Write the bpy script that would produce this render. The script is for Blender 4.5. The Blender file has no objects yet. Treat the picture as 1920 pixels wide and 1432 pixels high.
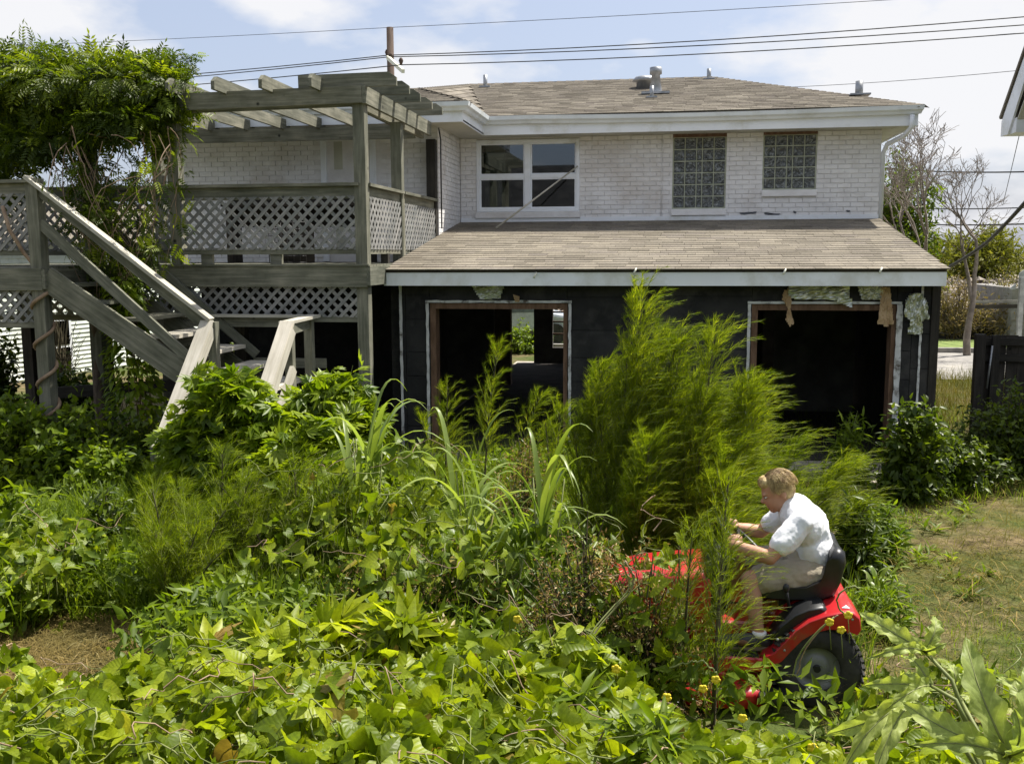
import bpy, math, random
import numpy as np
from mathutils import Vector, Matrix, Euler

random.seed(11)
rng = np.random.default_rng(11)
R = math.radians
scene = bpy.context.scene
col = scene.collection

# ------------------------------------------------------------------ camera
F_PX, IMG_W, IMG_H = 1820.0, 1920.0, 1432.0
CAM_H, PITCH, YAW, ROLL = 2.58, R(7.55), R(8.7), R(0.25)
_f = np.array([-math.sin(YAW) * math.cos(PITCH), math.cos(YAW) * math.cos(PITCH), -math.sin(PITCH)])
_r0 = np.array([math.cos(YAW), math.sin(YAW), 0.0])
_u0 = np.cross(_r0, _f)
_r = _r0 * math.cos(ROLL) - _u0 * math.sin(ROLL)
_u = _u0 * math.cos(ROLL) + _r0 * math.sin(ROLL)
cam_d = bpy.data.cameras.new('camera')
cam = bpy.data.objects.new('camera', cam_d)
col.objects.link(cam)
cam.matrix_world = Matrix(((_r[0], _u[0], -_f[0], 0), (_r[1], _u[1], -_f[1], 0), (_r[2], _u[2], -_f[2], CAM_H), (0, 0, 0, 1)))
cam_d.sensor_width = 36.0
cam_d.lens = 36.0 * F_PX / IMG_W
cam_d.clip_start = 0.05
cam_d.clip_end = 3000
scene.camera = cam

# ------------------------------------------------------------------ world, sun, exposure
SUN_EL, SUN_AZ = 60.0, 43.0          # azimuth measured from +X towards +Y (behind the house)
w = bpy.data.worlds.new('World'); scene.world = w; w.use_nodes = True
nt = w.node_tree; nt.nodes.clear()
N = nt.nodes.new; L = nt.links.new
out = N('ShaderNodeOutputWorld'); bg = N('ShaderNodeBackground'); bg.inputs[1].default_value = 0.1
sky = N('ShaderNodeTexSky'); sky.sky_type = 'NISHITA'; sky.sun_disc = False
sky.sun_elevation = R(SUN_EL); sky.sun_rotation = R(90 - SUN_AZ)
sky.air_density = 1.0; sky.dust_density = 3.0; sky.ozone_density = 1.2
tc = N('ShaderNodeTexCoord'); sep = N('ShaderNodeSeparateXYZ'); L(tc.outputs['Generated'], sep.inputs[0])
zz = N('ShaderNodeMath'); zz.operation = 'ADD'; zz.inputs[1].default_value = 0.32; L(sep.outputs[2], zz.inputs[0])
zm = N('ShaderNodeMath'); zm.operation = 'MAXIMUM'; zm.inputs[1].default_value = 0.06; L(zz.outputs[0], zm.inputs[0])
dx = N('ShaderNodeMath'); dx.operation = 'DIVIDE'; L(sep.outputs[0], dx.inputs[0]); L(zm.outputs[0], dx.inputs[1])
dy = N('ShaderNodeMath'); dy.operation = 'DIVIDE'; L(sep.outputs[1], dy.inputs[0]); L(zm.outputs[0], dy.inputs[1])
cmb = N('ShaderNodeCombineXYZ'); L(dx.outputs[0], cmb.inputs[0]); L(dy.outputs[0], cmb.inputs[1])
mp = N('ShaderNodeMapping'); mp.inputs['Location'].default_value = (4.1, 2.2, 0.0); L(cmb.outputs[0], mp.inputs[0])
nz = N('ShaderNodeTexNoise'); nz.inputs['Scale'].default_value = 1.55; nz.inputs['Detail'].default_value = 9; nz.inputs['Roughness'].default_value = 0.52
L(mp.outputs[0], nz.inputs['Vector'])
rp = N('ShaderNodeValToRGB'); rp.color_ramp.elements[0].position = 0.495; rp.color_ramp.elements[1].position = 0.585
L(nz.outputs['Fac'], rp.inputs[0])
mixc = N('ShaderNodeMixRGB'); mixc.inputs[2].default_value = (4.9, 4.9, 5.0, 1)
cf = N('ShaderNodeMath'); cf.operation = 'MULTIPLY_ADD'; cf.inputs[1].default_value = 0.88; cf.inputs[2].default_value = 0.06
L(rp.outputs[0], cf.inputs[0]); L(cf.outputs[0], mixc.inputs[0])
hz_ = N('ShaderNodeMixRGB'); hz_.inputs[0].default_value = 0.6; hz_.inputs[2].default_value = (2.65, 3.0, 3.95, 1); L(sky.outputs[0], hz_.inputs[1]); L(hz_.outputs[0], mixc.inputs[1]); L(mixc.outputs[0], bg.inputs[0]); L(bg.outputs[0], out.inputs[0])

sun_d = bpy.data.lights.new('sun', 'SUN'); sun = bpy.data.objects.new('sun', sun_d); col.objects.link(sun)
sun_d.energy = 4.6; sun_d.angle = R(0.6); sun_d.color = (1.0, 0.95, 0.86)
_sd = Vector((math.cos(R(SUN_EL)) * math.cos(R(SUN_AZ)), math.cos(R(SUN_EL)) * math.sin(R(SUN_AZ)), math.sin(R(SUN_EL))))
sun.rotation_euler = _sd.to_track_quat('Z', 'Y').to_euler()
sun.location = _sd * 40

vs = scene.view_settings
vs.view_transform = 'Standard'; vs.look = 'None'; vs.exposure = 0.95; vs.gamma = 1.0; vs.use_curve_mapping = False
scene.cycles.max_bounces = 6; scene.cycles.diffuse_bounces = 3; scene.cycles.glossy_bounces = 3; scene.cycles.transparent_max_bounces = 8
scene.cycles.use_denoising = True

# ------------------------------------------------------------------ helpers
def ray(px, py):
    return _f + _r * (px - IMG_W / 2) / F_PX - _u * (py - IMG_H / 2) / F_PX
def at(px, py, Y):
    d = ray(px, py); return Vector(d * (Y / d[1])) + Vector((0, 0, CAM_H))
def atX(px, py, x):
    d = ray(px, py); return Vector(d * (x / d[0])) + Vector((0, 0, CAM_H))
def atZ(px, py, z=0.0):
    d = ray(px, py); return Vector(d * ((z - CAM_H) / d[2])) + Vector((0, 0, CAM_H))

WL = {}
def W(o): return WL.get(o.name, Vector((0, 0, 0))) if o else Vector((0, 0, 0))
def tag(o, label=None, cat=None, group=None, kind=None):
    if label: o['label'] = label
    if cat: o['category'] = cat
    if group: o['group'] = group
    if kind: o['kind'] = kind
    return o
def thing(name, label, cat, loc, group=None):
    o = bpy.data.objects.new(name, None); col.objects.link(o)
    o.empty_display_size = 0.1
    o.location = Vector(loc); WL[o.name] = Vector(loc)
    return tag(o, label, cat, group)
def put(name, me, mat=None, parent=None, loc=(0, 0, 0), rot=None, scale=None):
    """link a mesh given in world coordinates (loc is its world position)"""
    o = bpy.data.objects.new(name, me); col.objects.link(o)
    if mat is not None and len(me.materials) == 0: me.materials.append(mat)
    loc = Vector(loc); WL[o.name] = loc
    if parent is not None:
        o.parent = parent; o.location = loc - W(parent)
    else: o.location = loc
    if rot is not None: o.rotation_euler = rot
    if scale is not None: o.scale = scale
    return o

class MB:
    def __init__(s): s.v = []; s.f = []; s.sm = []
    def add(s, vs, fs, smooth=False):
        n = len(s.v); s.v += [tuple(v) for v in vs]; s.f += [tuple(i + n for i in f) for f in fs]; s.sm += [smooth] * len(fs); return s
    def box(s, a, b):
        x0, y0, z0 = [min(a[i], b[i]) for i in range(3)]; x1, y1, z1 = [max(a[i], b[i]) for i in range(3)]
        return s.add([(x0, y0, z0), (x1, y0, z0), (x1, y1, z0), (x0, y1, z0), (x0, y0, z1), (x1, y0, z1), (x1, y1, z1), (x0, y1, z1)],
                     [(0, 3, 2, 1), (4, 5, 6, 7), (0, 1, 5, 4), (1, 2, 6, 5), (2, 3, 7, 6), (3, 0, 4, 7)])
    def beam(s, p0, p1, wd, ht, up=(0, 0, 1)):
        p0 = Vector(p0); p1 = Vector(p1); d = (p1 - p0).normalized(); up = Vector(up)
        if abs(d.dot(up)) > 0.98: up = Vector((0, 1, 0))
        x = d.cross(up).normalized(); y = x.cross(d).normalized()
        vs = []
        for p in (p0, p1):
            for a, b in ((-1, -1), (1, -1), (1, 1), (-1, 1)): vs.append(p + x * (a * wd / 2) + y * (b * ht / 2))
        return s.add(vs, [(0, 1, 2, 3), (7, 6, 5, 4), (0, 4, 5, 1), (1, 5, 6, 2), (2, 6, 7, 3), (3, 7, 4, 0)])
    def tube(s, pts, rad, n=8, cap=True):
        pts = [Vector(p) for p in pts]
        if not hasattr(rad, '__len__'): rad = [rad] * len(pts)
        base = len(s.v); px = None
        for i, p in enumerate(pts):
            t = (pts[min(i + 1, len(pts) - 1)] - pts[max(i - 1, 0)]).normalized()
            if px is None:
                a = Vector((0, 0, 1)) if abs(t.z) < 0.9 else Vector((1, 0, 0)); px = t.cross(a).normalized()
            px = (px - t * px.dot(t)).normalized(); py = t.cross(px)
            for k in range(n):
                a = 2 * math.pi * k / n
                s.v.append(tuple(p + (px * math.cos(a) + py * math.sin(a)) * rad[i]))
        for i in range(len(pts) - 1):
            for k in range(n):
                a = base + i * n + k; b = base + i * n + (k + 1) % n
                s.f.append((a, b, b + n, a + n)); s.sm.append(True)
        if cap:
            s.f.append(tuple(base + k for k in range(n))[::-1]); s.sm.append(False)
            e = base + (len(pts) - 1) * n; s.f.append(tuple(e + k for k in range(n))); s.sm.append(False)
        return s
    def loft(s, secs, cap=True, smooth=True, close=True):
        n = len(secs[0]); base = len(s.v)
        for sec in secs: s.v += [tuple(p) for p in sec]
        m = n if close else n - 1
        for i in range(len(secs) - 1):
            for k in range(m):
                a = base + i * n + k; b = base + i * n + (k + 1) % n
                s.f.append((a, b, b + n, a + n)); s.sm.append(smooth)
        if cap:
            s.f.append(tuple(base + k for k in range(n))[::-1]); s.sm.append(False)
            e = base + (len(secs) - 1) * n; s.f.append(tuple(e + k for k in range(n))); s.sm.append(False)
        return s
    def ellipsoid(s, c, r, nu=12, nv=8, rot=None):
        c = Vector(c); vs = []; fs = []
        for j in range(nv + 1):
            ph = math.pi * j / nv
            for i in range(nu):
                th = 2 * math.pi * i / nu
                p = Vector((r[0] * math.sin(ph) * math.cos(th), r[1] * math.sin(ph) * math.sin(th), r[2] * math.cos(ph)))
                if rot is not None: p = rot @ p
                vs.append(c + p)
        for j in range(nv):
            for i in range(nu):
                a = j * nu + i; b = j * nu + (i + 1) % nu
                fs.append((a, a + nu, b + nu, b))
        return s.add(vs, fs, True)
    def mesh(s, name):
        me = bpy.data.meshes.new(name); me.from_pydata(s.v, [], s.f)
        me.polygons.foreach_set('use_smooth', s.sm); me.update()
        if len(s.v) <= 64:                       # grain direction of boards: the longest axis
            V = np.array(s.v, dtype=float); C = V - V.mean(0); ax = np.linalg.svd(C, full_matrices=False)[2]
            if ax.shape == (3, 3):
                a = me.attributes.new('grain', 'FLOAT_VECTOR', 'POINT'); a.data.foreach_set('vector', np.ascontiguousarray(V @ ax.T, dtype=np.float32).ravel())
        return me
    def build(s, name, mat, parent=None, bevel=0.0):
        o = put(name, s.mesh(name), mat, parent)
        if bevel:
            m = o.modifiers.new('bevel', 'BEVEL'); m.width = bevel; m.segments = 2; m.limit_method = 'ANGLE'; m.angle_limit = R(50)
        return o
def box(name, mat, parent, a, b, bevel=0.0): return MB().box(a, b).build(name, mat, parent, bevel)
def beam(name, mat, parent, p0, p1, wd, ht, up=(0, 0, 1)): return MB().beam(p0, p1, wd, ht, up).build(name, mat, parent)

# ---- numpy mass geometry
def mesh_np(name, V, Fc, rnd=None, smooth=True, lc=None):
    V = np.ascontiguousarray(V, dtype=np.float32); Fc = np.ascontiguousarray(Fc, dtype=np.int32)
    k = Fc.shape[1]; m = len(Fc)
    me = bpy.data.meshes.new(name)
    me.vertices.add(len(V)); me.vertices.foreach_set('co', V.ravel())
    me.loops.add(m * k); me.loops.foreach_set('vertex_index', Fc.ravel())
    me.polygons.add(m); me.polygons.foreach_set('loop_start', np.arange(0, m * k, k, dtype=np.int32))
    me.polygons.foreach_set('use_smooth', np.full(m, smooth, dtype=bool))
    me.update(calc_edges=True)
    if rnd is not None:
        if lc is not None:
            a = me.attributes.new('lc', 'FLOAT_VECTOR', 'POINT'); a.data.foreach_set('vector', np.ascontiguousarray(lc, dtype=np.float32).ravel())
        a = me.attributes.new('rnd', 'FLOAT', 'POINT'); a.data.foreach_set('value', np.ascontiguousarray(rnd, dtype=np.float32))
    return me
def norm(a): return a / (np.linalg.norm(a, axis=-1, keepdims=True) + 1e-9)
def frames(axis, nrm):
    y = norm(axis); x = norm(np.cross(y, nrm)); z = np.cross(x, y)
    return np.stack([x, y, z], axis=-1)
def scatter(T, pos, axis, nrm, s, rnd=None):
    tv, tf = T; n = len(pos)
    Rm = frames(axis, nrm)
    s = np.broadcast_to(np.asarray(s, dtype=float), (n,))
    V = np.einsum('nij,kj->nki', Rm, tv) * s[:, None, None] + pos[:, None, :]
    Fc = tf[None] + (np.arange(n) * len(tv))[:, None, None]
    if rnd is None: rnd = rng.random(n)
    return V.reshape(-1, 3), Fc.reshape(-1, tf.shape[1]), np.repeat(rnd, len(tv))
def join(parts):
    Vs, Fs, Rs, o = [], [], [], 0
    for V, Fc, r in parts:
        Vs.append(V); Fs.append(Fc + o); Rs.append(r); o += len(V)
    return np.concatenate(Vs), np.concatenate(Fs), np.concatenate(Rs)
def lines(P, r0, r1, n=3, rnd=None):
    """P (N,K,3) polylines -> thin tapering tubes, tris"""
    Nn, K, _ = P.shape
    t = norm(np.gradient(P, axis=1)); ref = np.zeros_like(t); ref[..., 0] = 0.31; ref[..., 1] = 0.83; ref[..., 2] = 0.2
    a = norm(np.cross(t, ref)); b = np.cross(t, a)
    rr = (np.linspace(0, 1, K)[None] * (np.asarray(r1) - np.asarray(r0)).reshape(-1, 1) + np.asarray(r0).reshape(-1, 1))
    rr = np.broadcast_to(rr, (Nn, K))
    ang = np.arange(n) * 2 * math.pi / n
    V = P[:, :, None, :] + rr[:, :, None, None] * (a[:, :, None, :] * np.cos(ang)[None, None, :, None] + b[:, :, None, :] * np.sin(ang)[None, None, :, None])
    base = (np.arange(Nn) * K * n)[:, None, None] + (np.arange(K - 1) * n)[None, :, None]
    k = np.arange(n)[None, None]; k2 = (k + 1) % n
    f1 = np.stack([base + k, base + k2, base + k2 + n], -1); f2 = np.stack([base + k, base + k2 + n, base + k + n], -1)
    Fc = np.concatenate([f1.reshape(-1, 3), f2.reshape(-1, 3)])
    if rnd is None: rnd = rng.random(Nn)
    return V.reshape(-1, 3), Fc, np.repeat(rnd, K * n)
def bez(p0, p1, p2, K):
    t = np.linspace(0, 1, K)[None, :, None]
    return p0[:, None] * (1 - t) ** 2 + 2 * p1[:, None] * t * (1 - t) + p2[:, None] * t ** 2
def ribbons(P, wdt, side, rnd=None, tipw=0.05):
    """P (N,K,3) -> flat blades, width profile tapered; side (N,3)"""
    Nn, K, _ = P.shape
    u = np.linspace(0, 1, K); prof = np.clip(np.minimum(1.0, 0.55 + u * 2.0) * (1 - u ** 2.2), tipw, 1)
    sd = norm(side)[:, None] * (np.asarray(wdt).reshape(-1, 1, 1) * prof[None, :, None] * 0.5)
    V = np.stack([P - sd, P + sd], axis=2)
    base = (np.arange(Nn) * K * 2)[:, None] + np.arange(K - 1)[None] * 2
    f1 = np.stack([base, base + 1, base + 3], -1); f2 = np.stack([base, base + 3, base + 2], -1)
    Fc = np.concatenate([f1.reshape(-1, 3), f2.reshape(-1, 3)])
    if rnd is None: rnd = rng.random(Nn)
    return V.reshape(-1, 3), Fc, np.repeat(rnd, K * 2)
def fbm(x, y, seed=0):
    r = np.zeros_like(np.asarray(x, dtype=float)); rs = np.random.RandomState(seed)
    for f, a in ((0.55, 1), (1.1, .6), (2.3, .35), (4.7, .2), (9.1, .1)):
        a1, a2, p1, p2 = rs.rand(4) * 6.28
        r = r + a * np.sin(f * 2 * (x * math.cos(a1) + y * math.sin(a1)) + p1) * np.sin(f * 2 * (x * math.cos(a2) + y * math.sin(a2)) + p2)
    return r

# ---- leaf templates, leaf axis +Y, face +Z, unit length
def leaf_T(half, fold=0.25, droop=0.25, mids=None):
    ys = [p[1] for p in half]
    left = [(-x, y) for x, y in half]
    v = []; nH = len(half)
    mid = [(0, max(0.0, min(1, y))) for y in ys]
    f = []
    for i in range(nH): v += [mid[i], half[i], left[i]]
    for i in range(nH - 1):
        a = 3 * i; b = 3 * (i + 1)
        f += [(a, a + 1, b + 1), (a, b + 1, b), (a, b + 2, a + 2), (a, b, b + 2)]
    V = np.array([(x, y, fold * abs(x) - droop * y * y) for x, y in v])
    F2 = []
    for t in f:
        p = V[list(t)]
        if np.linalg.norm(np.cross(p[1] - p[0], p[2] - p[0])) > 1e-6: F2.append(t)
    return V, np.array(F2)
T_HEART = leaf_T([(0, 0), (.20, -.16), (.40, -.12), (.47, .08), (.40, .34), (.26, .62), (.10, .86), (0, 1)], .35, .28)
T_IVY = leaf_T([(0, 0), (.16, -.15), (.40, -.16), (.55, .02), (.36, .20), (.27, .34), (.25, .55), (.12, .82), (0, 1)], .32, .3)
T_OVATE = leaf_T([(0, 0), (.25, .36), (.15, .76), (0, 1)], .3, .25)
T_LANCE = leaf_T([(0, 0), (.10, .3), (.085, .62), (0, 1)], .5, .35)
T_TINY = (np.array([(0, 0, 0), (.16, .45, .04), (0, 1, -.1), (-.16, .45, .04)]), np.array([(0, 1, 2), (0, 2, 3)]))
def compound(n, pal=False, L0=.42, base=T_TINY, wid=1.0):
    pos, ax, nr, sc = [], [], [], []
    if pal:
        for i in range(n):
            a = (i - (n - 1) / 2) * R(140) / (n - 1)
            pos.append((0, 0, 0)); ax.append((math.sin(a), math.cos(a), -.22)); nr.append((0.25 * math.sin(a * 3), 0, 1)); sc.append(1 - .35 * abs(a) / R(70))
    else:
        m = n // 2
        for i in range(m):
            u = .18 + .72 * i / m
            for s in (-1, 1):
                pos.append((0, u, -.25 * u * u)); ax.append((s * .85, .5, -.12)); nr.append((-.2 * s, 0, 1)); sc.append(L0 * (1 - .3 * u))
        pos.append((0, .92, -.22)); ax.append((0, 1, -.4)); nr.append((0, 0, 1)); sc.append(L0 * .8)
    V, Fc, _ = scatter(base, np.array(pos), np.array(ax), np.array(nr), np.array(sc))
    if wid != 1: V = V * np.array([wid, 1, 1])
    return V, Fc
T_PALM = compound(6, True)
T_PINN = compound(11)
T_MIX = leaf_T([(0, 0), (.16, .10), (.17, .3), (.30, .42), (.13, .55), (.09, .8), (0, 1)], .35, .35)
T_QUAD = (np.array([(-.3, 0, 0), (.3, 0, 0), (.3, .6, 0), (-.3, .6, 0)]), np.array([(0, 1, 2), (0, 2, 3)]))

# ------------------------------------------------------------------ materials
MATS = {}
def nodes(name):
    m = bpy.data.materials.new(name); m.use_nodes = True; t = m.node_tree; t.nodes.clear()
    o = t.nodes.new('ShaderNodeOutputMaterial'); b = t.nodes.new('ShaderNodeBsdfPrincipled'); t.links.new(b.outputs[0], o.inputs[0])
    MATS[name] = m
    return m, t, b, o
def nd(t, kind, **kw):
    n = t.nodes.new(kind)
    for k, v in kw.items():
        if k.startswith('i_'): n.inputs[k[2:].replace('_', ' ')].default_value = v
        else: setattr(n, k, v)
    return n
def coords(t, scale=(1, 1, 1), which='Object', rot=(0, 0, 0)):
    c = nd(t, 'ShaderNodeTexCoord'); m = nd(t, 'ShaderNodeMapping'); m.inputs['Scale'].default_value = scale; m.inputs['Rotation'].default_value = rot
    t.links.new(c.outputs[which], m.inputs[0]); return m.outputs[0]
def geo_pos(t, scale=(1, 1, 1)):
    c = nd(t, 'ShaderNodeNewGeometry'); m = nd(t, 'ShaderNodeMapping'); m.inputs['Scale'].default_value = scale
    t.links.new(c.outputs['Position'], m.inputs[0]); return m.outputs[0]
def ramp(t, fac, stops):
    r = nd(t, 'ShaderNodeValToRGB'); e = r.color_ramp.elements
    while len(e) < len(stops): e.new(0.5)
    for i, (p, c) in enumerate(stops): e[i].position = p; e[i].color = (*c, 1) if len(c) == 3 else c
    t.links.new(fac, r.inputs[0]); return r.outputs[0]
def rnd_out(t):
    """per-piece random: object random plus the mesh attribute"""
    a = nd(t, 'ShaderNodeAttribute', attribute_name='rnd'); oi = nd(t, 'ShaderNodeObjectInfo')
    s = nd(t, 'ShaderNodeMath', operation='ADD'); t.links.new(a.outputs['Fac'], s.inputs[0]); t.links.new(oi.outputs['Random'], s.inputs[1])
    fr = nd(t, 'ShaderNodeMath', operation='FRACT'); t.links.new(s.outputs[0], fr.inputs[0]); return fr.outputs[0]
def noise(t, vec, scale, detail=4, rough=.55):
    n = nd(t, 'ShaderNodeTexNoise'); n.inputs['Scale'].default_value = scale; n.inputs['Detail'].default_value = detail; n.inputs['Roughness'].default_value = rough
    if vec is not None: t.links.new(vec, n.inputs['Vector'])
    return n.outputs['Fac']
def bump(t, b, h, strength=.3, dist=.01):
    n = nd(t, 'ShaderNodeBump'); n.inputs['Strength'].default_value = strength; n.inputs['Distance'].default_value = dist
    t.links.new(h, n.inputs['Height']); t.links.new(n.outputs[0], b.inputs['Normal'])
def mixrgb(t, fac, a, b, mode='MIX'):
    m = nd(t, 'ShaderNodeMixRGB', blend_type=mode)
    for i, v in ((0, fac), (1, a), (2, b)):
        if hasattr(v, 'is_output') or hasattr(v, 'links'): t.links.new(v, m.inputs[i])
        elif i == 0: m.inputs[0].default_value = v
        else: m.inputs[i].default_value = (*v, 1)
    return m.outputs[0]
def surf(name, c1, c2, scale=3.0, rough=.8, metal=0.0, sc=(1, 1, 1), bmp=.15, spec=.4, pos=(.35, .65), dirt=None, dirt_scale=1.2, coat=0, perpiece=0.0, detail=5):
    m, t, b, o = nodes(name)
    v = geo_pos(t, sc)
    f = noise(t, v, scale, detail)
    c = ramp(t, f, [(pos[0], c1), (pos[1], c2)])
    if dirt:
        f2 = noise(t, geo_pos(t), dirt_scale, 6, .65); msk = ramp(t, f2, [(.52, (0, 0, 0)), (.68, (1, 1, 1))])
        c = mixrgb(t, msk, c, dirt)
    if perpiece:
        rr = rnd_out(t); k = ramp(t, rr, [(0, (1 - perpiece,) * 3), (1, (1 + perpiece * .6,) * 3)])
        c = mixrgb(t, 1.0, c, k, 'MULTIPLY')
    t.links.new(c, b.inputs['Base Color']); b.inputs['Roughness'].default_value = rough; b.inputs['Metallic'].default_value = metal
    b.inputs['Specular IOR Level'].default_value = spec
    if coat: b.inputs['Coat Weight'].default_value = coat; b.inputs['Coat Roughness'].default_value = .08
    if bmp: bump(t, b, noise(t, v, scale * 6, 4), bmp, .01)
    return m
def leafmat(name, cA, cB, tr=.38, rough=.5, spec=.3, cC=None, glow=1.7, veins=False):
    m, t, b, o = nodes(name)
    cA, cB = [tuple((c[0] * 1.16, c[1] * 1.02, c[2])) for c in (cA, cB)]
    rr = rnd_out(t)
    stops = [(0, cA), (.75, cB)] + ([(1.0, cC)] if cC else [])
    if veins is True: stops = [(0, tuple(x * .68 for x in cA)), (.30, cA), (.72, cB), (.975, cC), (.988, (.27, .21, .05)), (1.0, (.20, .13, .035))]
    c = ramp(t, rr, stops)
    n = noise(t, geo_pos(t), 2.2, 3); k = ramp(t, n, [(.3, (.72, .78, .7)), (.7, (1.2, 1.15, 1.1))])
    c = mixrgb(t, 1.0, c, k, 'MULTIPLY')
    if veins:
        la = nd(t, 'ShaderNodeAttribute', attribute_name='lc'); sp_ = nd(t, 'ShaderNodeSeparateXYZ'); t.links.new(la.outputs['Vector'], sp_.inputs[0])
        ab = nd(t, 'ShaderNodeMath', operation='ABSOLUTE'); t.links.new(sp_.outputs[0], ab.inputs[0])
        sl = nd(t, 'ShaderNodeMath', operation='MULTIPLY_ADD'); sl.inputs[1].default_value = -.75; t.links.new(ab.outputs[0], sl.inputs[0]); t.links.new(sp_.outputs[1], sl.inputs[2])
        fq = nd(t, 'ShaderNodeMath', operation='MULTIPLY'); fq.inputs[1].default_value = 5.5; t.links.new(sl.outputs[0], fq.inputs[0])
        pp = nd(t, 'ShaderNodeMath', operation='PINGPONG'); pp.inputs[1].default_value = .5; t.links.new(fq.outputs[0], pp.inputs[0])
        mr = nd(t, 'ShaderNodeMath', operation='MULTIPLY'); mr.inputs[1].default_value = 5.0; t.links.new(ab.outputs[0], mr.inputs[0])
        mn = nd(t, 'ShaderNodeMath', operation='MINIMUM'); t.links.new(pp.outputs[0], mn.inputs[0]); t.links.new(mr.outputs[0], mn.inputs[1])
        vk = ramp(t, mn.outputs[0], [(.02, (.6, .6, .6)), (.10, (0, 0, 0))])
        c = mixrgb(t, vk, c, mixrgb(t, 1.0, c, (1.3, 1.22, 1.6), 'MULTIPLY'))
        bn = nd(t, 'ShaderNodeBump'); bn.inputs['Strength'].default_value = .30; bn.inputs['Distance'].default_value = .006; t.links.new(mn.outputs[0], bn.inputs['Height']); t.links.new(bn.outputs[0], b.inputs['Normal'])
        sn = noise(t, geo_pos(t), 60, 3); ks = ramp(t, sn, [(.35, (.82,) * 3), (.65, (1.1,) * 3)]); c = mixrgb(t, 1.0, c, ks, 'MULTIPLY')
    t.links.new(c, b.inputs['Base Color']); b.inputs['Roughness'].default_value = rough; b.inputs['Specular IOR Level'].default_value = spec
    tl = nd(t, 'ShaderNodeBsdfTranslucent'); c2 = mixrgb(t, 1.0, c, (glow * 1.15, glow * 1.15, glow * .45), 'MULTIPLY'); t.links.new(c2, tl.inputs[0])
    mx = nd(t, 'ShaderNodeMixShader'); mx.inputs[0].default_value = tr
    t.links.new(b.outputs[0], mx.inputs[1]); t.links.new(tl.outputs[0], mx.inputs[2]); t.links.new(mx.outputs[0], o.inputs[0])
    return m
def plain(name, c, rough=.5, metal=0, spec=.5, coat=0):
    m, t, b, o = nodes(name); b.inputs['Base Color'].default_value = (*c, 1); b.inputs['Roughness'].default_value = rough
    b.inputs['Metallic'].default_value = metal; b.inputs['Specular IOR Level'].default_value = spec; b.inputs['Coat Weight'].default_value = coat
    f = noise(t, geo_pos(t), 9, 4); c2 = ramp(t, f, [(.3, tuple(x * .8 for x in c)), (.7, tuple(min(1, x * 1.12) for x in c))]); t.links.new(c2, b.inputs['Base Color'])
    return m
def wood(name, cd, cm, cl, rough=.85):
    m, t, b, o = nodes(name)
    oi = nd(t, 'ShaderNodeObjectInfo')
    tcn = nd(t, 'ShaderNodeTexCoord'); g = nd(t, 'ShaderNodeNewGeometry')
    n1 = noise(t, geo_pos(t, (1, 1, 1)), 2.4, 5, .6)
    # grain: stretched noise, different offset per board
    mp_ = nd(t, 'ShaderNodeMapping'); mp_.inputs['Scale'].default_value = (2.2, 30, 30); ga = nd(t, 'ShaderNodeAttribute', attribute_name='grain'); t.links.new(ga.outputs['Vector'], mp_.inputs[0])
    cx = nd(t, 'ShaderNodeCombineXYZ'); t.links.new(oi.outputs['Random'], cx.inputs[0]); t.links.new(oi.outputs['Random'], cx.inputs[1])
    vm = nd(t, 'ShaderNodeVectorMath', operation='MULTIPLY_ADD'); vm.inputs[1].default_value = (37, 17, 0); t.links.new(cx.outputs[0], vm.inputs[0]); t.links.new(mp_.outputs[0], vm.inputs[2])
    n2 = noise(t, vm.outputs[0], 1.0, 6, .6)
    a = nd(t, 'ShaderNodeMath', operation='MULTIPLY_ADD'); a.inputs[1].default_value = .55; t.links.new(n2, a.inputs[0])
    h = nd(t, 'ShaderNodeMath', operation='MULTIPLY'); h.inputs[1].default_value = .45; t.links.new(n1, h.inputs[0]); t.links.new(h.outputs[0], a.inputs[2])
    c = ramp(t, a.outputs[0], [(.32, cd), (.5, cm), (.68, cl)])
    k = ramp(t, oi.outputs['Random'], [(0, (.78, .8, .78)), (1, (1.15, 1.12, 1.08))])
    c = mixrgb(t, 1.0, c, k, 'MULTIPLY')
    kn = nd(t, 'ShaderNodeTexVoronoi'); kn.inputs['Scale'].default_value = 2.6; t.links.new(geo_pos(t, (1, 1, 1)), kn.inputs['Vector'])
    km = ramp(t, kn.outputs['Distance'], [(.03, (1, 1, 1)), (.07, (0, 0, 0))])
    c = mixrgb(t, km, c, tuple(x * .4 for x in cd))
    t.links.new(c, b.inputs['Base Color']); b.inputs['Roughness'].default_value = rough; b.inputs['Specular IOR Level'].default_value = .25
    bump(t, b, n2, .35, .006)
    return m

M_BRICK = surf('painted_brick', (.74, .725, .715), (.86, .85, .845), 5, .75, bmp=.4, dirt=(.64, .60, .56), dirt_scale=.9, perpiece=.05, detail=8)
M_MORTAR = surf('painted_mortar', (.68, .665, .65), (.79, .775, .76), 6, .85, bmp=.3)
M_TRIM = surf('white_trim', (.80, .83, .87), (.86, .89, .92), 2.0, .45, bmp=.05, dirt=(.66, .67, .64), dirt_scale=1.6, spec=.4)
M_GUTTER = surf('gutter_metal', (.70, .74, .76), (.80, .84, .86), 2.5, .35, bmp=.03, dirt=(.58, .60, .56), dirt_scale=1.1)
M_SOFFIT = surf('soffit', (.46, .45, .38), (.56, .55, .48), 3, .75, bmp=.05)
M_DOOR = surf('cream_paint', (.64, .64, .52), (.72, .72, .60), 3, .5, bmp=.05)
M_FELT = surf('tar_paper', (.010, .010, .011), (.028, .027, .027), 3, .8, bmp=.5, dirt=(.05, .047, .045), dirt_scale=2.2, perpiece=.25)
M_INSIDE = surf('dark_room', (.030, .027, .024), (.060, .054, .048), 4, .95, bmp=.1)
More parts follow.
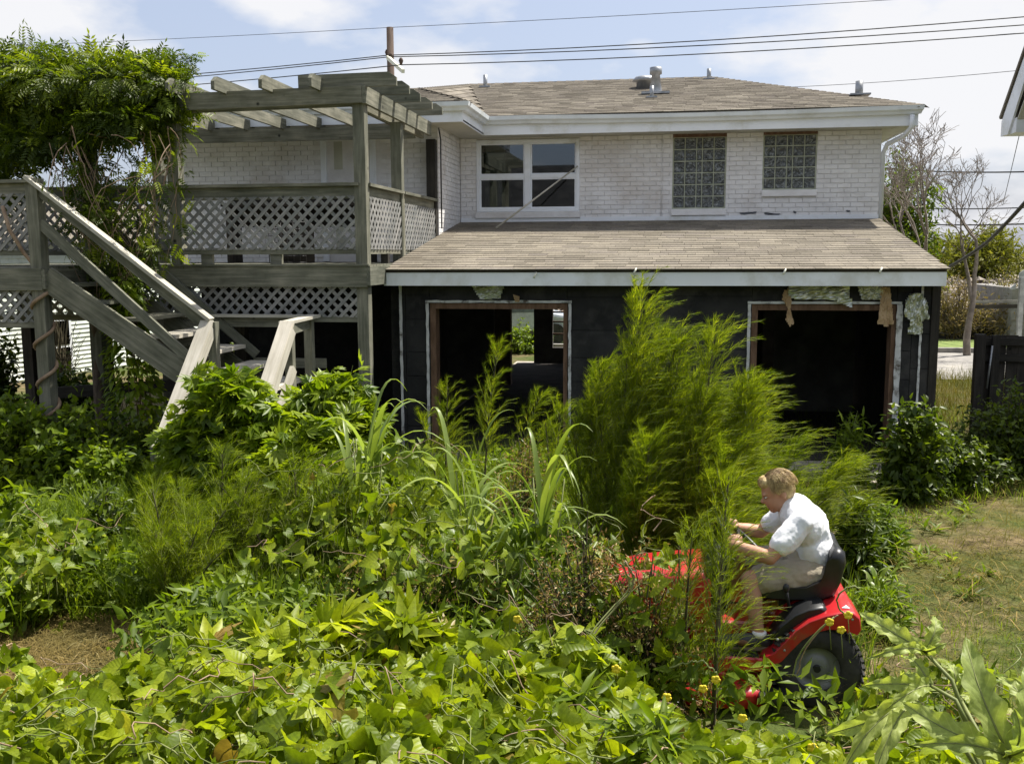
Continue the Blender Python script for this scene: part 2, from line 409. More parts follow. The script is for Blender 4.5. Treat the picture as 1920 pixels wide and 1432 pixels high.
M_STRIP = surf('chipped_white', (.50, .50, .50), (.68, .68, .68), 7, .7, dirt=(.10, .085, .07), dirt_scale=9)
M_JAMB = surf('brown_jamb', (.10, .055, .03), (.19, .11, .07), 5, .8, sc=(4, 4, 1))
M_WOOD = wood('weathered_wood', (.070, .072, .052), (.165, .165, .128), (.31, .295, .235))
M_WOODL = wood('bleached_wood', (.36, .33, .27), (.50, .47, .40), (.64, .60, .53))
M_WOODS = wood('grey_slat', (.13, .13, .125), (.235, .235, .23), (.36, .355, .34))
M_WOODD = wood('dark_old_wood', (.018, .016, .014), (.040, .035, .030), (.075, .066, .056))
M_CONC = surf('concrete', (.19, .18, .165), (.28, .265, .245), 6, .9, bmp=.3, dirt=(.33, .31, .27))
M_SLAB = surf('porch_slab', (.30, .27, .23), (.46, .40, .33), 6, .9, bmp=.2)
M_GALV = surf('galvanised', (.28, .29, .30), (.42, .43, .44), 8, .45, metal=.6, bmp=.05)
M_WIRE = plain('wire_black', (.02, .02, .022), .6)
M_POLE = surf('creosote_pole', (.05, .032, .024), (.11, .075, .055), 4, .9, sc=(6, 6, .6), bmp=.4)
M_FOIL = surf('foil', (.40, .42, .30), (.66, .68, .64), 9, .30, metal=.7, bmp=.5, dirt=(.34, .33, .14), dirt_scale=6)
M_KRAFT = surf('kraft_paper', (.36, .24, .13), (.52, .38, .23), 6, .8, bmp=.4)
M_SIDING = surf('siding_white', (.72, .78, .70), (.82, .86, .79), 3, .6, bmp=.05, dirt=(.50, .55, .46))
M_RED = surf('mower_red', (.38, .008, .012), (.47, .012, .016), 4, .40, bmp=.02, coat=.3, spec=.45, dirt=(.27, .05, .03), dirt_scale=7)
M_BLACK = plain('black_plastic', (.012, .013, .014), .42)
M_VINYL = surf('black_vinyl', (.010, .010, .011), (.018, .018, .019), 10, .36, bmp=.12, spec=.5)
M_RUBBER = surf('tyre_rubber', (.018, .017, .016), (.045, .043, .040), 12, .85, bmp=.3)
M_RIM = plain('rim_grey', (.20, .205, .21), .5, .2)
M_STEEL = plain('dark_steel', (.03, .03, .032), .5, .6)
M_WHITE = plain('white_print', (.80, .80, .80), .5)
M_LABELG = plain('label_grey', (.12, .12, .13), .5)
M_SKIN = surf('skin', (.40, .20, .12), (.50, .27, .17), 8, .55, bmp=.08)
M_HAIR = surf('blond_hair', (.20, .115, .045), (.60, .45, .20), 30, .45, bmp=.6, sc=(1, 1, .5))
M_SHIRT = surf('white_cotton', (.74, .75, .78), (.82, .83, .85), 4, .85, bmp=.2)
M_KHAKI = surf('khaki_cotton', (.30, .26, .19), (.42, .37, .28), 6, .9, bmp=.4)
M_SHOE = surf('trail_shoe', (.02, .022, .03), (.06, .06, .065), 14, .7, bmp=.2)
M_SHOEB = plain('shoe_brown', (.16, .07, .03), .7)
M_SOLE = plain('shoe_sole', (.22, .17, .12), .8)
M_BARK = surf('bark_brown', (.07, .05, .035), (.15, .115, .085), 6, .9, sc=(5, 5, 1), bmp=.5)
M_TWIG = surf('bare_twig', (.15, .125, .105), (.29, .245, .205), 6, .9, bmp=.2)
M_DRYVINE = surf('dry_vine', (.20, .13, .08), (.36, .26, .17), 9, .85, bmp=.2)
M_GSTEM = surf('green_stem', (.13, .16, .04), (.24, .26, .09), 7, .6, bmp=.1)
M_DSTEM = surf('dark_stem', (.045, .038, .02), (.09, .075, .04), 7, .8, bmp=.2)
M_YELLOW = plain('yellow_petal', (.80, .62, .03), .6)
M_GLASS = None
def mk_glass():
    m, t, b, o = nodes('window_glass')
    g = nd(t, 'ShaderNodeBsdfGlossy'); g.inputs['Roughness'].default_value = .015; g.inputs['Color'].default_value = (.9, .95, 1, 1)
    tr = nd(t, 'ShaderNodeBsdfTransparent'); tr.inputs[0].default_value = (.55, .58, .57, 1)
    fz = nd(t, 'ShaderNodeFresnel'); fz.inputs[0].default_value = 1.9
    w_ = noise(t, geo_pos(t), 3, 2); bp = nd(t, 'ShaderNodeBump'); bp.inputs['Strength'].default_value = .02; t.links.new(w_, bp.inputs['Height']); t.links.new(bp.outputs[0], g.inputs['Normal'])
    mx = nd(t, 'ShaderNodeMixShader'); t.links.new(fz.outputs[0], mx.inputs[0]); t.links.new(tr.outputs[0], mx.inputs[1]); t.links.new(g.outputs[0], mx.inputs[2]); t.links.new(mx.outputs[0], o.inputs[0])
    return m
M_GLASS = mk_glass()
def mk_block():
    m, t, b, o = nodes('glass_block')
    oi = nd(t, 'ShaderNodeObjectInfo'); g = nd(t, 'ShaderNodeNewGeometry')
    cx = nd(t, 'ShaderNodeCombineXYZ'); t.links.new(oi.outputs['Random'], cx.inputs[0]); t.links.new(oi.outputs['Random'], cx.inputs[2])
    vm = nd(t, 'ShaderNodeVectorMath', operation='MULTIPLY_ADD'); vm.inputs[1].default_value = (9, 9, 9); t.links.new(cx.outputs[0], vm.inputs[0]); t.links.new(g.outputs['Position'], vm.inputs[2])
    wv = nd(t, 'ShaderNodeTexNoise'); wv.inputs['Scale'].default_value = 13; wv.inputs['Detail'].default_value = 2.5; wv.inputs['Distortion'].default_value = 2.2; t.links.new(vm.outputs[0], wv.inputs['Vector'])
    c = ramp(t, wv.outputs['Fac'], [(.36, (.022, .026, .024)), (.52, (.085, .095, .092)), (.66, (.24, .26, .26))])
    t.links.new(c, b.inputs['Base Color']); b.inputs['Roughness'].default_value = .12; b.inputs['Specular IOR Level'].default_value = .8
    bump(t, b, wv.outputs['Fac'], .9, .03)
    return m
M_BLOCK = mk_block()
M_BMORT = surf('block_mortar', (.36, .38, .28), (.50, .52, .42), 9, .9, bmp=.2)
def mk_shingle(name, cols):
    m, t, b, o = nodes(name)
    rr = rnd_out(t); c = ramp(t, rr, cols)
    n = noise(t, geo_pos(t, (1, 1, 1)), 38, 3); k = ramp(t, n, [(.3, (.72,) * 3), (.7, (1.2,) * 3)])
    c = mixrgb(t, 1.0, c, k, 'MULTIPLY')
    n2 = noise(t, geo_pos(t), .9, 5); k2 = ramp(t, n2, [(.35, (.80, .79, .78)), (.65, (1.1,) * 3)])
    c = mixrgb(t, 1.0, c, k2, 'MULTIPLY')
    t.links.new(c, b.inputs['Base Color']); b.inputs['Roughness'].default_value = .92; b.inputs['Specular IOR Level'].default_value = .2
    bump(t, b, n, .4, .005); return m
M_SHING = mk_shingle('tan_shingle', [(0, (.165, .145, .112)), (.4, (.212, .188, .150)), (.75, (.255, .225, .175)), (1, (.188, .165, .138))])
M_SHINGD = mk_shingle('brown_shingle', [(0, (.125, .110, .086)), (.4, (.185, .163, .130)), (.75, (.235, .21, .168)), (1, (.15, .13, .108))])

LF_VINE = leafmat('vine_leaf', (.120, .195, .006), (.215, .290, .010), .40, .42, .28, (.30, .36, .022), veins=True)
LF_MID = leafmat('climber_leaf', (.095, .165, .006), (.190, .265, .010), .38, .45, .25, (.25, .31, .025), veins=True)
LF_WIST = leafmat('wisteria_leaf', (.030, .058, .004), (.078, .125, .007), .42, .45, .28, (.19, .235, .012))
LF_PALM = leafmat('palmate_leaf', (.080, .150, .007), (.170, .250, .012), .45, .42, .32, (.25, .32, .03))
LF_BUSH = leafmat('bush_leaf', (.060, .115, .008), (.130, .205, .014), .42, .48, .28, (.20, .27, .025))
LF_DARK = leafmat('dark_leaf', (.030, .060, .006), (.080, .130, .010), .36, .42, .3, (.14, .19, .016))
LF_FEN = leafmat('feather_leaf', (.070, .125, .005), (.155, .225, .009), .46, .6, .1, (.34, .38, .03))
LF_FEND = leafmat('weed_leaf', (.070, .130, .006), (.155, .230, .010), .45, .55, .15, (.25, .30, .02))
LF_CANE = leafmat('cane_blade', (.12, .20, .04), (.20, .29, .07), .40, .38, .4, (.30, .38, .14))
LF_GRASS = leafmat('grass_blade', (.065, .125, .008), (.140, .215, .014), .44, .55, .2, (.18, .23, .03))
LF_CLIP = leafmat('grass_clippings', (.065, .085, .012), (.155, .145, .030), .25, .8, .1, (.36, .26, .11), glow=1.2)
LF_DRY = leafmat('dry_grass', (.13, .115, .035), (.22, .185, .075), .25, .8, .12, (.30, .25, .12), glow=1.0)
LF_FIELD = leafmat('field_grass', (.085, .105, .02), (.17, .165, .05), .25, .8, .12, (.25, .22, .10), glow=1.0)
LF_SEED = leafmat('tan_seedhead', (.15, .10, .045), (.36, .27, .14), .3, .9, .1, (.54, .45, .29), glow=1.0)
LF_LOBE = leafmat('lobed_leaf', (.24, .33, .09), (.31, .41, .13), .36, .5, .3, (.36, .45, .16), veins='lobe')
LF_FAR = leafmat('far_leaf', (.065, .085, .012), (.13, .155, .024), .3, .6, .15, (.21, .21, .05))
# ================================================================== SETTING
def struct(o): o['kind'] = 'structure'; return o
def mk_ground():
    m, t, b, o = nodes('yard_soil')
    p = geo_pos(t)
    n1 = noise(t, p, .55, 5, .6); n2 = noise(t, p, 6.5, 6, .7); n3 = noise(t, p, 40, 3)
    ca = ramp(t, n2, [(.30, (.055, .042, .022)), (.5, (.15, .115, .06)), (.68, (.27, .205, .115))])
    cb = ramp(t, n2, [(.32, (.035, .055, .012)), (.6, (.085, .11, .028)), (.75, (.16, .15, .06))])
    mk = ramp(t, n1, [(.42, (0, 0, 0)), (.58, (1, 1, 1))])
    c = mixrgb(t, mk, ca, cb)
    t.links.new(c, b.inputs['Base Color']); b.inputs['Roughness'].default_value = .95; b.inputs['Specular IOR Level'].default_value = .1
    bump(t, b, n3, .8, .03); return m
M_GROUND = mk_ground()
def ground_z(x, y):
    return 0.035 * fbm(x * .9, y * .9, 3)
def build_ground():
    xs = np.concatenate([[-700, -120, -40], np.linspace(-14, 14, 90), [40, 120, 700]])
    ys = np.concatenate([[-60, -5], np.linspace(0, 24, 90), [40, 90, 250, 900]])
    X, Y = np.meshgrid(xs, ys); inside = (np.abs(X) < 14) & (Y > 0) & (Y < 24)
    Z = np.where(inside, ground_z(X, Y), 0) * np.clip((11.0 - Y) / 1.0, 0, 1)
    V = np.stack([X, Y, Z], -1).reshape(-1, 3); nx = len(xs); F4 = []
    for j in range(len(ys) - 1):
        for i in range(nx - 1): F4.append((j * nx + i, j * nx + i + 1, (j + 1) * nx + i + 1, (j + 1) * nx + i))
    return struct(put('ground', mesh_np('ground', V, np.array(F4), smooth=True), M_GROUND))
build_ground()

# far side: lawn strip, kerb, driveway, embankment
M_LAWN = surf('lawn', (.10, .16, .03), (.19, .23, .06), 5, .95, bmp=.4)
struct(MB().add([(-60, 26.4, .012), (60, 26.4, .012), (60, 30.2, .012), (-60, 30.2, .012)], [(0, 1, 2, 3)]).build('lawn_strip', M_LAWN))
struct(box('kerb', M_CONC, None, (-60, 26.1, 0.0), (60, 26.3, .13)))
struct(MB().add([(5.5, 20.6, .014), (9.6, 20.6, .014), (9.2, 26.08, .014), (5.4, 26.08, .014)], [(0, 1, 2, 3)]).build('driveway', M_CONC))
M_BANK = surf('embankment_soil', (.13, .105, .075), (.25, .21, .165), 7, .95, bmp=.9, dirt=(.28, .245, .20), dirt_scale=3)
def bank():
    xs = np.linspace(-60, 70, 160); ys = np.linspace(30.6, 48, 40)
    X, Y = np.meshgrid(xs, ys)
    Z = np.clip((Y - 30.6) / 5.0, 0, 1) * 1.45 + .12 * fbm(X * 1.3, Y * 1.3, 9) * (Y > 30.7)
    V = np.stack([X, Y, Z], -1).reshape(-1, 3); nx = 160; F4 = []
    for j in range(39):
        for i in range(nx - 1): F4.append((j * nx + i, j * nx + i + 1, (j + 1) * nx + i + 1, (j + 1) * nx + i))
    e = struct(put('embankment', mesh_np('embankment', V, np.array(F4)), M_BANK))
    n = 7000
    px = rng.uniform(-14, 22, n); py = rng.uniform(30.7, 38, n); pz = np.clip((py - 30.6) / 5.0, 0, 1) * 1.45 + .12 * fbm(px * 1.3, py * 1.3, 9)
    T = (np.array([(-.5, -.4, 0), (.5, -.3, 0), (.35, .45, .05), (-.4, .35, 0), (0.05, 0, .55)]), np.array([(0, 1, 4), (1, 2, 4), (2, 3, 4), (3, 0, 4)]))
    ax = rng.normal(size=(n, 3)); ax[:, 2] *= .3; nr = rng.normal(size=(n, 3)) * .4 + np.array([0, 0, 1])
    V, Fc, r = scatter(T, np.stack([px, py, pz], -1), ax, nr, rng.uniform(.08, .34, n))
    o = put('rubble', mesh_np('rubble', V, Fc, r, False), mk_shingle('rubble_stone', [(0, (.11, .09, .065)), (.5, (.22, .185, .145)), (1, (.34, .30, .25))]))
    tag(o, 'pale broken rubble strewn over the embankment behind the house', 'rubble', kind='stuff')
bank()

sf = thing('silt_fence', 'low black silt fence along the foot of the embankment', 'fence', (0, 30.3, 0))
for i in range(14):
    x = -12 + i * 2.4
    MB().add([(x, 30.3 + .05 * math.sin(i), .0), (x + 2.38, 30.3 + .05 * math.sin(i + 1), .0), (x + 2.38, 30.34 + .05 * math.sin(i + 1), .36 + .04 * math.sin(i * 2.1)), (x, 30.34 + .05 * math.sin(i), .36 + .04 * math.cos(i * 2.1)),
              (x, 30.32 + .05 * math.sin(i), .0), (x + 2.38, 30.32 + .05 * math.sin(i + 1), .0)], [(0, 1, 2, 3), (4, 5, 2, 3)]).build('fabric_panel', M_WOODD, sf)
    beam('stake', M_WOODD, sf, (x, 30.28, 0), (x, 30.28, .46), .04, .04)

# pale pipe rail on the bank
pr_ = thing('pipe_rail', 'pale horizontal rail on posts beyond the dark wooden gate', 'railing', (9.3, 27.5, 0))
q0 = at(1826, 566, 27.5); q1 = at(2050, 563, 27.5)
beam('rail', M_CONC, pr_, q0, q1, .05, .07); beam('rail', M_WOODD, pr_, q0 - Vector((0, 0, .13)), q1 - Vector((0, 0, .13)), .06, .10)
for px in (1936,): q = at(px, 566, 27.46); beam('post', M_CONC, pr_, (q.x, 27.44, 0), (q.x, 27.44, q.z + .02), .10, .10)
gp = at(1917, 520, 24); beam('pale_post', M_GALV, None, (gp.x, 24, 0), (gp.x, 24, gp.z), .10, .10)
tag(bpy.data.objects['pale_post'], 'thin pale post at the right edge above the wooden gate', 'post')
# grey ribbed roof corner
rs_ = thing('ribbed_shed', 'grey ribbed metal shed corner at the right edge behind the bare trees', 'shed', tuple(at(1930, 600, 29).xy) + (0,))
a0 = at(1893, 540, 29); a1 = at(1925, 490, 29)
box('shed_wall', M_CONC, rs_, (a0.x + .1, 29.05, 0), (a0.x + 6, 33, a0.z))
for i in range(9):
    x = a0.x + i * .22; zt = a0.z + (a1.z - a0.z) / (a1.x - a0.x) * (x - a0.x)
    MB().add([(x, 28.96, a0.z - .04), (x + .15, 28.96, a0.z - .04), (x + .15, 28.96, zt + .12), (x, 28.96, zt), (x, 29.0, a0.z - .04), (x + .15, 29.0, a0.z - .04), (x + .15, 29.0, zt + .12), (x, 29.0, zt)],
             [(0, 1, 2, 3), (7, 6, 5, 4), (0, 4, 5, 1), (1, 5, 6, 2), (2, 6, 7, 3), (3, 7, 4, 0)]).build('rib', M_GALV, rs_)

# ================================================================== HOUSE
X0, X1, YW, YC, YE = -3.30, 3.33, 16.0, 14.4, 11.35
ZS, ZE, ZFLAT = 4.44, 4.70, 2.47
house = thing('brick_house', 'two storey white painted brick house with gutted black lower porch', 'house', (0, 16, 0))

# ---- upper walls
MBk = MB
win = (at(893, 264, YW), at(1086, 396, YW))
gb1 = (at(1262, 251, YW), at(1360, 391, YW)); gb2 = (at(1432, 246, YW), at(1530, 355, YW))
holes = [(w_[0].x, w_[1].x, w_[1].z, w_[0].z) for w_ in (win, gb1, gb2)]
wall = MB()
zb = 2.2
xs = sorted({X0, X1, *[h[0] for h in holes], *[h[1] for h in holes]})
for i in range(len(xs) - 1):
    xm = (xs[i] + xs[i + 1]) / 2; hz = [h for h in holes if h[0] < xm < h[1]]
    if hz:
        wall.box((xs[i], YW + .012, zb), (xs[i + 1], YW + .2, hz[0][2])); wall.box((xs[i], YW + .012, hz[0][3]), (xs[i + 1], YW + .2, ZS + .02))
    else: wall.box((xs[i], YW + .012, zb), (xs[i + 1], YW + .2, ZS + .02))
upper = wall.build('upper_wall', M_MORTAR, house)
BW, BH, BG = .198, .064, .009
brick_spots = []; cut = MB()
def brick_box(mb, x0, x1, z0, z1, y0=YW, y1=YW + .012): mb.box((x0, y0, z0), (x1, y1, z1))
nrow = int((ZS - 2.98) / (BH + BG))
for r_ in range(nrow):
    z0 = 2.985 + r_ * (BH + BG); x = X0 + (-(BW + BG) / 2 if r_ % 2 else 0)
    while x < X1:
        a, b_ = max(x, X0 + .013), min(x + BW, X1); segs = [(a, b_)]
        for h in holes:
            if z0 + BH > h[2] - .07 and z0 < h[3]:
                s2 = []
                for (u, v) in segs:
                    if v <= h[0] or u >= h[1]: s2.append((u, v))
                    else:
                        if u < h[0]: s2.append((u, h[0]))
                        if v > h[1]: s2.append((h[1], v))
                segs = s2
        for (u, v) in segs:
            if v - u < .015: continue
            if v - u > BW - .002 and z0 + BH < ZS: brick_spots.append((u, z0))
            else: brick_box(cut, u, v, z0, min(z0 + BH, ZS))
        x += BW + BG
bm_ = MB().add([(0, .004, 0), (BW, .004, 0), (BW, .004, BH), (0, .004, BH), (.004, 0, .004), (BW - .004, 0, .004), (BW - .004, 0, BH - .004), (.004, 0, BH - .004), (0, .012, 0), (BW, .012, 0), (BW, .012, BH), (0, .012, BH)],
               [(4, 5, 6, 7), (0, 1, 5, 4), (1, 2, 6, 5), (2, 3, 7, 6), (3, 0, 4, 7), (8, 9, 1, 0), (9, 10, 2, 1), (10, 11, 3, 2), (11, 8, 0, 3)]).mesh('brick')
bm_.materials.append(M_BRICK)
brick_spots.sort(key=lambda s: abs(s[0] - 1.2) + abs(s[1] - 3.6) * .4)
for (u, z0) in brick_spots[:300]:
    o = put('brick', bm_, None, upper, (u, YW + random.uniform(-.0025, .0015), z0)); o.rotation_euler = (0, random.uniform(-.006, .006), 0)
for (u, z0) in brick_spots[300:]: brick_box(cut, u, u + BW, z0, z0 + BH, YW + random.uniform(-.002, .001))
# wing bricks (front wall behind deck and its right return)
XL = -7.7
wing_wall = MB().box((XL, YC + .012, 2.2), (X0 - .012, YC + .2, ZS + .02)).box((X0 - .2, YC + .2, 2.2), (X0 - .012, 22, ZS + .02))
wing_wall.box((XL, YC + .2, 2.2), (XL + .2, 22, ZS + .02)).box((XL, 21.8, 2.25), (X1, 22, ZS + .02)).box((X1 - .2, YW + .2, 2.2), (X1 - .0, 21.8, ZS + .02))
wing_wall.build('wing_wall', M_MORTAR, house)
door = (at(611, 254, YC), at(698, 490, YC)); dx0, dx1, dzt = door[0].x, door[1].x, door[0].z
for r_ in range(int((ZS - 2.45) / (BH + BG)) + 1):
    z0 = 2.46 + r_ * (BH + BG); z1 = min(z0 + BH, ZS)
    x = XL + (-(BW + BG) / 2 if r_ % 2 else 0)
    while x < X0:
        a, b_ = max(x, XL), min(x + BW, X0)
        if b_ - a > .02 and not (b_ > dx0 - .09 and a < dx1 + .09 and z0 < dzt + .1):
            brick_box(cut, a, b_, z0, z1, YC + random.uniform(-.002, .002), YC + .014)
        x += BW + BG
    y = YC + .013 + (-(BW + BG) / 2 if r_ % 2 else 0)
    while y < YW:
        a, b_ = max(y, YC + .013), min(y + BW, YW)
        if b_ - a > .02: cut.box((X0 - .014, a, z0), (X0 + random.uniform(-.002, .002), b_, z1))
        y += BW + BG
o = cut.build('brick_courses', M_BRICK, upper); o['kind'] = 'stuff'

# base flashing board and peeling patches above the porch roof
box('flashing_board', M_TRIM, house, (X0 + .01, YW - .02, 2.9), (X1, YW - .003, 3.155))
for px, py, wd in ((1400, 400, .10), (1413, 399, .05), (1440, 401, .07), (1452, 402, .09), (1490, 398, .025), (1590, 396, .03)):
    q = at(px, py, YW); n_ = 9
    vs_ = [(q.x + wd * (math.cos(a) * (1 + .3 * math.sin(3 * a + px))), YW - .006, q.z + .022 * math.sin(a) * (1 + .4 * math.cos(2 * a + px))) for a in [2 * math.pi * k / n_ for k in range(n_)]]
    MB().add(vs_, [tuple(range(n_))[::-1]]).build('bare_patch', plain('bare_patch', (.10, .105, .12), .8), upper)
# thin conduit on wall
q = at(1241, 300, YW); MB().tube([(q.x, YW - .012, ZS), (q.x, YW - .012, 3.15)], .006, 6).build('conduit', M_MORTAR, house)

# ---- twin sash window
wx0, wx1, wz0, wz1 = win[0].x, win[1].x, win[1].z, win[0].z
wf = MB(); ft = .055
wf.box((wx0, YW - .02, wz0), (wx0 + ft, YW + .06, wz1)).box((wx1 - ft, YW - .02, wz0), (wx1, YW + .06, wz1)).box((wx0 + ft, YW - .02, wz1 - ft), (wx1 - ft, YW + .06, wz1)).box((wx0 + ft, YW - .02, wz0), (wx1 - ft, YW + .06, wz0 + ft))
xm = (wx0 + wx1) / 2; zmid = at(990, 331, YW).z
wf.box((xm - .05, YW - .025, wz0 + ft), (xm + .05, YW + .06, wz1 - ft))
window = wf.build('window', M_TRIM, house, .006)
for a, b_ in ((wx0 + ft, xm - .05), (xm + .05, wx1 - ft)):
    box('meeting_rail', M_TRIM, window, (a, YW - .012, zmid - .03), (b_, YW + .05, zmid + .03))
    for z0, z1, yy in ((wz0 + ft, zmid - .03, YW + .02), (zmid + .03, wz1 - ft, YW + .035)):
        sf_ = MB(); t_ = .022
        sf_.box((a, yy - .02, z0), (a + t_, yy + .02, z1)).box((b_ - t_, yy - .02, z0), (b_, yy + .02, z1)).box((a + t_, yy - .02, z0), (b_ - t_, yy + .02, z0 + t_)).box((a + t_, yy - .02, z1 - t_), (b_ - t_, yy + .02, z1))
        sf_.build('sash', M_TRIM, window)
        box('pane', M_GLASS, window, (a + t_, yy - .003, z0 + t_), (b_ - t_, yy + .003, z1 - t_))
box('window_sill', M_BRICK, house, (wx0 - .02, YW - .05, wz0 - .105), (wx1 + .02, YW + .1, wz0 - .004), .008)
box('window_shade', M_DOOR, house, (wx0 + .08, YW + .32, wz0), (wx0 + .42, YW + .33, wz1))

# ---- glass block windows
def block_window(h, nr, top_short, label):
    x0, x1, z0, z1 = h
    f = box('glass_block_window', M_BMORT, house, (x0, YW + .02, z0), (x1, YW + .09, z1)); f['label'] = label
    wd = x1 - x0; unit = (wd - .03) / 4.5; cw = [unit, unit, unit * .5, unit, unit]; hh = (z1 - z0 - .03 - top_short) / nr
    meshes = {}
    for r_ in range(nr):
        x = x0 + .015
        for c_ in range(5):
            key = round(cw[c_], 3)
            if key not in meshes:
                a, b_, g = cw[c_] - .012, hh - .012, .012
                meshes[key] = MB().add([(0, .02, 0), (a, .02, 0), (a, .02, b_), (0, .02, b_), (g, 0, g), (a - g, 0, g), (a - g, 0, b_ - g), (g, 0, b_ - g), (a / 2, .012, b_ / 2)],
                                       [(4, 5, 8), (5, 6, 8), (6, 7, 8), (7, 4, 8), (0, 1, 5, 4), (1, 2, 6, 5), (2, 3, 7, 6), (3, 0, 4, 7)]).mesh('glass_block')
                meshes[key].materials.append(M_BLOCK)
            put('glass_block', meshes[key], None, f, (x + .006, YW + .003, z0 + .015 + r_ * hh + .006))
            x += cw[c_]
    for c_ in range(1):
        box('lintel', M_DSTEM if False else M_JAMB, f, (x0 + .002, YW + .002, z1 - top_short - .01), (x1 - .002, YW + .02, z1 - .002))
    box('window_sill', M_BRICK, house, (x0 - .01, YW - .045, z0 - .105), (x1 + .01, YW + .05, z0 - .003), .008)
block_window(holes[1], 6, .05, 'tall glass block window'); block_window(holes[2], 5, .05, 'short glass block window')

# ---- door on deck level
fr = MB().box((dx0 - .09, YC - .02, 2.47), (dx0, YC + .05, dzt + .09)).box((dx1, YC - .02, 2.47), (dx1 + .09, YC + .05, dzt + .09)).box((dx0 + .0, YC - .02, dzt), (dx1, YC + .05, dzt + .09)).box((dx0 - .13, YC - .035, dzt + .09), (dx1 + .13, YC + .05, dzt + .14))
df = fr.build('door_frame', M_TRIM, house, .004)
dm = MB().box((dx0, YC + .02, 2.49), (dx1, YC + .06, dzt))
M_DOOR2 = surf('old_door', (.46, .46, .37), (.54, .54, .44), 3, .55, bmp=.05); dob = dm.build('door', M_DOOR2, house)
for i in range(2):
    for j in range(3):
        w2 = (dx1 - dx0) / 2; a = dx0 + i * w2 + .09; z0 = 2.62 + j * .6
        MB().add([(a, YC + .018, z0), (a + w2 - .16, YC + .018, z0), (a + w2 - .16, YC + .018, z0 + .46), (a, YC + .018, z0 + .46), (a + .03, YC + .010, z0 + .03), (a + w2 - .19, YC + .010, z0 + .03), (a + w2 - .19, YC + .010, z0 + .43), (a + .03, YC + .010, z0 + .43)],
                 [(4, 5, 6, 7), (0, 1, 5, 4), (1, 2, 6, 5), (2, 3, 7, 6), (3, 0, 4, 7)]).build('door_panel', M_DOOR2, dob)
MB().ellipsoid((dx0 + .08, YC - .02, 3.35), (.03, .03, .03), 10, 6).build('knob', M_GALV, dob)
fl = thing('flood_light', 'pair of small white floodlight cups under the eave beside the upstairs door', 'light', (at(555, 243, YC).x, YC, 4.35))
for px in (549, 562):
    q = at(px, 250, YC - .1); MB().tube([q + Vector((0, .06, .05)), q + Vector((0, .02, .02)), q + Vector((0, -.03, -.05))], [.02, .035, .055], 12).build('lamp_cup', M_DOOR, fl)
q = at(555, 243, YC - .02); box('base', M_DOOR, fl, (q.x - .07, YC - .05, q.z - .02), (q.x + .07, YC - .001, q.z + .04))

# ---- eaves: soffit, fascia, gutter
FO = .50                                         # overhang
FX = X0 + FO - .01                               # -2.81
ev = MB()
ev.box((FX, YW - FO + .02, ZS), (X1 + .38, YW, ZS + .02)); ev.box((X1, YW, ZS), (X1 + .38, 22.4, ZS + .02))
ev.box((X0, YC - .54 + .02, ZS), (FX, YW - .0, ZS + .022)); ev.box((XL - .5, YC - .52, ZS), (X0, YC, ZS + .022))
soff = ev.build('soffit', M_SOFFIT, house)
for i in range(24):
    x = FX + .1 + i * .28
    if x < X1 + .3: box('soffit_joint', M_SOFFIT, soff, (x, YW - FO + .03, ZS - .004), (x + .012, YW, ZS - .0005))
fa = MB(); zt = ZE - .02
fb = ZS - .012
fa.box((FX, YW - FO, fb), (X1 + .38, YW - FO + .02, zt)); fa.box((X1 + .38, YW - FO, fb), (X1 + .40, 22.4, zt))
fa.box((FX - .02, YC - .54, fb), (FX, YW - FO, zt)); fa.box((XL - .5, YC - .54 - .02, fb), (FX, YC - .54, zt))
fa.build('fascia', M_TRIM, house)
prof = [(0.0, .0), (.055, .0), (.075, .035), (.105, .06), (.115, .118), (.100, .118), (.092, .07), (.062, .045), (.045, .014), (.0, .014)]
def gutter(path, name='gutter', z0=ZE - .125, sag=0.0):
    """path: list of (x,y,outdir) stations; outdir unit (x,y) scaled for mitres"""
    secs = []
    for i, (x, y, ox, oy, dz) in enumerate(path): secs.append([(x + ox * p, y + oy * p, z0 + dz + q_) for p, q_ in prof])
    return MB().loft(secs, smooth=False).build(name, M_GUTTER, house)
yg = YW - FO - .001
main_path = [(FX + .002, yg, 1, -1, .012)]
for i in range(1, 9): main_path.append((FX + (X1 + .40 - FX) * i / 8, yg, 0, -1, [.012, .014, .0, -.008, -.012, -.01, -.004, .008, .018][i]))
main_path[-1] = (X1 + .40, yg, .5, -1, .018)
gutter(main_path)
gutter([(XL - .5, YC - .561, 0, -1, 0), (FX, YC - .561, 1, -1, 0), (FX + .001, YW - FO - .002, 1, -1, .012)][:3])
MB().tube([(X1 + .30, YW - FO - .06, ZE - .12), (X1 + .30, YW - FO - .05, ZS - .04), (X1 + .24, YW - FO + .10, ZS - .14), (X1 + .06, YW - .10, ZS - .24), (X1 + .035, YW + .02, ZS - .36), (X1 + .035, YW + .03, 3.0)], .036, 10).build('downspout', M_TRIM, house)
# cable at the wing corner
MB().tube([(X0 + .02, YC - .02, 4.42), (X0 + .05, YC - .03, 4.25), (X0 + .045, YC - .015, 3.9), (X0 + .045, YC - .012, 2.95)], .011, 6).build('cable', M_WIRE, house)

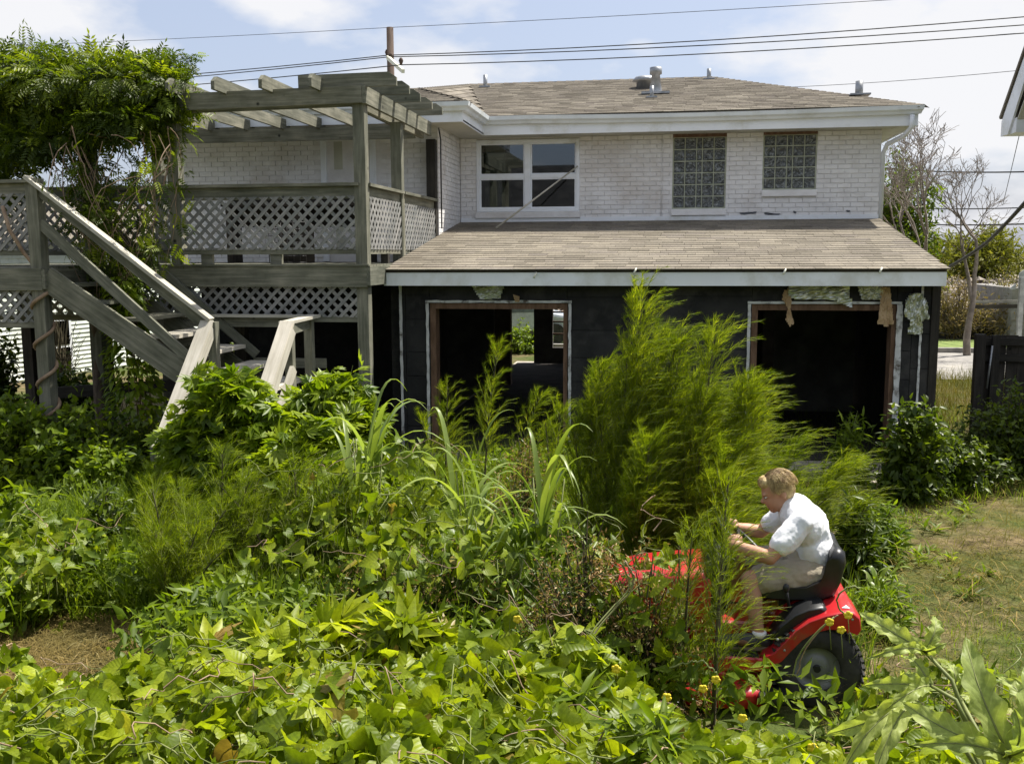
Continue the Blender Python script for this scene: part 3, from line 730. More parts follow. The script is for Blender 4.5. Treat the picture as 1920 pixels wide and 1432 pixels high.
# ---- shingles
def clip_u(poly, v):
    us = []
    for i in range(len(poly)):
        (u0, v0), (u1, v1) = poly[i], poly[(i + 1) % len(poly)]
        if (v0 - v) * (v1 - v) < 0: us.append(u0 + (u1 - u0) * (v - v0) / (v1 - v0))
    return (min(us), max(us)) if len(us) >= 2 else None
def shingle_roof(poly3, udir, expo, wid, thick, mat, parent, nobj, name='shingle'):
    P = [Vector(p) for p in poly3]; o_ = P[0]; u_ = Vector(udir).normalized()
    nrm = Vector((0, 0, 0))
    for i in range(1, len(P) - 1): nrm += (P[i] - o_).cross(P[i + 1] - o_)
    nrm.normalize()
    if nrm.z < 0: nrm = -nrm
    v_ = nrm.cross(u_).normalized()
    if v_.z < 0: v_ = -v_
    poly = [((p - o_).dot(u_), (p - o_).dot(v_)) for p in P]; vmax = max(p[1] for p in poly)
    pieces = []; r_ = 0
    while r_ * expo < vmax:
        v0 = r_ * expo; span = clip_u(poly, min(v0 + .3 * expo, vmax - 1e-3))
        if span:
            u = span[0] - random.uniform(0, wid)
            while u < span[1]:
                wv = wid * random.uniform(.7, 1.3); a, b_ = max(u, span[0]), min(u + wv - .004, span[1])
                if b_ - a > .02: pieces.append((a, b_, v0))
                u += wv
        r_ += 1
    V, Fc, RN = [], [], []
    base_loc = o_
    for k, (a, b_, v0) in enumerate(pieces):
        t0 = thick * random.uniform(.85, 1.25); dv = random.uniform(-.002, .002); e = expo * 1.25
        pts = [(a, v0 + dv, 0), (b_, v0 + dv, 0), (b_, min(v0 + e, vmax), 0), (a, min(v0 + e, vmax), 0), (a, v0 + dv, t0 + .004), (b_, v0 + dv, t0 + .004), (b_, min(v0 + e, vmax), .003), (a, min(v0 + e, vmax), .003)]
        W3 = [o_ + u_ * p[0] + v_ * p[1] + nrm * p[2] for p in pts]
        fs = [(4, 5, 6, 7), (0, 1, 5, 4), (1, 2, 6, 5), (3, 0, 4, 7)]
        if k < nobj: put(name, MB().add(W3, fs).mesh(name), mat, parent)
        else:
            n = len(V); V += [tuple(p) for p in W3]; Fc += [tuple(i + n for i in f) for f in fs]; RN += [random.random()] * 8
    if V:
        o = put(name + '_courses', mesh_np(name, np.array(V), np.array(Fc), np.array(RN), False), mat, parent); o['kind'] = 'stuff'
# porch roof
eL, eR = Vector((X0, YE, 2.385)), Vector((3.11, YE, 2.385)); tR, tL = Vector((X1 + .02, YW - .004, 3.085)), Vector((X0, YW - .004, 3.085))
rd = MB().add([eL, eR, tR, tL] + [p - Vector((0, 0, .03)) for p in (eL, eR, tR, tL)], [(0, 1, 2, 3), (7, 6, 5, 4), (0, 4, 5, 1), (1, 5, 6, 2), (2, 6, 7, 3), (3, 7, 4, 0)])
porch_roof = rd.build('porch_roof', M_WOODD, house)
shingle_roof([p + Vector((0, 0, .004)) for p in (eL + Vector((0, -.03, -.004)), eR + Vector((.03, -.03, -.004)), tR, tL)], (1, 0, 0), .175, .30, .007, M_SHING, porch_roof, 300)
pf = box('porch_fascia', M_TRIM, house, (X0 + .01, YE + .005, 2.20), (3.115, YE + .03, 2.355))
box('porch_fascia_gap', M_WOODD, house, (X0 + .01, YE + .012, 2.352), (3.11, YE + .035, 2.372))
box('porch_barge_board', M_WOODD, house, (3.085, YE + .03, 2.20), (3.112, 13.4, 2.36))
for px, py in ((1003, 516), (1190, 508), (1470, 509), (1650, 507)):
    q = at(px, py, YE - .02); MB().tube([q + Vector((.02, 0, .03)), q + Vector((-.01, -.03, -.03))], .012, 6).build('gutter_spike', M_DOOR, house)

# upper roof: main hip and wing
C_ = Vector((FX + .05, YC - .60, ZE)); E_ = Vector((FX + .05, YW - FO - .06, ZE)); ER = Vector((X1 + .46, YW - FO - .06, ZE))
RL = at(880, 153, 19.5); RR = at(1335, 153, 19.5); RL.z = RR.z = (RL.z + RR.z) / 2
WP = at(786, 168, 15.7); WLp = Vector((XL - .6, 15.7, WP.z)); CLp = Vector((XL - .6, YC - .60, ZE))
roof = MB().add([C_, E_, ER, RR, RL, WP, WLp, CLp, Vector((ER.x, 23, ZE)), Vector((XL - .6, 23, ZE)), Vector((RL.x, 20.5, RL.z)), Vector((RR.x, 20.5, RL.z))],
                [(1, 2, 3, 4), (0, 1, 5), (1, 4, 5), (7, 0, 5, 6), (2, 8, 11, 3), (8, 9, 10, 11), (3, 11, 10, 4), (4, 10, 9, 6, 5), (0, 7, 9, 8, 2, 1)]).build('roof', M_SHINGD, house)
up_ = Vector((0, -.004, .010))
for poly, ud in (([E_, ER, RR, RL], (1, 0, 0)), ([C_, E_, WP], (0, 1, 0)), ([E_, RL, WP], (1, 0, 0)), ([CLp, C_, WP, WLp], (1, 0, 0))):
    sh_parent = roof
    shingle_roof([p + up_ for p in poly], ud if poly[0] is not E_ or len(poly) == 4 else (RL - WP), .14, .26, .009, M_SHINGD, roof, 0)
# hip / ridge caps
for a, b_ in ((ER, RR), (RL, RR), (WP, RL), (C_, WP), (WP, WLp)):
    n_ = int((b_ - a).length / .17)
    cap = MB()
    for i in range(n_):
        p = a.lerp(b_, i / n_); q = a.lerp(b_, (i + 1.3) / n_); d = (q - p).normalized(); s_ = d.cross(Vector((0, 0, 1))).normalized()
        z0 = Vector((0, 0, .028)); z1 = Vector((0, 0, .014))
        cap.add([p - s_ * .12 - Vector((0, 0, .02)), p + z0, p + s_ * .12 - Vector((0, 0, .02)), q - s_ * .12 - Vector((0, 0, .03)), q + z1, q + s_ * .12 - Vector((0, 0, .03))], [(0, 1, 4, 3), (1, 2, 5, 4), (0, 2, 1)])
    o = cap.build('ridge_caps', M_SHINGD, roof); o['kind'] = 'stuff'
# roof vents
def roof_z(x, y): return ZE + (RL.z - ZE) * (y - E_.y) / (19.5 - E_.y)
def vent_pipe(px, py, Y, r, h, name='vent_pipe'):
    q = at(px, py, Y); z = roof_z(q.x, Y) - .02
    o = MB().tube([(q.x, Y, z), (q.x, Y, z + h)], r, 14).build(name, M_GALV, roof)
    box('flashing', M_GALV, o, (q.x - r * 2.6, Y - r * 2.6, z + .02), (q.x + r * 2.6, Y + r * 2.6, z + .045)); return q.x, z
vent_pipe(910, 150, 19.0, .04, .26); vent_pipe(1329, 155, 19.2, .04, .22); vent_pipe(1222, 190, 17.0, .035, .22)
x_, z_ = vent_pipe(1610, 190, 16.6, .06, .25)
q = at(1229, 185, 17.5); z = roof_z(q.x, 17.5) - .02
v = MB().tube([(q.x, 17.5, z), (q.x, 17.5, z + .03), (q.x, 17.5, z + .34), (q.x, 17.5, z + .35), (q.x, 17.5, z + .46), (q.x, 17.5, z + .47)], [.12, .115, .07, .105, .105, .06], 18).build('flue_vent', M_GALV, roof)
box('flashing', M_GALV, v, (q.x - .24, 17.3, z + .0), (q.x + .24, 17.75, z + .035))
q = at(1208, 165, 18.2); z = roof_z(q.x, 18.2) - .02
MB().tube([(q.x, 18.2, z), (q.x, 18.2, z + .14), (q.x, 18.2, z + .15), (q.x, 18.2, z + .22), (q.x, 18.2, z + .25)], [.14, .14, .22, .17, .04], 20).build('mushroom_vent', M_GALV, roof)

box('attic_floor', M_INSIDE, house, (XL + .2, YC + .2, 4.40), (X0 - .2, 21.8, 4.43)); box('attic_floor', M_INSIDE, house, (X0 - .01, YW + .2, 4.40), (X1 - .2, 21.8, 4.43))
# ---- ground floor: porch front wall of black panels with two openings
YP = YE + .27
op1 = (at(806, 572, YP), at(1064, 572, YP)); op2 = (at(1410, 570, YP), at(1682, 570, YP))
o1, o2 = (op1[0].x, op1[1].x), (op2[0].x, op2[1].x); zo = 1.96
pw = MB()
pw.box((X0 + .12, YP + .02, .1), (o1[0], YP + .12, 2.33)).box((o1[1], YP + .02, .1), (o2[0], YP + .12, 2.33)).box((o2[1], YP + .02, .1), (3.04, YP + .12, 2.33))
pw.box((o1[0], YP + .02, zo + .02), (o1[1], YP + .12, 2.33)).box((o2[0], YP + .02, zo + .02), (o2[1], YP + .12, 2.33))
pwall = pw.build('porch_wall', M_FELT, house)
def panel(x0, x1, z0, z1):
    j = random.uniform(-.004, .004)
    box('wall_panel', M_FELT, pwall, (x0 + .003, YP + j, z0 + .003), (x1 - .003, YP + .018, z1 - .004))
for x0, x1 in ((X0 + .12, -3.1), (-3.1, o1[0]), (o1[1], -.2), (-.2, o2[0]), (o2[1], 2.84), (2.84, 3.04)):
    z = .12
    while z < 2.3:
        h = random.choice((.29, .33, .40, .30)); panel(x0, x1, z, min(z + h, 2.32)); z += h
panel(o1[0], (o1[0] + o1[1]) / 2, zo + .04, 2.32); panel((o1[0] + o1[1]) / 2, o1[1], zo + .04, 2.32); panel(o2[0], 1.9, zo + .04, 2.32); panel(1.9, o2[1], zo + .04, 2.32)
def ragged(name, mat, p0, p1, wd, parent, n=26):
    p0 = Vector(p0); p1 = Vector(p1); d = (p1 - p0); s_ = Vector((d.z, 0, -d.x)).normalized(); m_ = MB(); secs = []
    for i in range(n + 1):
        p = p0.lerp(p1, i / n) + Vector((random.gauss(0, .0015), random.gauss(0, .001), random.gauss(0, .0015))); a = wd * random.uniform(.78, 1.08)
        secs.append([p - s_ * a / 2, p + s_ * a / 2, p + s_ * a / 2 + Vector((0, .014, 0)), p - s_ * a / 2 + Vector((0, .014, 0))])
    return m_.loft(secs, smooth=False).build(name, mat, parent)
for (a, b_) in (o1, o2):
    ragged('trim_strip', M_STRIP, (a - .03, YP - .022, .3), (a - .03, YP - .022, zo + .02), .035, pwall)
    ragged('trim_strip', M_STRIP, (b_ + .03, YP - .022, .3), (b_ + .03, YP - .022, zo + .02), .035 if a < 0 else .07, pwall)
    ragged('trim_strip', M_STRIP, (a - .05, YP - .022, zo + .04), (b_ + .05, YP - .022, zo + .04), .03, pwall)
    for x0, x1 in ((a, a + .07), (b_ - .05, b_)): box('door_jamb', M_JAMB, pwall, (x0, YP + .005, .14), (x1, YP + .20, zo - .05))
    box('door_head', M_JAMB, pwall, (a, YP + .005, zo - .05), (b_, YP + .20, zo + .018))
q = at(752, 560, YP); ragged('trim_strip', M_STRIP, (q.x, YP - .03, .2), (q.x, YP - .03, 2.2), .035, pwall)
ragged('trim_strip', M_STRIP, (2.93, YP - .03, .2), (2.93, YP - .03, 2.2), .025, pwall)
box('corner_board', M_WOODD, house, (3.04, YP - .02, .1), (3.13, YP + .14, 2.34))
box('porch_side_wall', M_FELT, house, (3.03, YP + .14, .1), (3.10, YW + .2, 2.34))
box('porch_slab', M_SLAB, house, (X0 + .05, YP - .42, 0.0), (3.12, 22, .115))
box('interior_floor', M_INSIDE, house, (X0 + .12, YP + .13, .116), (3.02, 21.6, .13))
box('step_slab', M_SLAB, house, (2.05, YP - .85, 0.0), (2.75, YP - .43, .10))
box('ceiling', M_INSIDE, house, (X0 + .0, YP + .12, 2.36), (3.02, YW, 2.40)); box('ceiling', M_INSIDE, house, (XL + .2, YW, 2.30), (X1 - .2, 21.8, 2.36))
# interior partitions: gaps where daylight shows through the rear
g0, g1 = at(926, 640, 17.2).x, at(1066, 640, 17.2).x
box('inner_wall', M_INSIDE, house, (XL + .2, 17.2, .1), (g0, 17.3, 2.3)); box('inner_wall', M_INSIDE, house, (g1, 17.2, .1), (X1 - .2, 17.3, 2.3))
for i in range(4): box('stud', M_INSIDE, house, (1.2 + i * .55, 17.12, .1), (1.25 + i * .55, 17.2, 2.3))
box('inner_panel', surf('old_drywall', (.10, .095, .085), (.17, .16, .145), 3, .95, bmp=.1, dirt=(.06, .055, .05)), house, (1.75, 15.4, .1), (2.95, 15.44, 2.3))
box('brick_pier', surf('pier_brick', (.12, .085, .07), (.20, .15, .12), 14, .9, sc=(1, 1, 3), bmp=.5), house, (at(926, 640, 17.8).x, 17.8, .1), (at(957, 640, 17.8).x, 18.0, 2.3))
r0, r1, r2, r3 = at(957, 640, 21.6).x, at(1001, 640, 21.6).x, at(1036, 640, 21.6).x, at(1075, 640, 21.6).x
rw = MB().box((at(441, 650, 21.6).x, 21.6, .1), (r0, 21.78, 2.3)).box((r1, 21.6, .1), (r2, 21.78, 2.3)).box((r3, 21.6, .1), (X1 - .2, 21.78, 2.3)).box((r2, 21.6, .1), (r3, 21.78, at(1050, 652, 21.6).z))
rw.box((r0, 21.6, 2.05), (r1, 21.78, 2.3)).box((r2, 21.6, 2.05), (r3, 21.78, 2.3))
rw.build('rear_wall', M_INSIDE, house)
for py in (585, 603, 626): q = at(1050, py, 21.7); box('window_slat', M_JAMB, house, (r2, 21.66, q.z - .018), (r3, 21.70, q.z + .018))
# cut matching holes in outer back wall: rebuild it as pieces is avoided by leaving ground floor open there
# wing ground floor front
wg0, wg1 = at(423, 650, YC).x, at(438, 650, YC).x
wgm = MB().box((XL + .55, YC + .02, 0), (wg0, YC + .15, 2.25)).box((wg1, YC + .02, 0), (X0, YC + .15, 2.25)).box((wg0, YC + .02, 0), (wg1, YC + .15, at(430, 688, YC).z)).box((wg0, YC + .02, at(430, 642, YC).z), (wg1, YC + .15, 2.25))
wgm.build('wing_ground_wall', M_FELT, house)
box('porch_left_wall', M_FELT, house, (X0 - .02, YP + .13, 0), (X0 + .10, YC + .02, 2.36))
# ================================================================== DECK, PERGOLA, STAIRS
YD = 10.75; ZD = 2.46
deck = thing('wooden_deck', 'weathered grey raised wooden deck with lattice, pergola frame and turning stairs', 'deck', (-5.2, 11.5, 0))
PW = .135
xr = X0 - .07                                   # right posts centre
def post(x, y, z0, z1, mat=None, wd=PW, name='post'): return beam(name, mat or M_WOOD, deck, (x, y, z0), (x, y, z1), wd, wd, (0, 1, 0))
xm_ = at(333, 400, YD + .07).x; xl_ = at(172, 400, YD + .07).x
post(xr, YD + .07, 0, 4.26); post(xm_, YD + .07, 0, 4.26); post(xl_, YD + .07, 0, 4.26, None, .15)
y3 = atX(745, 300, xr).y; y4 = YC - .12
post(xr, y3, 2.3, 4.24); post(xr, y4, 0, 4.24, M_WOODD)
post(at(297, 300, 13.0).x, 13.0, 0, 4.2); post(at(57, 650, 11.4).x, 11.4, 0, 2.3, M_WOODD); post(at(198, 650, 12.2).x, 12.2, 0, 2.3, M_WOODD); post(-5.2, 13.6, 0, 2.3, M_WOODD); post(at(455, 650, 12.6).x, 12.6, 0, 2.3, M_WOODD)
# deck floor boards (run along X), joists and rim
xdl = -8.7
for i in range(26):
    y = YD + .02 + i * .14
    if y < YC - .05: box('floor_board', M_WOOD, deck, (xdl, y, ZD - .035), (X0 + .02, y + .132, ZD + random.uniform(-.002, .002)))
zf = ZD - .038
box('rim_joist', M_WOOD, deck, (xdl, YD - .045, zf - .215), (X0 + .0, YD - .003, zf + .02)); box('rim_cap', M_WOOD, deck, (xdl, YD - .065, zf + .022), (X0 + .03, YD + .015, zf + .045))
box('rim_joist', M_WOOD, deck, (X0 + .002, YD - .045, zf - .20), (X0 + .042, y4, zf + .01))
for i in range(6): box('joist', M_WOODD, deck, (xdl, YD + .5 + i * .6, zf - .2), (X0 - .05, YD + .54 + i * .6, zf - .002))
# left platform in front
YF = 9.6; xp = at(64, 420, YF).x
for i in range(8): box('floor_board', M_WOOD, deck, (xdl, YF + .02 + i * .14, ZD - .035), (xp + .05, YF + .152 + i * .14, ZD + random.uniform(-.002, .002)))
box('rim_joist', M_WOOD, deck, (xdl, YF - .045, zf - .215), (xp + .07, YF - .003, zf + .02)); box('rim_joist', M_WOOD, deck, (xp + .07, YF - .04, zf - .2), (xp + .11, YD - .05, zf + .01))
post(xp, YF + .05, 0, ZD + .93); 
def lattice(p0, u, wd, ht, sp, nrm, name='lattice_panel', mat=M_WOODS, sw=.038):
    """rectangular lattice; p0 lower-left, u unit along, height up; each slat its own piece"""
    p0 = Vector(p0); u = Vector(u).normalized(); up = Vector((0, 0, 1)); n = Vector(nrm).normalized()
    fr_ = MB(); t_ = .02
    e = bpy.data.objects.new(name, None); col.objects.link(e); e.parent = deck; e.location = p0 - W(deck); WL[e.name] = p0.copy(); e.empty_display_size = .05
    hw = sw * .7071
    for sgn, off in ((1, 0.0), (-1, .008)):
        c = -ht
        while c < wd + ht:
            # centre line: x = c + t (sgn>0) or x = c + ht - t, for t in 0..ht ; slat half-width hw in x
            poly = []
            if sgn > 0: quad = [(c - hw, 0), (c + hw, 0), (c + ht + hw, ht), (c + ht - hw, ht)]
            else: quad = [(c + ht - hw, 0), (c + ht + hw, 0), (c + hw, ht), (c - hw, ht)]
            # clip in x to [0,wd]
            def clip(poly, lim, less):
                out_ = []
                for i in range(len(poly)):
                    a, b_ = poly[i], poly[(i + 1) % len(poly)]
                    ia = a[0] <= lim if less else a[0] >= lim; ib = b_[0] <= lim if less else b_[0] >= lim
                    if ia: out_.append(a)
                    if ia != ib:
                        k = (lim - a[0]) / (b_[0] - a[0]); out_.append((lim, a[1] + k * (b_[1] - a[1])))
                return out_
            pl = clip(quad, 0, False)
            if len(pl) >= 3: pl = clip(pl, wd, True)
            if len(pl) >= 3:
                A = [u * x + up * z - n * (off + 0) for x, z in pl]; B = [a + n * .007 for a in A]
                k = len(pl); vs_ = A + B
                fs = [tuple(range(k))[::-1], tuple(range(k, 2 * k))] + [(i, (i + 1) % k, k + (i + 1) % k, k + i) for i in range(k)]
                me = MB().add(vs_, fs).mesh('slat'); o = put('slat', me, mat, e, p0); o.rotation_euler = (0, random.uniform(-.003, .003), 0)
            c += sp
    return e
RZ = ZD + .90
def rail(p0, p1, cap=True, lower=True, lat=True, mat=M_WOOD):
    p0 = Vector(p0); p1 = Vector(p1); d = (p1 - p0); u = d.normalized(); n = Vector((u.y, -u.x, 0))
    beam('top_rail', mat, deck, p0 + Vector((0, 0, RZ - .09)), p1 + Vector((0, 0, RZ - .09)), .04, .135)
    if cap: beam('rail_cap', mat, deck, p0 - u * .06 + Vector((0, 0, RZ)), p1 + u * .06 + Vector((0, 0, RZ)), .15, .035)
    if lower: beam('bottom_rail', mat, deck, p0 + Vector((0, 0, ZD + .155)), p1 + Vector((0, 0, ZD + .155)), .045, .075)
    if lat: lattice(p0 + n * .03 + Vector((0, 0, ZD + .17)), u, d.length, .60, .132, n)
rail((xm_ + .07, YD + .04, 0), (xr - .07, YD + .04, 0)); rail((xdl, YD + .04, 0), (xl_ - .08, YD + .04, 0)); rail((xl_ + .08, YD + .04, 0), (xm_ - .07, YD + .04, 0))
rail((X0 - .05, YD + .16, 0), (X0 - .05, y3 - .06, 0)); rail((X0 - .05, y3 + .10, 0), (X0 - .05, y4 - .06, 0))
post(X0 - .045, y3 + .02, ZD - .2, RZ - .02, None, .09)
rail((xdl, YF + .03, 0), (xp - .07, YF + .03, 0)); rail((xp, YF + .3, 0), (xp, YF + .3, 0)) if False else None
# balusters stubs under bottom rail
for x in (at(515, 480, YD).x, at(385, 480, YD).x): beam('blocking', M_WOOD, deck, (x, YD + .06, ZD), (x, YD + .06, ZD + .12), .14, .05, (0, 1, 0))
beam('blocking', M_WOODD, deck, (X0 - .05, 11.65, ZD), (X0 - .05, 11.65, ZD + .12), .09, .09, (0, 1, 0))
# lower lattice skirts
def skirt(p0, p1, z0, z1):
    p0 = Vector(p0); p1 = Vector(p1); u = (p1 - p0).normalized(); n = Vector((u.y, -u.x, 0))
    beam('skirt_rail', M_WOOD, deck, p0 + Vector((0, 0, z0 - .025)), p1 + Vector((0, 0, z0 - .025)), .045, .07)
    lattice(p0 + n * .026 + Vector((0, 0, z0)), u, (p1 - p0).length, z1 - z0, .132, n)
skirt((xm_ + .07, YD + .04, 0), (xr - .07, YD + .04, 0), 1.86, 2.21); skirt((xl_ + .08, YD + .04, 0), (xm_ - .07, YD + .04, 0), 1.86, 2.21); skirt((xdl, YD + .04, 0), (xl_ - .08, YD + .04, 0), 1.86, 2.21)
skirt((xdl, YF + .03, 0), (xp - .07, YF + .03, 0), 1.86, 2.21)
# pergola
zb0 = 4.33
beam('pergola_beam', M_WOOD, deck, (-7.4, YD - .03, zb0 - .05), (xr + .06, YD - .03, zb0 + .005), .045, .185)
beam('pergola_beam', M_WOOD, deck, (-7.4, YD + .165, zb0 - .055), (xr + .06, YD + .165, zb0), .045, .185)
beam('pergola_beam', M_WOOD, deck, (xr + .085, YD - .05, zb0), (xr + .085, YC - .56, zb0 + .005), .045, .19)
beam('pergola_beam', M_WOOD, deck, (xr - .09, YD + .20, zb0), (xr - .09, YC - .3, zb0), .045, .19)
beam('pergola_beam', M_WOOD, deck, (-7.6, YC - .62, zb0 - .03), (xr - .12, YC - .62, zb0 - .03), .05, .19)
def clipped_board(name, p0, p1, wd, ht, cutL=True, cutR=True):
    p0 = Vector(p0); p1 = Vector(p1); u = (p1 - p0).normalized(); s_ = u.cross(Vector((0, 0, 1))).normalized(); up = s_.cross(u); Ld = (p1 - p0).length
    pr = [(0, -ht / 2), (Ld, -ht / 2)]; pr += [(Ld, ht * .1), (Ld - ht * .55, ht / 2)] if cutR else [(Ld, ht / 2)]
    pr += [(ht * .55, ht / 2), (0, ht * .1)] if cutL else [(0, ht / 2)]
    A = [p0 + u * a + up * b_ - s_ * wd / 2 for a, b_ in pr]; B = [a + s_ * wd for a in A]; k = len(pr)
    return MB().add(A + B, [tuple(range(k)), tuple(range(k, 2 * k))[::-1]] + [((i + 1) % k, i, k + i, k + (i + 1) % k) for i in range(k)]).build(name, M_WOOD, deck)
for px, py in ((60, 160), (140, 158), (225, 156), (312, 153), (398, 147), (487, 142), (580, 139)):
    q = at(px, py, YD - .36); clipped_board('rafter', (q.x, YD - .36, zb0 + .125), (q.x, YC - .4, zb0 + .115), .042, .15, True, True)
for px, py in ((742, 158), (767, 175), (790, 192), (812, 204), (829, 215)):
    Y_ = atX(px, py, -2.93).y; clipped_board('rafter_tail', (-4.05 if px < 760 else -3.75, Y_, zb0 + .155), (-2.93 + random.uniform(-.015, .015), Y_, zb0 + .165), .042, .15, False, True)
# upper stair flight (along X), landing, lower flight towards the yard
xn, zl = at(396, 680, YF).x, 1.0
nst = 7
for i in range(nst):
    x = xp + .10 + (xn - xp + .25) * i / (nst - 1); z = ZD - (ZD - zl) * (i + 1) / (nst + 1)
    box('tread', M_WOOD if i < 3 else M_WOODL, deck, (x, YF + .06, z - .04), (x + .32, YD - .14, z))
    box('riser_block', M_WOOD, deck, (x + .02, YF + .075, z - .19), (x + .05, YD - .15, z - .045))
for y in (YF + .02, YD - .10):
    m_ = MB(); a = Vector((xp + .08, y, ZD - .12)); b_ = Vector((xn + .35, y, zl - .12)); m_.beam(a, b_, .04, .26); m_.build('stringer', M_WOOD, deck)
def hand(p0, p1, mat, wd=.145, ht=.035): return beam('handrail', mat, deck, p0, p1, wd, ht)
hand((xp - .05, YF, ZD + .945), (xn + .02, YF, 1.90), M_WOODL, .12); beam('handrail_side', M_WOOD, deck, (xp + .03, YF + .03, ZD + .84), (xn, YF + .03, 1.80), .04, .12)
hand((xp + .05, YD - .08, ZD + .60), (xn + .05, YD - .08, 1.42), M_WOOD, .04, .10)
beam('mid_rail', M_WOOD, deck, (xp + .06, YF + .02, ZD + .46), (xn, YF + .02, 1.26), .04, .11)
beam('newel_post', M_WOOD, deck, (xn + .04, YF, 0), (xn + .04, YF, 1.88), .09, .09, (0, 1, 0))
xq = at(543, 640, YF).x; beam('newel_post', M_WOOD, deck, (xq, YF, 0), (xq, YF, 1.86), .085, .085, (0, 1, 0))
x5 = at(583, 640, YF + .9).x; beam('newel_post', M_WOOD, deck, (x5, YF + .85, 0), (x5, YF + .85, 1.87), .09, .09, (0, 1, 0))
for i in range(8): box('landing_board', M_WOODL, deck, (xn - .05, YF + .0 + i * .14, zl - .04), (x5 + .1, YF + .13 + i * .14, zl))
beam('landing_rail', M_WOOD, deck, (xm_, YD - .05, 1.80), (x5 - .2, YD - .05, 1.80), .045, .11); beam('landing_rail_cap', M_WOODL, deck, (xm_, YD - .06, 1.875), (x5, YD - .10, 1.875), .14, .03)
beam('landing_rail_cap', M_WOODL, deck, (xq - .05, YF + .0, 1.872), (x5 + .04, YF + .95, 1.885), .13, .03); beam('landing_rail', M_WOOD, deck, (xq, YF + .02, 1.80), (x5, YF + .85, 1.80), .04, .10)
beam('landing_rail', M_WOOD, deck, (xn, YD - .05, 1.33), (x5 + .1, YD - .05, 1.33), .045, .11)
for x, nm in ((xn, 0), (xq, 1)):
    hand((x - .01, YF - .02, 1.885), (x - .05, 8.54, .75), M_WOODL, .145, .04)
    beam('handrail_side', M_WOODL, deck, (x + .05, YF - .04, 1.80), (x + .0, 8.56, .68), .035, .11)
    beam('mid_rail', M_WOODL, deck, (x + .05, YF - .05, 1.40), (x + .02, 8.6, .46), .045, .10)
    beam('newel_post', M_WOOD, deck, (x - .03, 8.45, 0), (x - .03, 8.45, .78), .09, .09, (0, 1, 0))
for i in range(5):
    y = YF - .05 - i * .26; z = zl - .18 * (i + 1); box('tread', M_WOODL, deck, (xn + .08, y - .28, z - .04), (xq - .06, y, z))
for x in (xn + .06, xq - .04): beam('stringer', M_WOOD, deck, (x, YF - .02, zl - .14), (x, 8.25, -.06), .04, .24)
# low rail under deck and skid beam
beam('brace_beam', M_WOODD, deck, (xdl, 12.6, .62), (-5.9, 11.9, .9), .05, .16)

# furniture on the deck behind lattice
fu = thing('wire_crate', 'dark wire crate standing on the deck behind the front lattice', 'crate', (at(550, 470, 12.2).x, 12.2, ZD))
q = at(550, 470, 12.2); wx = q.x
for i in range(7):
    x = wx - .25 + i * .083; MB().tube([(x, 12.0, ZD + .01), (x, 12.0, ZD + .52)], .006, 5).build('wire', M_WIRE, fu)
for i in range(7):
    z = ZD + .012 + i * .085; MB().tube([(wx - .25, 11.99, z), (wx + .25, 11.99, z)], .006, 5).build('wire', M_WIRE, fu)
box('back_panel', M_WOODD, fu, (wx - .25, 12.3, ZD + .01), (wx + .25, 12.31, ZD + .5))
tb = thing('bench', 'dark low wooden bench on the deck beneath the white wall', 'bench', (-4.9, 13.2, ZD))
box('seat', M_WOODD, tb, (-6.1, 13.0, ZD + .78), (-3.9, 13.4, ZD + .83)); box('back', M_WOODD, tb, (-6.1, 13.36, ZD + .50), (-3.9, 13.40, ZD + .98))
for x in (-6.0, -5.0, -4.0): box('leg', M_WOODD, tb, (x - .04, 13.02, ZD), (x + .04, 13.36, ZD + .78))

# leaning pole on the porch roof in front of the window
p0 = at(1083, 312, YW - .07); p1 = at(930, 424, YW - 1.0)
pl = MB().tube([Vector((p1.x, p1.y, 2.385 + .7 * (p1.y - YE) / (YW - YE) + .03)), p0], [.015, .013], 8).build('leaning_pole', M_WOODL)
tag(pl, 'thin bamboo coloured pole leaning from the porch roof across the twin window', 'pole')

# ================================================================== torn insulation on the porch wall
def scrap(name, label, cat, mat, pts, depth=.05, seed=0, mat2=None):
    """pts: outline in pixels on the porch wall plane; crumpled sheet with thickness"""
    rs = np.random.RandomState(seed); P = [at(px, py, YP - .05) for px, py in pts]
    xs = [p.x for p in P]; zs = [p.z for p in P]; nx, nz = 22, 20
    def inside(x, z):
        c = False; j = len(P) - 1
        for i in range(len(P)):
            if (P[i].z > z) != (P[j].z > z) and x < (P[j].x - P[i].x) * (z - P[i].z) / (P[j].z - P[i].z) + P[i].x: c = not c
            j = i
        return c
    V = []; idx = {}; Fq = []
    gx = np.linspace(min(xs), max(xs), nx); gz = np.linspace(min(zs), max(zs), nz)
    for j in range(nz):
        for i in range(nx):
            idx[i, j] = len(V); V.append((gx[i] + rs.normal() * .002, YP - .05 - .55 * depth * (.35 * abs(math.sin(i * .23 + 2.1 * math.sin(j * .17 + seed) + seed)) + .25 * abs(math.sin(j * .31 + i * .19 + 1.3 * math.sin(i * .4) + seed)) + .5 * rs.rand() ** 3), gz[j] + rs.normal() * .002))
    n0 = len(V); V += [(x, y + .008, z) for x, y, z in V]
    for j in range(nz - 1):
        for i in range(nx - 1):
            if inside((gx[i] + gx[i + 1]) / 2, (gz[j] + gz[j + 1]) / 2):
                a, b_, c, d = idx[i, j], idx[i + 1, j], idx[i + 1, j + 1], idx[i, j + 1]; Fq += [(a, b_, c, d), (d + n0, c + n0, b_ + n0, a + n0)]
    o = MB().add(V, Fq).build(name, mat); return tag(o, label, cat, 'torn insulation on the porch')
scrap('insulation_scrap', 'yellowish foil insulation scrap hanging above the left opening', 'insulation', M_FOIL, [(885, 536), (945, 536), (938, 560), (900, 561)], .05, 1)
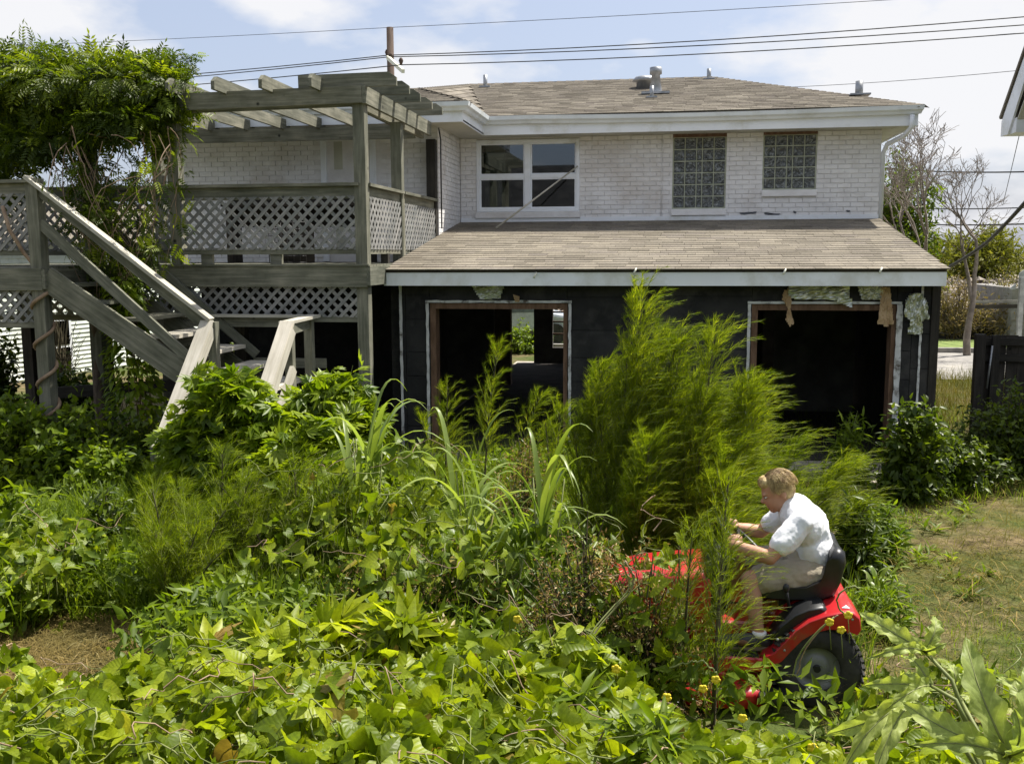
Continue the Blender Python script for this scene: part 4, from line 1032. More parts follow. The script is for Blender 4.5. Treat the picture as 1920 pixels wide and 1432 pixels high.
scrap('insulation_scrap', 'small pale torn paper scrap beside the foil above the left opening', 'insulation', M_KRAFT, [(962, 552), (974, 556), (974, 566), (966, 566)], .02, 2)
scrap('insulation_scrap', 'long crumpled foil insulation batt above the right opening', 'insulation', M_FOIL, [(1480, 534), (1592, 534), (1597, 578), (1578, 568), (1560, 562), (1490, 562), (1478, 553)], .07, 3)
scrap('insulation_scrap', 'narrow ragged strip dangling at the left of the right opening', 'insulation', M_KRAFT, [(1470, 545), (1480, 540), (1484, 565), (1482, 582), (1489, 605), (1481, 612), (1473, 600), (1477, 578), (1466, 560)], .03, 4)
scrap('insulation_scrap', 'short foil patch left of the hanging brown paper', 'insulation', M_FOIL, [(1608, 536), (1655, 536), (1652, 562), (1615, 562)], .05, 5)
scrap('insulation_scrap', 'brown kraft paper strip hanging in the right opening', 'insulation', M_KRAFT, [(1650, 538), (1668, 538), (1672, 570), (1675, 606), (1662, 612), (1645, 606), (1650, 570)], .05, 6)
scrap('insulation_scrap', 'crumpled silver foil bundle beside the right opening', 'insulation', M_FOIL, [(1705, 552), (1730, 550), (1738, 570), (1741, 596), (1728, 602), (1729, 626), (1700, 626), (1706, 602), (1694, 590), (1698, 565)], .10, 7)

# ================================================================== NEIGHBOURS
A_ = at(152, 700, 19.5); A_.z = 0; wd_ = Vector((math.sin(R(13)), math.cos(R(13)), 0)); wn_ = Vector((wd_.y, -wd_.x, 0))
nb = thing('clapboard_house', 'pale clapboard house seen under the left end of the deck', 'house', (A_.x, A_.y, 0))
def onwall(px, py, off=0.0):
    d = Vector(ray(px, py)); o_ = Vector((0, 0, CAM_H)); t = (A_ + wn_ * off - o_).dot(wn_) / d.dot(wn_); return o_ + d * t
B0, B1 = A_ - wd_ * 5, A_ + wd_ * 9
def slab(name, mat, p0, p1, z0, z1, t0, t1, par):
    vs_ = [p0 + wn_ * t0, p1 + wn_ * t0, p1 + wn_ * t1, p0 + wn_ * t1]
    V = [Vector((v.x, v.y, z0)) for v in vs_] + [Vector((v.x, v.y, z1)) for v in vs_]
    return MB().add(V, [(0, 1, 2, 3), (7, 6, 5, 4), (0, 4, 5, 1), (1, 5, 6, 2), (2, 6, 7, 3), (3, 7, 4, 0)]).build(name, mat, par)
slab('wall', M_SIDING, B0, B1, 0, 2.9, -5.0, 0.0, nb)
for i in range(30):
    z = .05 + i * .095
    V = [p + wn_ * t for p, t in ((B0, .026), (B1, .026), (B1, .004), (B0, .004), (B0, .001), (B1, .001))]
    zz_ = (z, z, z + .096, z + .096, z, z)
    MB().add([Vector((v.x, v.y, q)) for v, q in zip(V, zz_)], [(0, 1, 2, 3), (4, 5, 1, 0)]).build('siding_board', M_SIDING, nb)
q0, q1 = onwall(88, 596), onwall(136, 700); nwin = slab('window', M_TRIM, Vector((q0.x, q0.y, 0)), Vector((q1.x, q1.y, 0)), q1.z - .05, q0.z, .03, .05, nb)
u_ = (Vector((q1.x, q1.y, 0)) - Vector((q0.x, q0.y, 0))); i0 = Vector((q0.x, q0.y, 0)) + u_ * .12; i1 = Vector((q0.x, q0.y, 0)) + u_ * .88; zm_ = (q0.z + q1.z) / 2
for z0, z1 in ((q1.z + .05, zm_ - .03), (zm_ + .03, q0.z - .08)): slab('blind', M_DOOR, i0, i1, z0, z1, .051, .054, nwin); slab('pane', M_GLASS, i0, i1, z0, z1, .058, .061, nwin)
R0, R1 = B0 + wn_ * .35, B1 + wn_ * .35; R2, R3 = B1 - wn_ * 2.5, B0 - wn_ * 2.5; R4, R5 = B1 - wn_ * 5.4, B0 - wn_ * 5.4
V = [Vector((v.x, v.y, z)) for v, z in ((R0, 2.84), (R1, 2.84), (R2, 3.9), (R3, 3.9), (R4, 2.84), (R5, 2.84))]
MB().add(V, [(0, 1, 2, 3), (3, 2, 4, 5), (1, 4, 2), (0, 3, 5)]).build('roof', M_SHINGD, nb)

# gabled neighbour at the right: rake of its roof falls away from the camera to the eave
YN = 16.0
e0 = at(1878, 226, YN); ex, ez = e0.x, e0.z
rn = thing('neighbour_house', 'white boxed eave corner of the gabled house at the right edge', 'house', (ex + 1, 13, 0))
slr = 1.0; YR = 14.3; zr = ez + slr * (YN - YR); YB = YR - (YN - YR)
def hexa(name, mat, a, b_, th):
    """a,b_: two edge lists (front/back) of 2 points each -> sloped slab"""
    P = [Vector(p) for p in a + b_]; n_ = (P[1] - P[0]).cross(P[2] - P[0]).normalized()
    if n_.z < 0: n_ = -n_
    return MB().add(P + [p + n_ * th for p in P], [(0, 1, 2, 3)[::-1], (4, 5, 6, 7), (0, 1, 5, 4), (1, 2, 6, 5), (2, 3, 7, 6), (3, 0, 4, 7)]).build(name, mat, rn)
hexa('roof_slope', M_SHINGD, [(ex - .02, YN + .03, ez + .02), (ex + 9, YN + .03, ez + .02)], [(ex + 9, YR, zr + .02), (ex - .02, YR, zr + .02)], .05)
hexa('roof_slope', M_SHINGD, [(ex - .02, YB, ez + .02), (ex + 9, YB, ez + .02)], [(ex + 9, YR, zr + .02), (ex - .02, YR, zr + .02)], .05)
MB().add([(ex, YN, ez - .02), (ex, YN, ez - .24), (ex, YN - .3, ez - .24), (ex, YR, zr - .26), (ex, YR, zr), (ex + .03, YN, ez - .02), (ex + .03, YN, ez - .24), (ex + .03, YN - .3, ez - .24), (ex + .03, YR, zr - .26), (ex + .03, YR, zr)],
         [(0, 1, 2, 3, 4)[::-1], (5, 6, 7, 8, 9), (0, 5, 6, 1), (1, 6, 7, 2), (2, 7, 8, 3), (4, 9, 5, 0)]).build('rake_board', M_TRIM, rn)
box('eave_box', M_TRIM, rn, (ex + .032, YN - .55, ez - .24), (ex + .9, YN - .005, ez - .03))
for i in range(7):
    x = ex + .04 + i * .12; hexa('soffit_board', M_SOFFIT, [(x, YN - .56, ez - .06), (x + .113, YN - .56, ez - .06)], [(x + .113, YR, zr - .5 - .1), (x, YR, zr - .6)], .02)
MB().box((ex + .9, YB + .5, 0), (ex + 9, YN - .56, ez - .05)).build('wall', M_SIDING, rn)
MB().add([(ex + .9, YB + .5, ez - .05), (ex + .9, YN - .56, ez - .05), (ex + .9, YR, zr - .15)], [(0, 1, 2)]).build('gable_wall', M_SIDING, rn)

# dark wooden gate / fence at right
gt = thing('wooden_fence', 'old blackened vertical board fence panel at the right edge', 'fence', (at(1875, 760, 14).x, 14, 0))
gx0 = at(1829, 640, 14).x; gz = at(1829, 626, 14).z
for i in range(14):
    x = gx0 + .12 + i * .145; MB().box((x, 14.0 + random.uniform(0, .012), .03), (x + .138, 14.025, gz - .02 + random.uniform(-.012, .012))).build('board', M_WOODD, gt)
for z in (gz - .10, gz - .32, .45): box('rail', M_WOODD, gt, (gx0 + .05, 13.95, z - .05), (gx0 + 2.2, 13.998, z + .05))
beam('post', M_WOODD, gt, (gx0 + .05, 13.97, 0), (gx0 + .05, 13.97, gz), .12, .12, (0, 1, 0)); beam('post', M_WOODD, gt, (gx0 + .24, 13.93, 0), (gx0 + .24, 13.93, gz - .01), .10, .06, (0, 1, 0))
g0_ = at(1861, 648, 13.9); g1_ = at(1850, 728, 13.9); gp_ = MB().tube([g0_, g1_], .014, 8).build('leaning_rod', M_GALV); tag(gp_, 'thin pale rod leaning against the dark wooden fence', 'rod')

# ================================================================== POLE AND WIRES
YPp = 30.0
pole = thing('utility_pole', 'brown wooden utility pole rising behind the house roof', 'utility pole', (at(731, 300, YPp).x, YPp, 0))
pt = at(731, 52, YPp); MB().tube([(pt.x, YPp, 0), (pt.x, YPp, pt.z)], [.14, .105], 14).build('shaft', M_POLE, pole)
a0, a1 = at(727, 108, YPp - .15), at(756, 134, YPp - 1.6); beam('crossarm', M_DOOR, pole, a0, a1, .09, .11)
for p in (at(726, 106, YPp), at(733, 112, YPp - .2), at(752, 122, YPp - 1.5)): MB().tube([p, p + Vector((0, 0, .12)), p + Vector((0, 0, .2))], [.03, .07, .035], 10).build('insulator', M_POLE, pole)
def wire(label, pts, r=.012, sag=.0, group='overhead wires'):
    P = []
    for (a, b_) in zip(pts[:-1], pts[1:]):
        for i in range(10): t_ = i / 10; p = a.lerp(b_, t_); P.append(p - Vector((0, 0, 4 * sag * t_ * (1 - t_))))
    P.append(pts[-1]); return tag(MB().tube(P, r, 6).build('overhead_wire', M_WIRE), label, 'wire', group)
pk_ = at(728, 105, YPp)
wire('uppermost overhead wire meeting the very top of the pole', [at(-150, 92, 36), pt, at(2100, -28, 26)], .008, .05)
wire('overhead wire running from the pole, first below the top one', [at(-150, 170, 36), at(728, 104, YPp), at(2100, 16, 27)], .015, .15)
wire('overhead wire running from the pole, second below the top one', [at(-150, 178, 36), at(730, 107, YPp - .1), at(2100, 33, 27)], .015, .15)
wire('lowest overhead wire ending at the pole crossarm', [at(-150, 190, 36), at(752, 122, YPp - 1.5), at(2100, 48, 27)], .015, .15)
wire('faint distant wire crossing the cloud at upper right', [at(1450, 165, 42), at(2050, 118, 34)], .010, .1)
wire('dark wire crossing the bare trees, higher of three', [at(1655, 316, 33), at(2050, 317, 26)], .022, .1)
wire('dark wire crossing the bare trees, middle of three', [at(1700, 391, 33), at(2050, 384, 26)], .018, .05)
wire('dark wire crossing the bare trees, lower of three', [at(1740, 421, 33), at(2050, 414, 26)], .022, .05)
wire('thick black service cable dropping to the left at the right edge', [at(1780, 500, 20), at(1850, 455, 17), at(1935, 365, 13)], .028, .02)
wire('thin guy wire hanging from the eave at the right edge', [at(1917, 228, 15.8), at(1880, 385, 24)], .006, .02)
# ================================================================== RIDING MOWER
MY = 5.84
mow = thing('riding_mower', 'red riding lawn mower with black seat half hidden in the weeds', 'mower', (.75, MY, 0))
def ring_xz(pts, y): return [(x, y, z) for x, z in pts]
# hood: sections along X (front -> rear), rounded-box section in YZ
def hood_sec(x, hw, zb_, zt_, crown, n=20):
    pts = []
    for k in range(n):
        a = 2 * math.pi * k / n; ca, sa = math.cos(a), math.sin(a)
        e = .24
        y = hw * math.copysign(abs(ca) ** e, ca); z = (zb_ + zt_) / 2 + (zt_ - zb_) / 2 * math.copysign(abs(sa) ** e, sa)
        if sa > 0: z += crown * (1 - (y / hw) ** 2)
        pts.append((x, MY + y, z))
    return pts
HX = lambda x: -.30 + (x + .50) * .775
hood = MB().loft([hood_sec(HX(x), a_, b_, c_ - .02, d_) for x, a_, b_, c_, d_ in ((-.50, .16, .40, .58, .02), (-.48, .20, .36, .62, .03), (-.40, .235, .34, .665, .03), (-.2, .25, .345, .70, .03), (.05, .255, .36, .725, .03), (.22, .258, .375, .74, .03), (.30, .25, .40, .735, .03))]).build('hood', M_RED, mow)
for z, y_, x0, x1 in ((.525, .262, HX(-.40), HX(.27)), (.350, .258, HX(-.38), HX(.24))):
    MB().tube([(x0, MY - y_ + .03, z - .015), (x0 + .05, MY - y_ + .008, z - .01), (HX(0), MY - y_, z), (x1, MY - y_ - .002, z + .03)], .007, 6).build('hood_crease', M_RED, hood)
MB().loft([hood_sec(HX(-.515), .13, .42, .53, .0), hood_sec(HX(-.49), .19, .39, .58, .0)], smooth=False).build('grille', M_BLACK, hood)
for s in (-1, 1): MB().ellipsoid((HX(-.505), MY + s * .12, .53), (.025, .05, .035), 12, 8).build('headlight', M_GALV, hood)
for i in range(5): MB().box((HX(-.02) + i * .035, MY - .2615, .40), (HX(-.02) + i * .035 + .018, MY - .255, .47)).build('vent_slot', M_BLACK, hood)
# lettering on the near hood side
cu = bpy.data.curves.new('lettering', 'FONT'); cu.body = 'TORO'; cu.size = .075; cu.shear = .28; cu.extrude = .001; cu.offset = .0015; cu.space_character = 1.05
tmp = bpy.data.objects.new('tmp', cu); col.objects.link(tmp); dg = bpy.context.evaluated_depsgraph_get(); me = bpy.data.meshes.new_from_object(tmp.evaluated_get(dg)); bpy.data.objects.remove(tmp)
me.materials.clear(); me.materials.append(M_WHITE)
o = put('lettering', me, None, hood, (-.06, MY - .2665, .575)); o.rotation_euler = (R(90), R(-1.5), 0); o.scale = (1.0, .9, 1)
# dash + steering
MB().loft([hood_sec(.29, .25, .40, .755, .02), hood_sec(.36, .24, .42, .80, .02), hood_sec(.42, .20, .45, .78, .02)]).build('dashboard', M_BLACK, mow)
stc = Vector((.50, MY, .865)); sax = Vector((.62, 0, .78)).normalized()
MB().tube([(.38, MY, .72), stc], .022, 10).build('steering_column', M_BLACK, mow)
e1 = Vector((0, 1, 0)); e2 = sax.cross(e1)
rg = [stc + (e1 * math.cos(a) + e2 * math.sin(a)) * .17 for a in [2 * math.pi * k / 28 for k in range(29)]]
sw = MB().tube(rg, .014, 8, cap=False).build('steering_wheel', M_BLACK, mow)
for a in (0, 2.1, 4.2): MB().tube([stc - sax * .02, stc + (e1 * math.cos(a) + e2 * math.sin(a)) * .165], .012, 6).build('spoke', M_BLACK, sw)
# rear body / fenders
topP = [(.60, .305), (.66, .335), (.715, .40), (.775, .475), (.85, .535), (.94, .575), (1.03, .60), (1.09, .60), (1.125, .57), (1.135, .50)]
botP = [(1.12, .475), (1.05, .50), (.96, .50), (.88, .475), (.81, .425), (.75, .355), (.70, .29), (.655, .255), (.60, .25)]
def rear_sec(dy, k):
    cx, cz = .88, .42
    return [(cx + (x - cx) * k, MY + dy, cz + (z - cz) * k) for x, z in topP + botP]
MB().loft([rear_sec(-.455, .955), rear_sec(-.445, .985), rear_sec(-.42, 1.0), rear_sec(-.17, 1.0), rear_sec(-.15, .98)]).build('fender', M_RED, mow)
MB().loft([rear_sec(.15, .98), rear_sec(.17, 1.0), rear_sec(.42, 1.0), rear_sec(.445, .985), rear_sec(.455, .955)]).build('fender', M_RED, mow)
MB().loft([[(x, MY + dy, z + dz) for x, z in ((.62, .30), (.72, .50), (.86, .575), (1.05, .62), (1.12, .58), (1.12, .38), (.9, .33), (.66, .24))] for dy, dz in ((-.2, -.03), (-.15, .0), (.15, .0), (.2, -.03))], smooth=False).build('rear_body', M_RED, mow, .02)
# fender console
def cons(dy, k): return [(.80 + (x - .80) * k, MY + dy, .50 + (z - .50) * k) for x, z in ((.655, .40), (.70, .47), (.78, .545), (.86, .585), (.93, .60), (.955, .585), (.94, .55), (.82, .50), (.72, .40))]
for s in (-1, 1): MB().loft([cons(s * .205, .9), cons(s * .23, 1), cons(s * .375, 1), cons(s * .395, .9)]).build('fender_console', M_BLACK, mow)
MB().tube([(.76, MY - .30, .55), (.74, MY - .30, .66)], .009, 8).build('lever', M_STEEL, mow); MB().ellipsoid((.738, MY - .30, .67), (.02, .02, .028), 10, 8).build('lever_knob', M_BLACK, mow)
# footrest
MB().box((.06, MY - .445, .245), (.63, MY + .445, .285)).build('footrest', M_RED, mow, .014)
MB().loft([[(.06, MY - .45, .225), (.64, MY - .45, .225), (.64, MY - .435, .300), (.06, MY - .435, .300)], [(.06, MY - .458, .235), (.64, MY - .458, .235), (.64, MY - .45, .292), (.06, MY - .45, .292)]], smooth=False).build('footrest_lip', M_RED, mow)
for s in (-1, 1):
    mt = box('foot_mat', M_BLACK, mow, (.13, MY + s * .24, .286), (.585, MY + s * .43, .298))
    for i in range(11): box('mat_rib', M_RUBBER, mt, (.15 + i * .04, MY + s * .25, .298), (.17 + i * .04, MY + s * .42, .302))
MB().box((.12, MY - .17, .20), (.62, MY + .17, .40)).build('tunnel', M_RED, mow, .03)
MB().box((-.26, MY - .16, .16), (1.05, MY + .16, .30)).build('chassis', M_STEEL, mow)
# seat
def seat_sec(y, k, dz=0): return [(.86 + (x - .86) * k, MY + y, .64 + (z - .64) * k + dz) for x, z in ((.58, .585), (.60, .63), (.70, .645), (.86, .655), (.955, .70), (.985, .78), (1.0, .86), (1.035, .885), (1.075, .865), (1.085, .80), (1.06, .68), (1.03, .61), (.96, .575), (.75, .565), (.62, .565))]
MB().loft([seat_sec(-.23, .80), seat_sec(-.22, .93), seat_sec(-.185, 1.0), seat_sec(-.10, 1.0, -.012), seat_sec(0, 1.0, -.018), seat_sec(.10, 1.0, -.012), seat_sec(.185, 1.0), seat_sec(.22, .93), seat_sec(.23, .80)]).build('seat', M_VINYL, mow)
MB().box((.72, MY - .14, .50), (.95, MY + .14, .57)).build('seat_base', M_BLACK, mow)
# wheels
def wheel(x, y, r, wd, rr, face):
    t_ = MB(); n = 40; prof_ = [(rr, -wd * .42), (rr * 1.08, -wd * .5), (r * .86, -wd * .52), (r * .97, -wd * .40), (r, -wd * .2), (r, wd * .2), (r * .97, wd * .40), (r * .86, wd * .52), (rr * 1.08, wd * .5), (rr, wd * .42)]
    secs = [[(x + p * math.cos(a), y + q_, r + p * math.sin(a)) for p, q_ in prof_] for a in [2 * math.pi * k / n for k in range(n + 1)]]
    w_ = bpy.data.objects.new('wheel', None); col.objects.link(w_); w_.parent = mow; w_.location = Vector((x, y, r)) - W(mow); WL[w_.name] = Vector((x, y, r)); w_.empty_display_size = .05
    t_.loft(secs, cap=False); t_.build('tyre', M_RUBBER, w_)
    tr = MB()
    for k in range(n):
        a = 2 * math.pi * k / n
        for s in (-1, 1):
            c = Vector((x + (r + .001) * math.cos(a + s * .04), y + s * wd * .27, r + (r + .001) * math.sin(a + s * .04))); d = Vector((math.cos(a), 0, math.sin(a))); tg = Vector((-math.sin(a), 0, math.cos(a)))
            tr.beam(c - Vector((0, wd * .2, 0)) + tg * .012 * s, c + Vector((0, wd * .2, 0)) - tg * .012 * s, .016, .016, d)
    tr.build('tread', M_RUBBER, w_)
    rp_ = [(rr, wd * .42), (rr * .95, wd * .30), (rr * .62, wd * .22), (rr * .55, wd * .30), (rr * .25, wd * .32), (0.001, wd * .32)]
    m_ = MB()
    for s in (-1, 1): m_.loft([[(x + p * math.cos(a), y + s * q_, r + p * math.sin(a)) for p, q_ in rp_] for a in [2 * math.pi * k / 28 for k in range(29)]], cap=False, close=False)
    m_.build('rim', M_RIM, w_)
    MB().tube([(x, y - wd * .45, r), (x, y + wd * .45, r)], rr * .16, 12).build('hub', M_STEEL, w_)
for s in (-1, 1): wheel(.905, MY + s * .345, .25, .20, .125, s); wheel(-.13, MY + s * .36, .19, .14, .095, s)
MB().tube([(-.13, MY - .36, .19), (-.13, MY + .36, .19)], .02, 8).build('front_axle', M_STEEL, mow)
# cutting deck
def deck_sec(z, k, n=36):
    pts = []
    for i in range(n):
        a = 2 * math.pi * i / n; e = .55
        pts.append((.36 + .33 * k * math.copysign(abs(math.cos(a)) ** e, math.cos(a)), MY - .03 + .56 * k * math.copysign(abs(math.sin(a)) ** e, math.sin(a)), z))
    return pts
cd = MB().loft([deck_sec(.055, .985), deck_sec(.06, 1.0), deck_sec(.125, 1.0), deck_sec(.145, .985), deck_sec(.158, .94), deck_sec(.168, .8), deck_sec(.17, .5)]).build('cutting_deck', M_RED, mow)
MB().box((.27, MY - .50, .168), (.40, MY - .40, .225)).build('deck_bracket', M_RED, cd, .01); MB().box((.30, MY - .47, .226), (.41, MY - .39, .24)).build('deck_bracket_lip', M_RED, cd)
MB().box((.57, MY - .60, .09), (.74, MY - .46, .15)).build('discharge_chute', M_BLACK, cd, .02)
MB().tube([(.12, MY - .58, .045), (.12, MY - .62, .045)], .045, 16).build('anti_scalp_wheel', M_BLACK, cd)
n_ = Vector((0, -.86, .5)).normalized()
lb = MB().add([(.32, MY - .5925, .128), (.455, MY - .5925, .128), (.455, MY - .570, .168), (.32, MY - .570, .168)], [(0, 1, 2, 3)]).build('sticker', M_WHITE, cd)
MB().add([(.345, MY - .5935, .134), (.425, MY - .5935, .134), (.425, MY - .574, .164), (.345, MY - .574, .164)], [(0, 1, 2, 3)]).build('sticker_print', M_LABELG, cd)

# chopped grass lying on the deck and footrest
nc = 420; cx_ = rng.uniform(.10, .62, nc); cy_ = rng.uniform(MY - .52, MY - .25, nc); cz_ = np.where(cy_ < MY - .46, .172, np.where(rng.random(nc) < .5, .172, .304))
cz_ = np.where(cy_ > MY - .44, .304, .166); V, Fc, r_ = scatter(T_TINY, np.stack([cx_, cy_, cz_ + .003], -1), norm(rng.normal(size=(nc, 3)) * np.array([1, 1, .12])), rng.normal(size=(nc, 3)) * .25 + np.array([0, 0, 1]), rng.uniform(.015, .045, nc))
o = put('grass_bits', mesh_np('grass_bits', V, Fc, r_), LF_BUSH, mow); o['kind'] = 'stuff'
MB().add([(1.03, MY - .40, .606), (1.075, MY - .40, .606), (1.06, MY - .36, .608)], [(0, 1, 2)]).build('decal', M_WHITE, mow)
for x, z in ((.68, .42), (.72, .36), (1.08, .56)): MB().ellipsoid((x, MY - .452, z), (.009, .006, .009), 8, 6).build('bolt', M_GALV, mow)
# ================================================================== PERSON
person = thing('person', 'person in white shirt and khaki shorts hunched on the red mower seat', 'person', (.9, MY, .25))
def remesh(name, shapes, vox, mat, parent, smooth=6, ell=()):
    mb = MB()
    for p0, r0, p1, r1 in shapes:
        p0 = Vector(p0); p1 = Vector(p1); n = 6
        mb.tube([p0.lerp(p1, i / n) for i in range(n + 1)], [r0 + (r1 - r0) * i / n for i in range(n + 1)], 14)
        mb.ellipsoid(p0, (r0,) * 3, 14, 10); mb.ellipsoid(p1, (r1,) * 3, 14, 10)
    for c, r_, rot in ell: mb.ellipsoid(c, r_, 18, 12, rot)
    tmp = bpy.data.objects.new('tmp', mb.mesh('tmp')); col.objects.link(tmp)
    m = tmp.modifiers.new('r', 'REMESH'); m.mode = 'VOXEL'; m.voxel_size = vox
    s = tmp.modifiers.new('s', 'SMOOTH'); s.iterations = smooth; s.factor = .5
    dg = bpy.context.evaluated_depsgraph_get(); me = bpy.data.meshes.new_from_object(tmp.evaluated_get(dg)); bpy.data.objects.remove(tmp)
    me.materials.clear(); me.materials.append(mat); me.polygons.foreach_set('use_smooth', [True] * len(me.polygons)); me.name = name
    return put(name, me, None, parent)
hipz = .70
pel = Vector((.905, MY, hipz)); lum = Vector((.925, MY, .82)); tho = Vector((.885, MY, .955)); upp = Vector((.83, MY, 1.03)); nek = Vector((.765, MY, 1.075))
hd = Vector((.712, MY, 1.160))
tilt = Matrix.Rotation(R(26), 3, 'Y').inverted()   # head pitched forward (face towards -X, down)
def hp(x, y, z): return hd + tilt @ Vector((x, y, z))
S = []; EL = []
S += [(pel, .098, lum, .092), (lum, .092, tho, .095), (tho, .095, upp, .085), (upp, .08, nek, .056), (nek, .056, hp(.02, 0, -.05), .052)]
arms = {}
for s in (-1, 1):
    sh = Vector((.825, MY + s * .175, 1.02)); el_ = Vector((.645, MY + s * .27, .835)); wr = Vector((.425, MY + s * .185, .885)); 
    arms[s] = (sh, el_, wr)
    S += [(upp, .075, sh, .054), (sh, .054, sh.lerp(el_, .5), .048), (sh.lerp(el_, .5), .048, el_, .040), (el_, .042, el_.lerp(wr, .35), .042), (el_.lerp(wr, .35), .042, wr, .027)]
    # hand closed on the wheel rim
    rim = stc + (e1 * (s * .165)) * 1.0 + e2 * .03
    pm = wr.lerp(rim, .55) + Vector((0, 0, .018)); S += [(wr, .028, pm, .031), (pm + Vector((0, 0, .0)), .030, rim + Vector((.0, 0, .030)), .026)]
    for k in range(4):
        off = Vector((.0, s * (.010), 0)) + e2 * ((k - 1.5) * .021) + e1 * (0)
        b0 = rim + Vector((-.005, 0, .032)) + off; b1 = rim + Vector((-.038, 0, .012)) + off; b2 = rim + Vector((-.030, 0, -.022)) + off; b3 = rim + Vector((-.002, 0, -.026 + .003 * k)) + off
        S += [(b0, .0095, b1, .009), (b1, .009, b2, .0085), (b2, .0085, b3, .008)]
    S += [(pm - Vector((0, s * .015, 0)), .013, rim + Vector((.018, -s * .03, .02)), .0105), (rim + Vector((.018, -s * .03, .02)), .0105, rim + Vector((-.012, -s * .045, .012)), .009)]
    hip = Vector((.90, MY + s * .095, hipz - .01)); kn = Vector((.545, MY + s * .20, .675)); an = Vector((.595, MY + s * .30, .355)) if s < 0 else Vector((.50, MY + s * .30, .355))
    S += [(hip, .095, hip.lerp(kn, .5), .080), (hip.lerp(kn, .5), .078, kn, .058), (kn, .056, kn.lerp(an, .33), .054), (kn.lerp(an, .33), .054, an, .034)]
    arms[s] += (hip, kn, an)
# head
EL += [(hp(.012, 0, .035), (.098, .077, .098), tilt), (hp(-.030, 0, -.035), (.066, .058, .075), tilt), (hp(-.066, 0, -.088), (.026, .030, .020), tilt)]
EL += [(hp(-.100, 0, -.018), (.020, .014, .018), tilt), (hp(-.085, 0, .012), (.014, .012, .03), tilt), (hp(-.086, 0, -.058), (.014, .024, .010), tilt), (hp(-.078, .03, .026), (.016, .024, .010), tilt), (hp(-.078, -.03, .026), (.016, .024, .010), tilt)]
for s in (-1, 1): EL.append((hp(.022, s * .080, -.008), (.020, .009, .030), tilt))
body = remesh('body', S, .0085, M_SKIN, person, 4, EL)
for s in (-1, 1):
    MB().ellipsoid(hp(-.077, s * .030, .006), (.009, .010, .005), 10, 8, tilt).build('eye', M_DOOR, person); MB().ellipsoid(hp(-.0865, s * .030, .005), (.004, .005, .005), 8, 6, tilt).build('iris', M_LABELG, person)
# hair: cap plus strands
hair = remesh('hair', [], .006, M_HAIR, person, 2, [(hp(.020, 0, .044), (.096, .081, .086), tilt), (hp(.044, 0, .0), (.062, .075, .066), tilt), (hp(-.045, 0, .085), (.045, .062, .042), tilt), (hp(.022, -.066, .026), (.040, .024, .038), tilt), (hp(.022, .066, .026), (.040, .024, .038), tilt)])
ns = 2200; th = rng.uniform(0, 2 * math.pi, ns); ph = rng.uniform(0, 1.75, ns)
ro = np.stack([.098 * np.sin(ph) * np.cos(th), .084 * np.sin(ph) * np.sin(th), .090 * np.cos(ph)], -1)
ok = ~((ro[:, 0] < -.05) & (ro[:, 2] < .045)); ro = ro[ok]; Tm = np.array(tilt); P0 = (ro + np.array([.024, 0, .052])) @ Tm.T + np.array(hd)
dn = ro * np.array([.35, .35, .2]); dn[:, 2] -= .07; dn[:, 0] -= .012; dn = norm(dn) @ Tm.T
nr_ = norm(ro) @ Tm.T
P = bez(P0 - nr_ * .004, P0 + nr_ * .010 + dn * .012, P0 + dn * .036 + nr_ * .002, 4); V, Fc, r_ = lines(P, .0013, .0005)
put('hair_strands', mesh_np('hair_strands', V, Fc, r_), M_HAIR, hair)
# shirt
SS = [(pel + Vector((-.005, 0, .02)), .126, lum, .122), (lum, .122, tho, .128), (tho, .128, upp, .116), (upp, .106, nek + Vector((.028, 0, -.012)), .076)]
EE = [(tho + Vector((.005, 0, 0)), (.108, .168, .14), None), (lum, (.118, .158, .13), None), (pel + Vector((0, 0, .03)), (.126, .165, .085), None)]
for s in (-1, 1):
    sh, el_, wr, hip, kn, an = arms[s]
    SS += [(upp, .100, sh, .070), (sh, .070, sh.lerp(el_, .64), .070)]
    EE.append((sh.lerp(el_, .66), (.030, .03, .03), None))
shirt = remesh('shirt', SS, .007, M_SHIRT, person, 5, EE)
tx = bpy.data.textures.new('cloth_folds', 'CLOUDS'); tx.noise_scale = .13; tx.noise_depth = 1
dm_ = shirt.modifiers.new('folds', 'DISPLACE'); dm_.texture = tx; dm_.strength = .030; dm_.mid_level = .5
tx3 = bpy.data.textures.new('cloth_creases', 'CLOUDS'); tx3.noise_scale = .045; d3 = shirt.modifiers.new('creases', 'DISPLACE'); d3.texture = tx3; d3.strength = .012
# shorts
SH = [(pel + Vector((0, 0, -.01)), .135, pel + Vector((-.02, 0, .03)), .135)]; EH = [(pel + Vector((0, 0, -.015)), (.14, .175, .10), None)]
for s in (-1, 1):
    sh, el_, wr, hip, kn, an = arms[s]; SH += [(hip, .108, hip.lerp(kn, .78), .088)]
shorts = remesh('shorts', SH, .007, M_KHAKI, person, 4, EH)
tx2 = bpy.data.textures.new('shorts_folds', 'CLOUDS'); tx2.noise_scale = .06; d2 = shorts.modifiers.new('folds', 'DISPLACE'); d2.texture = tx2; d2.strength = .02
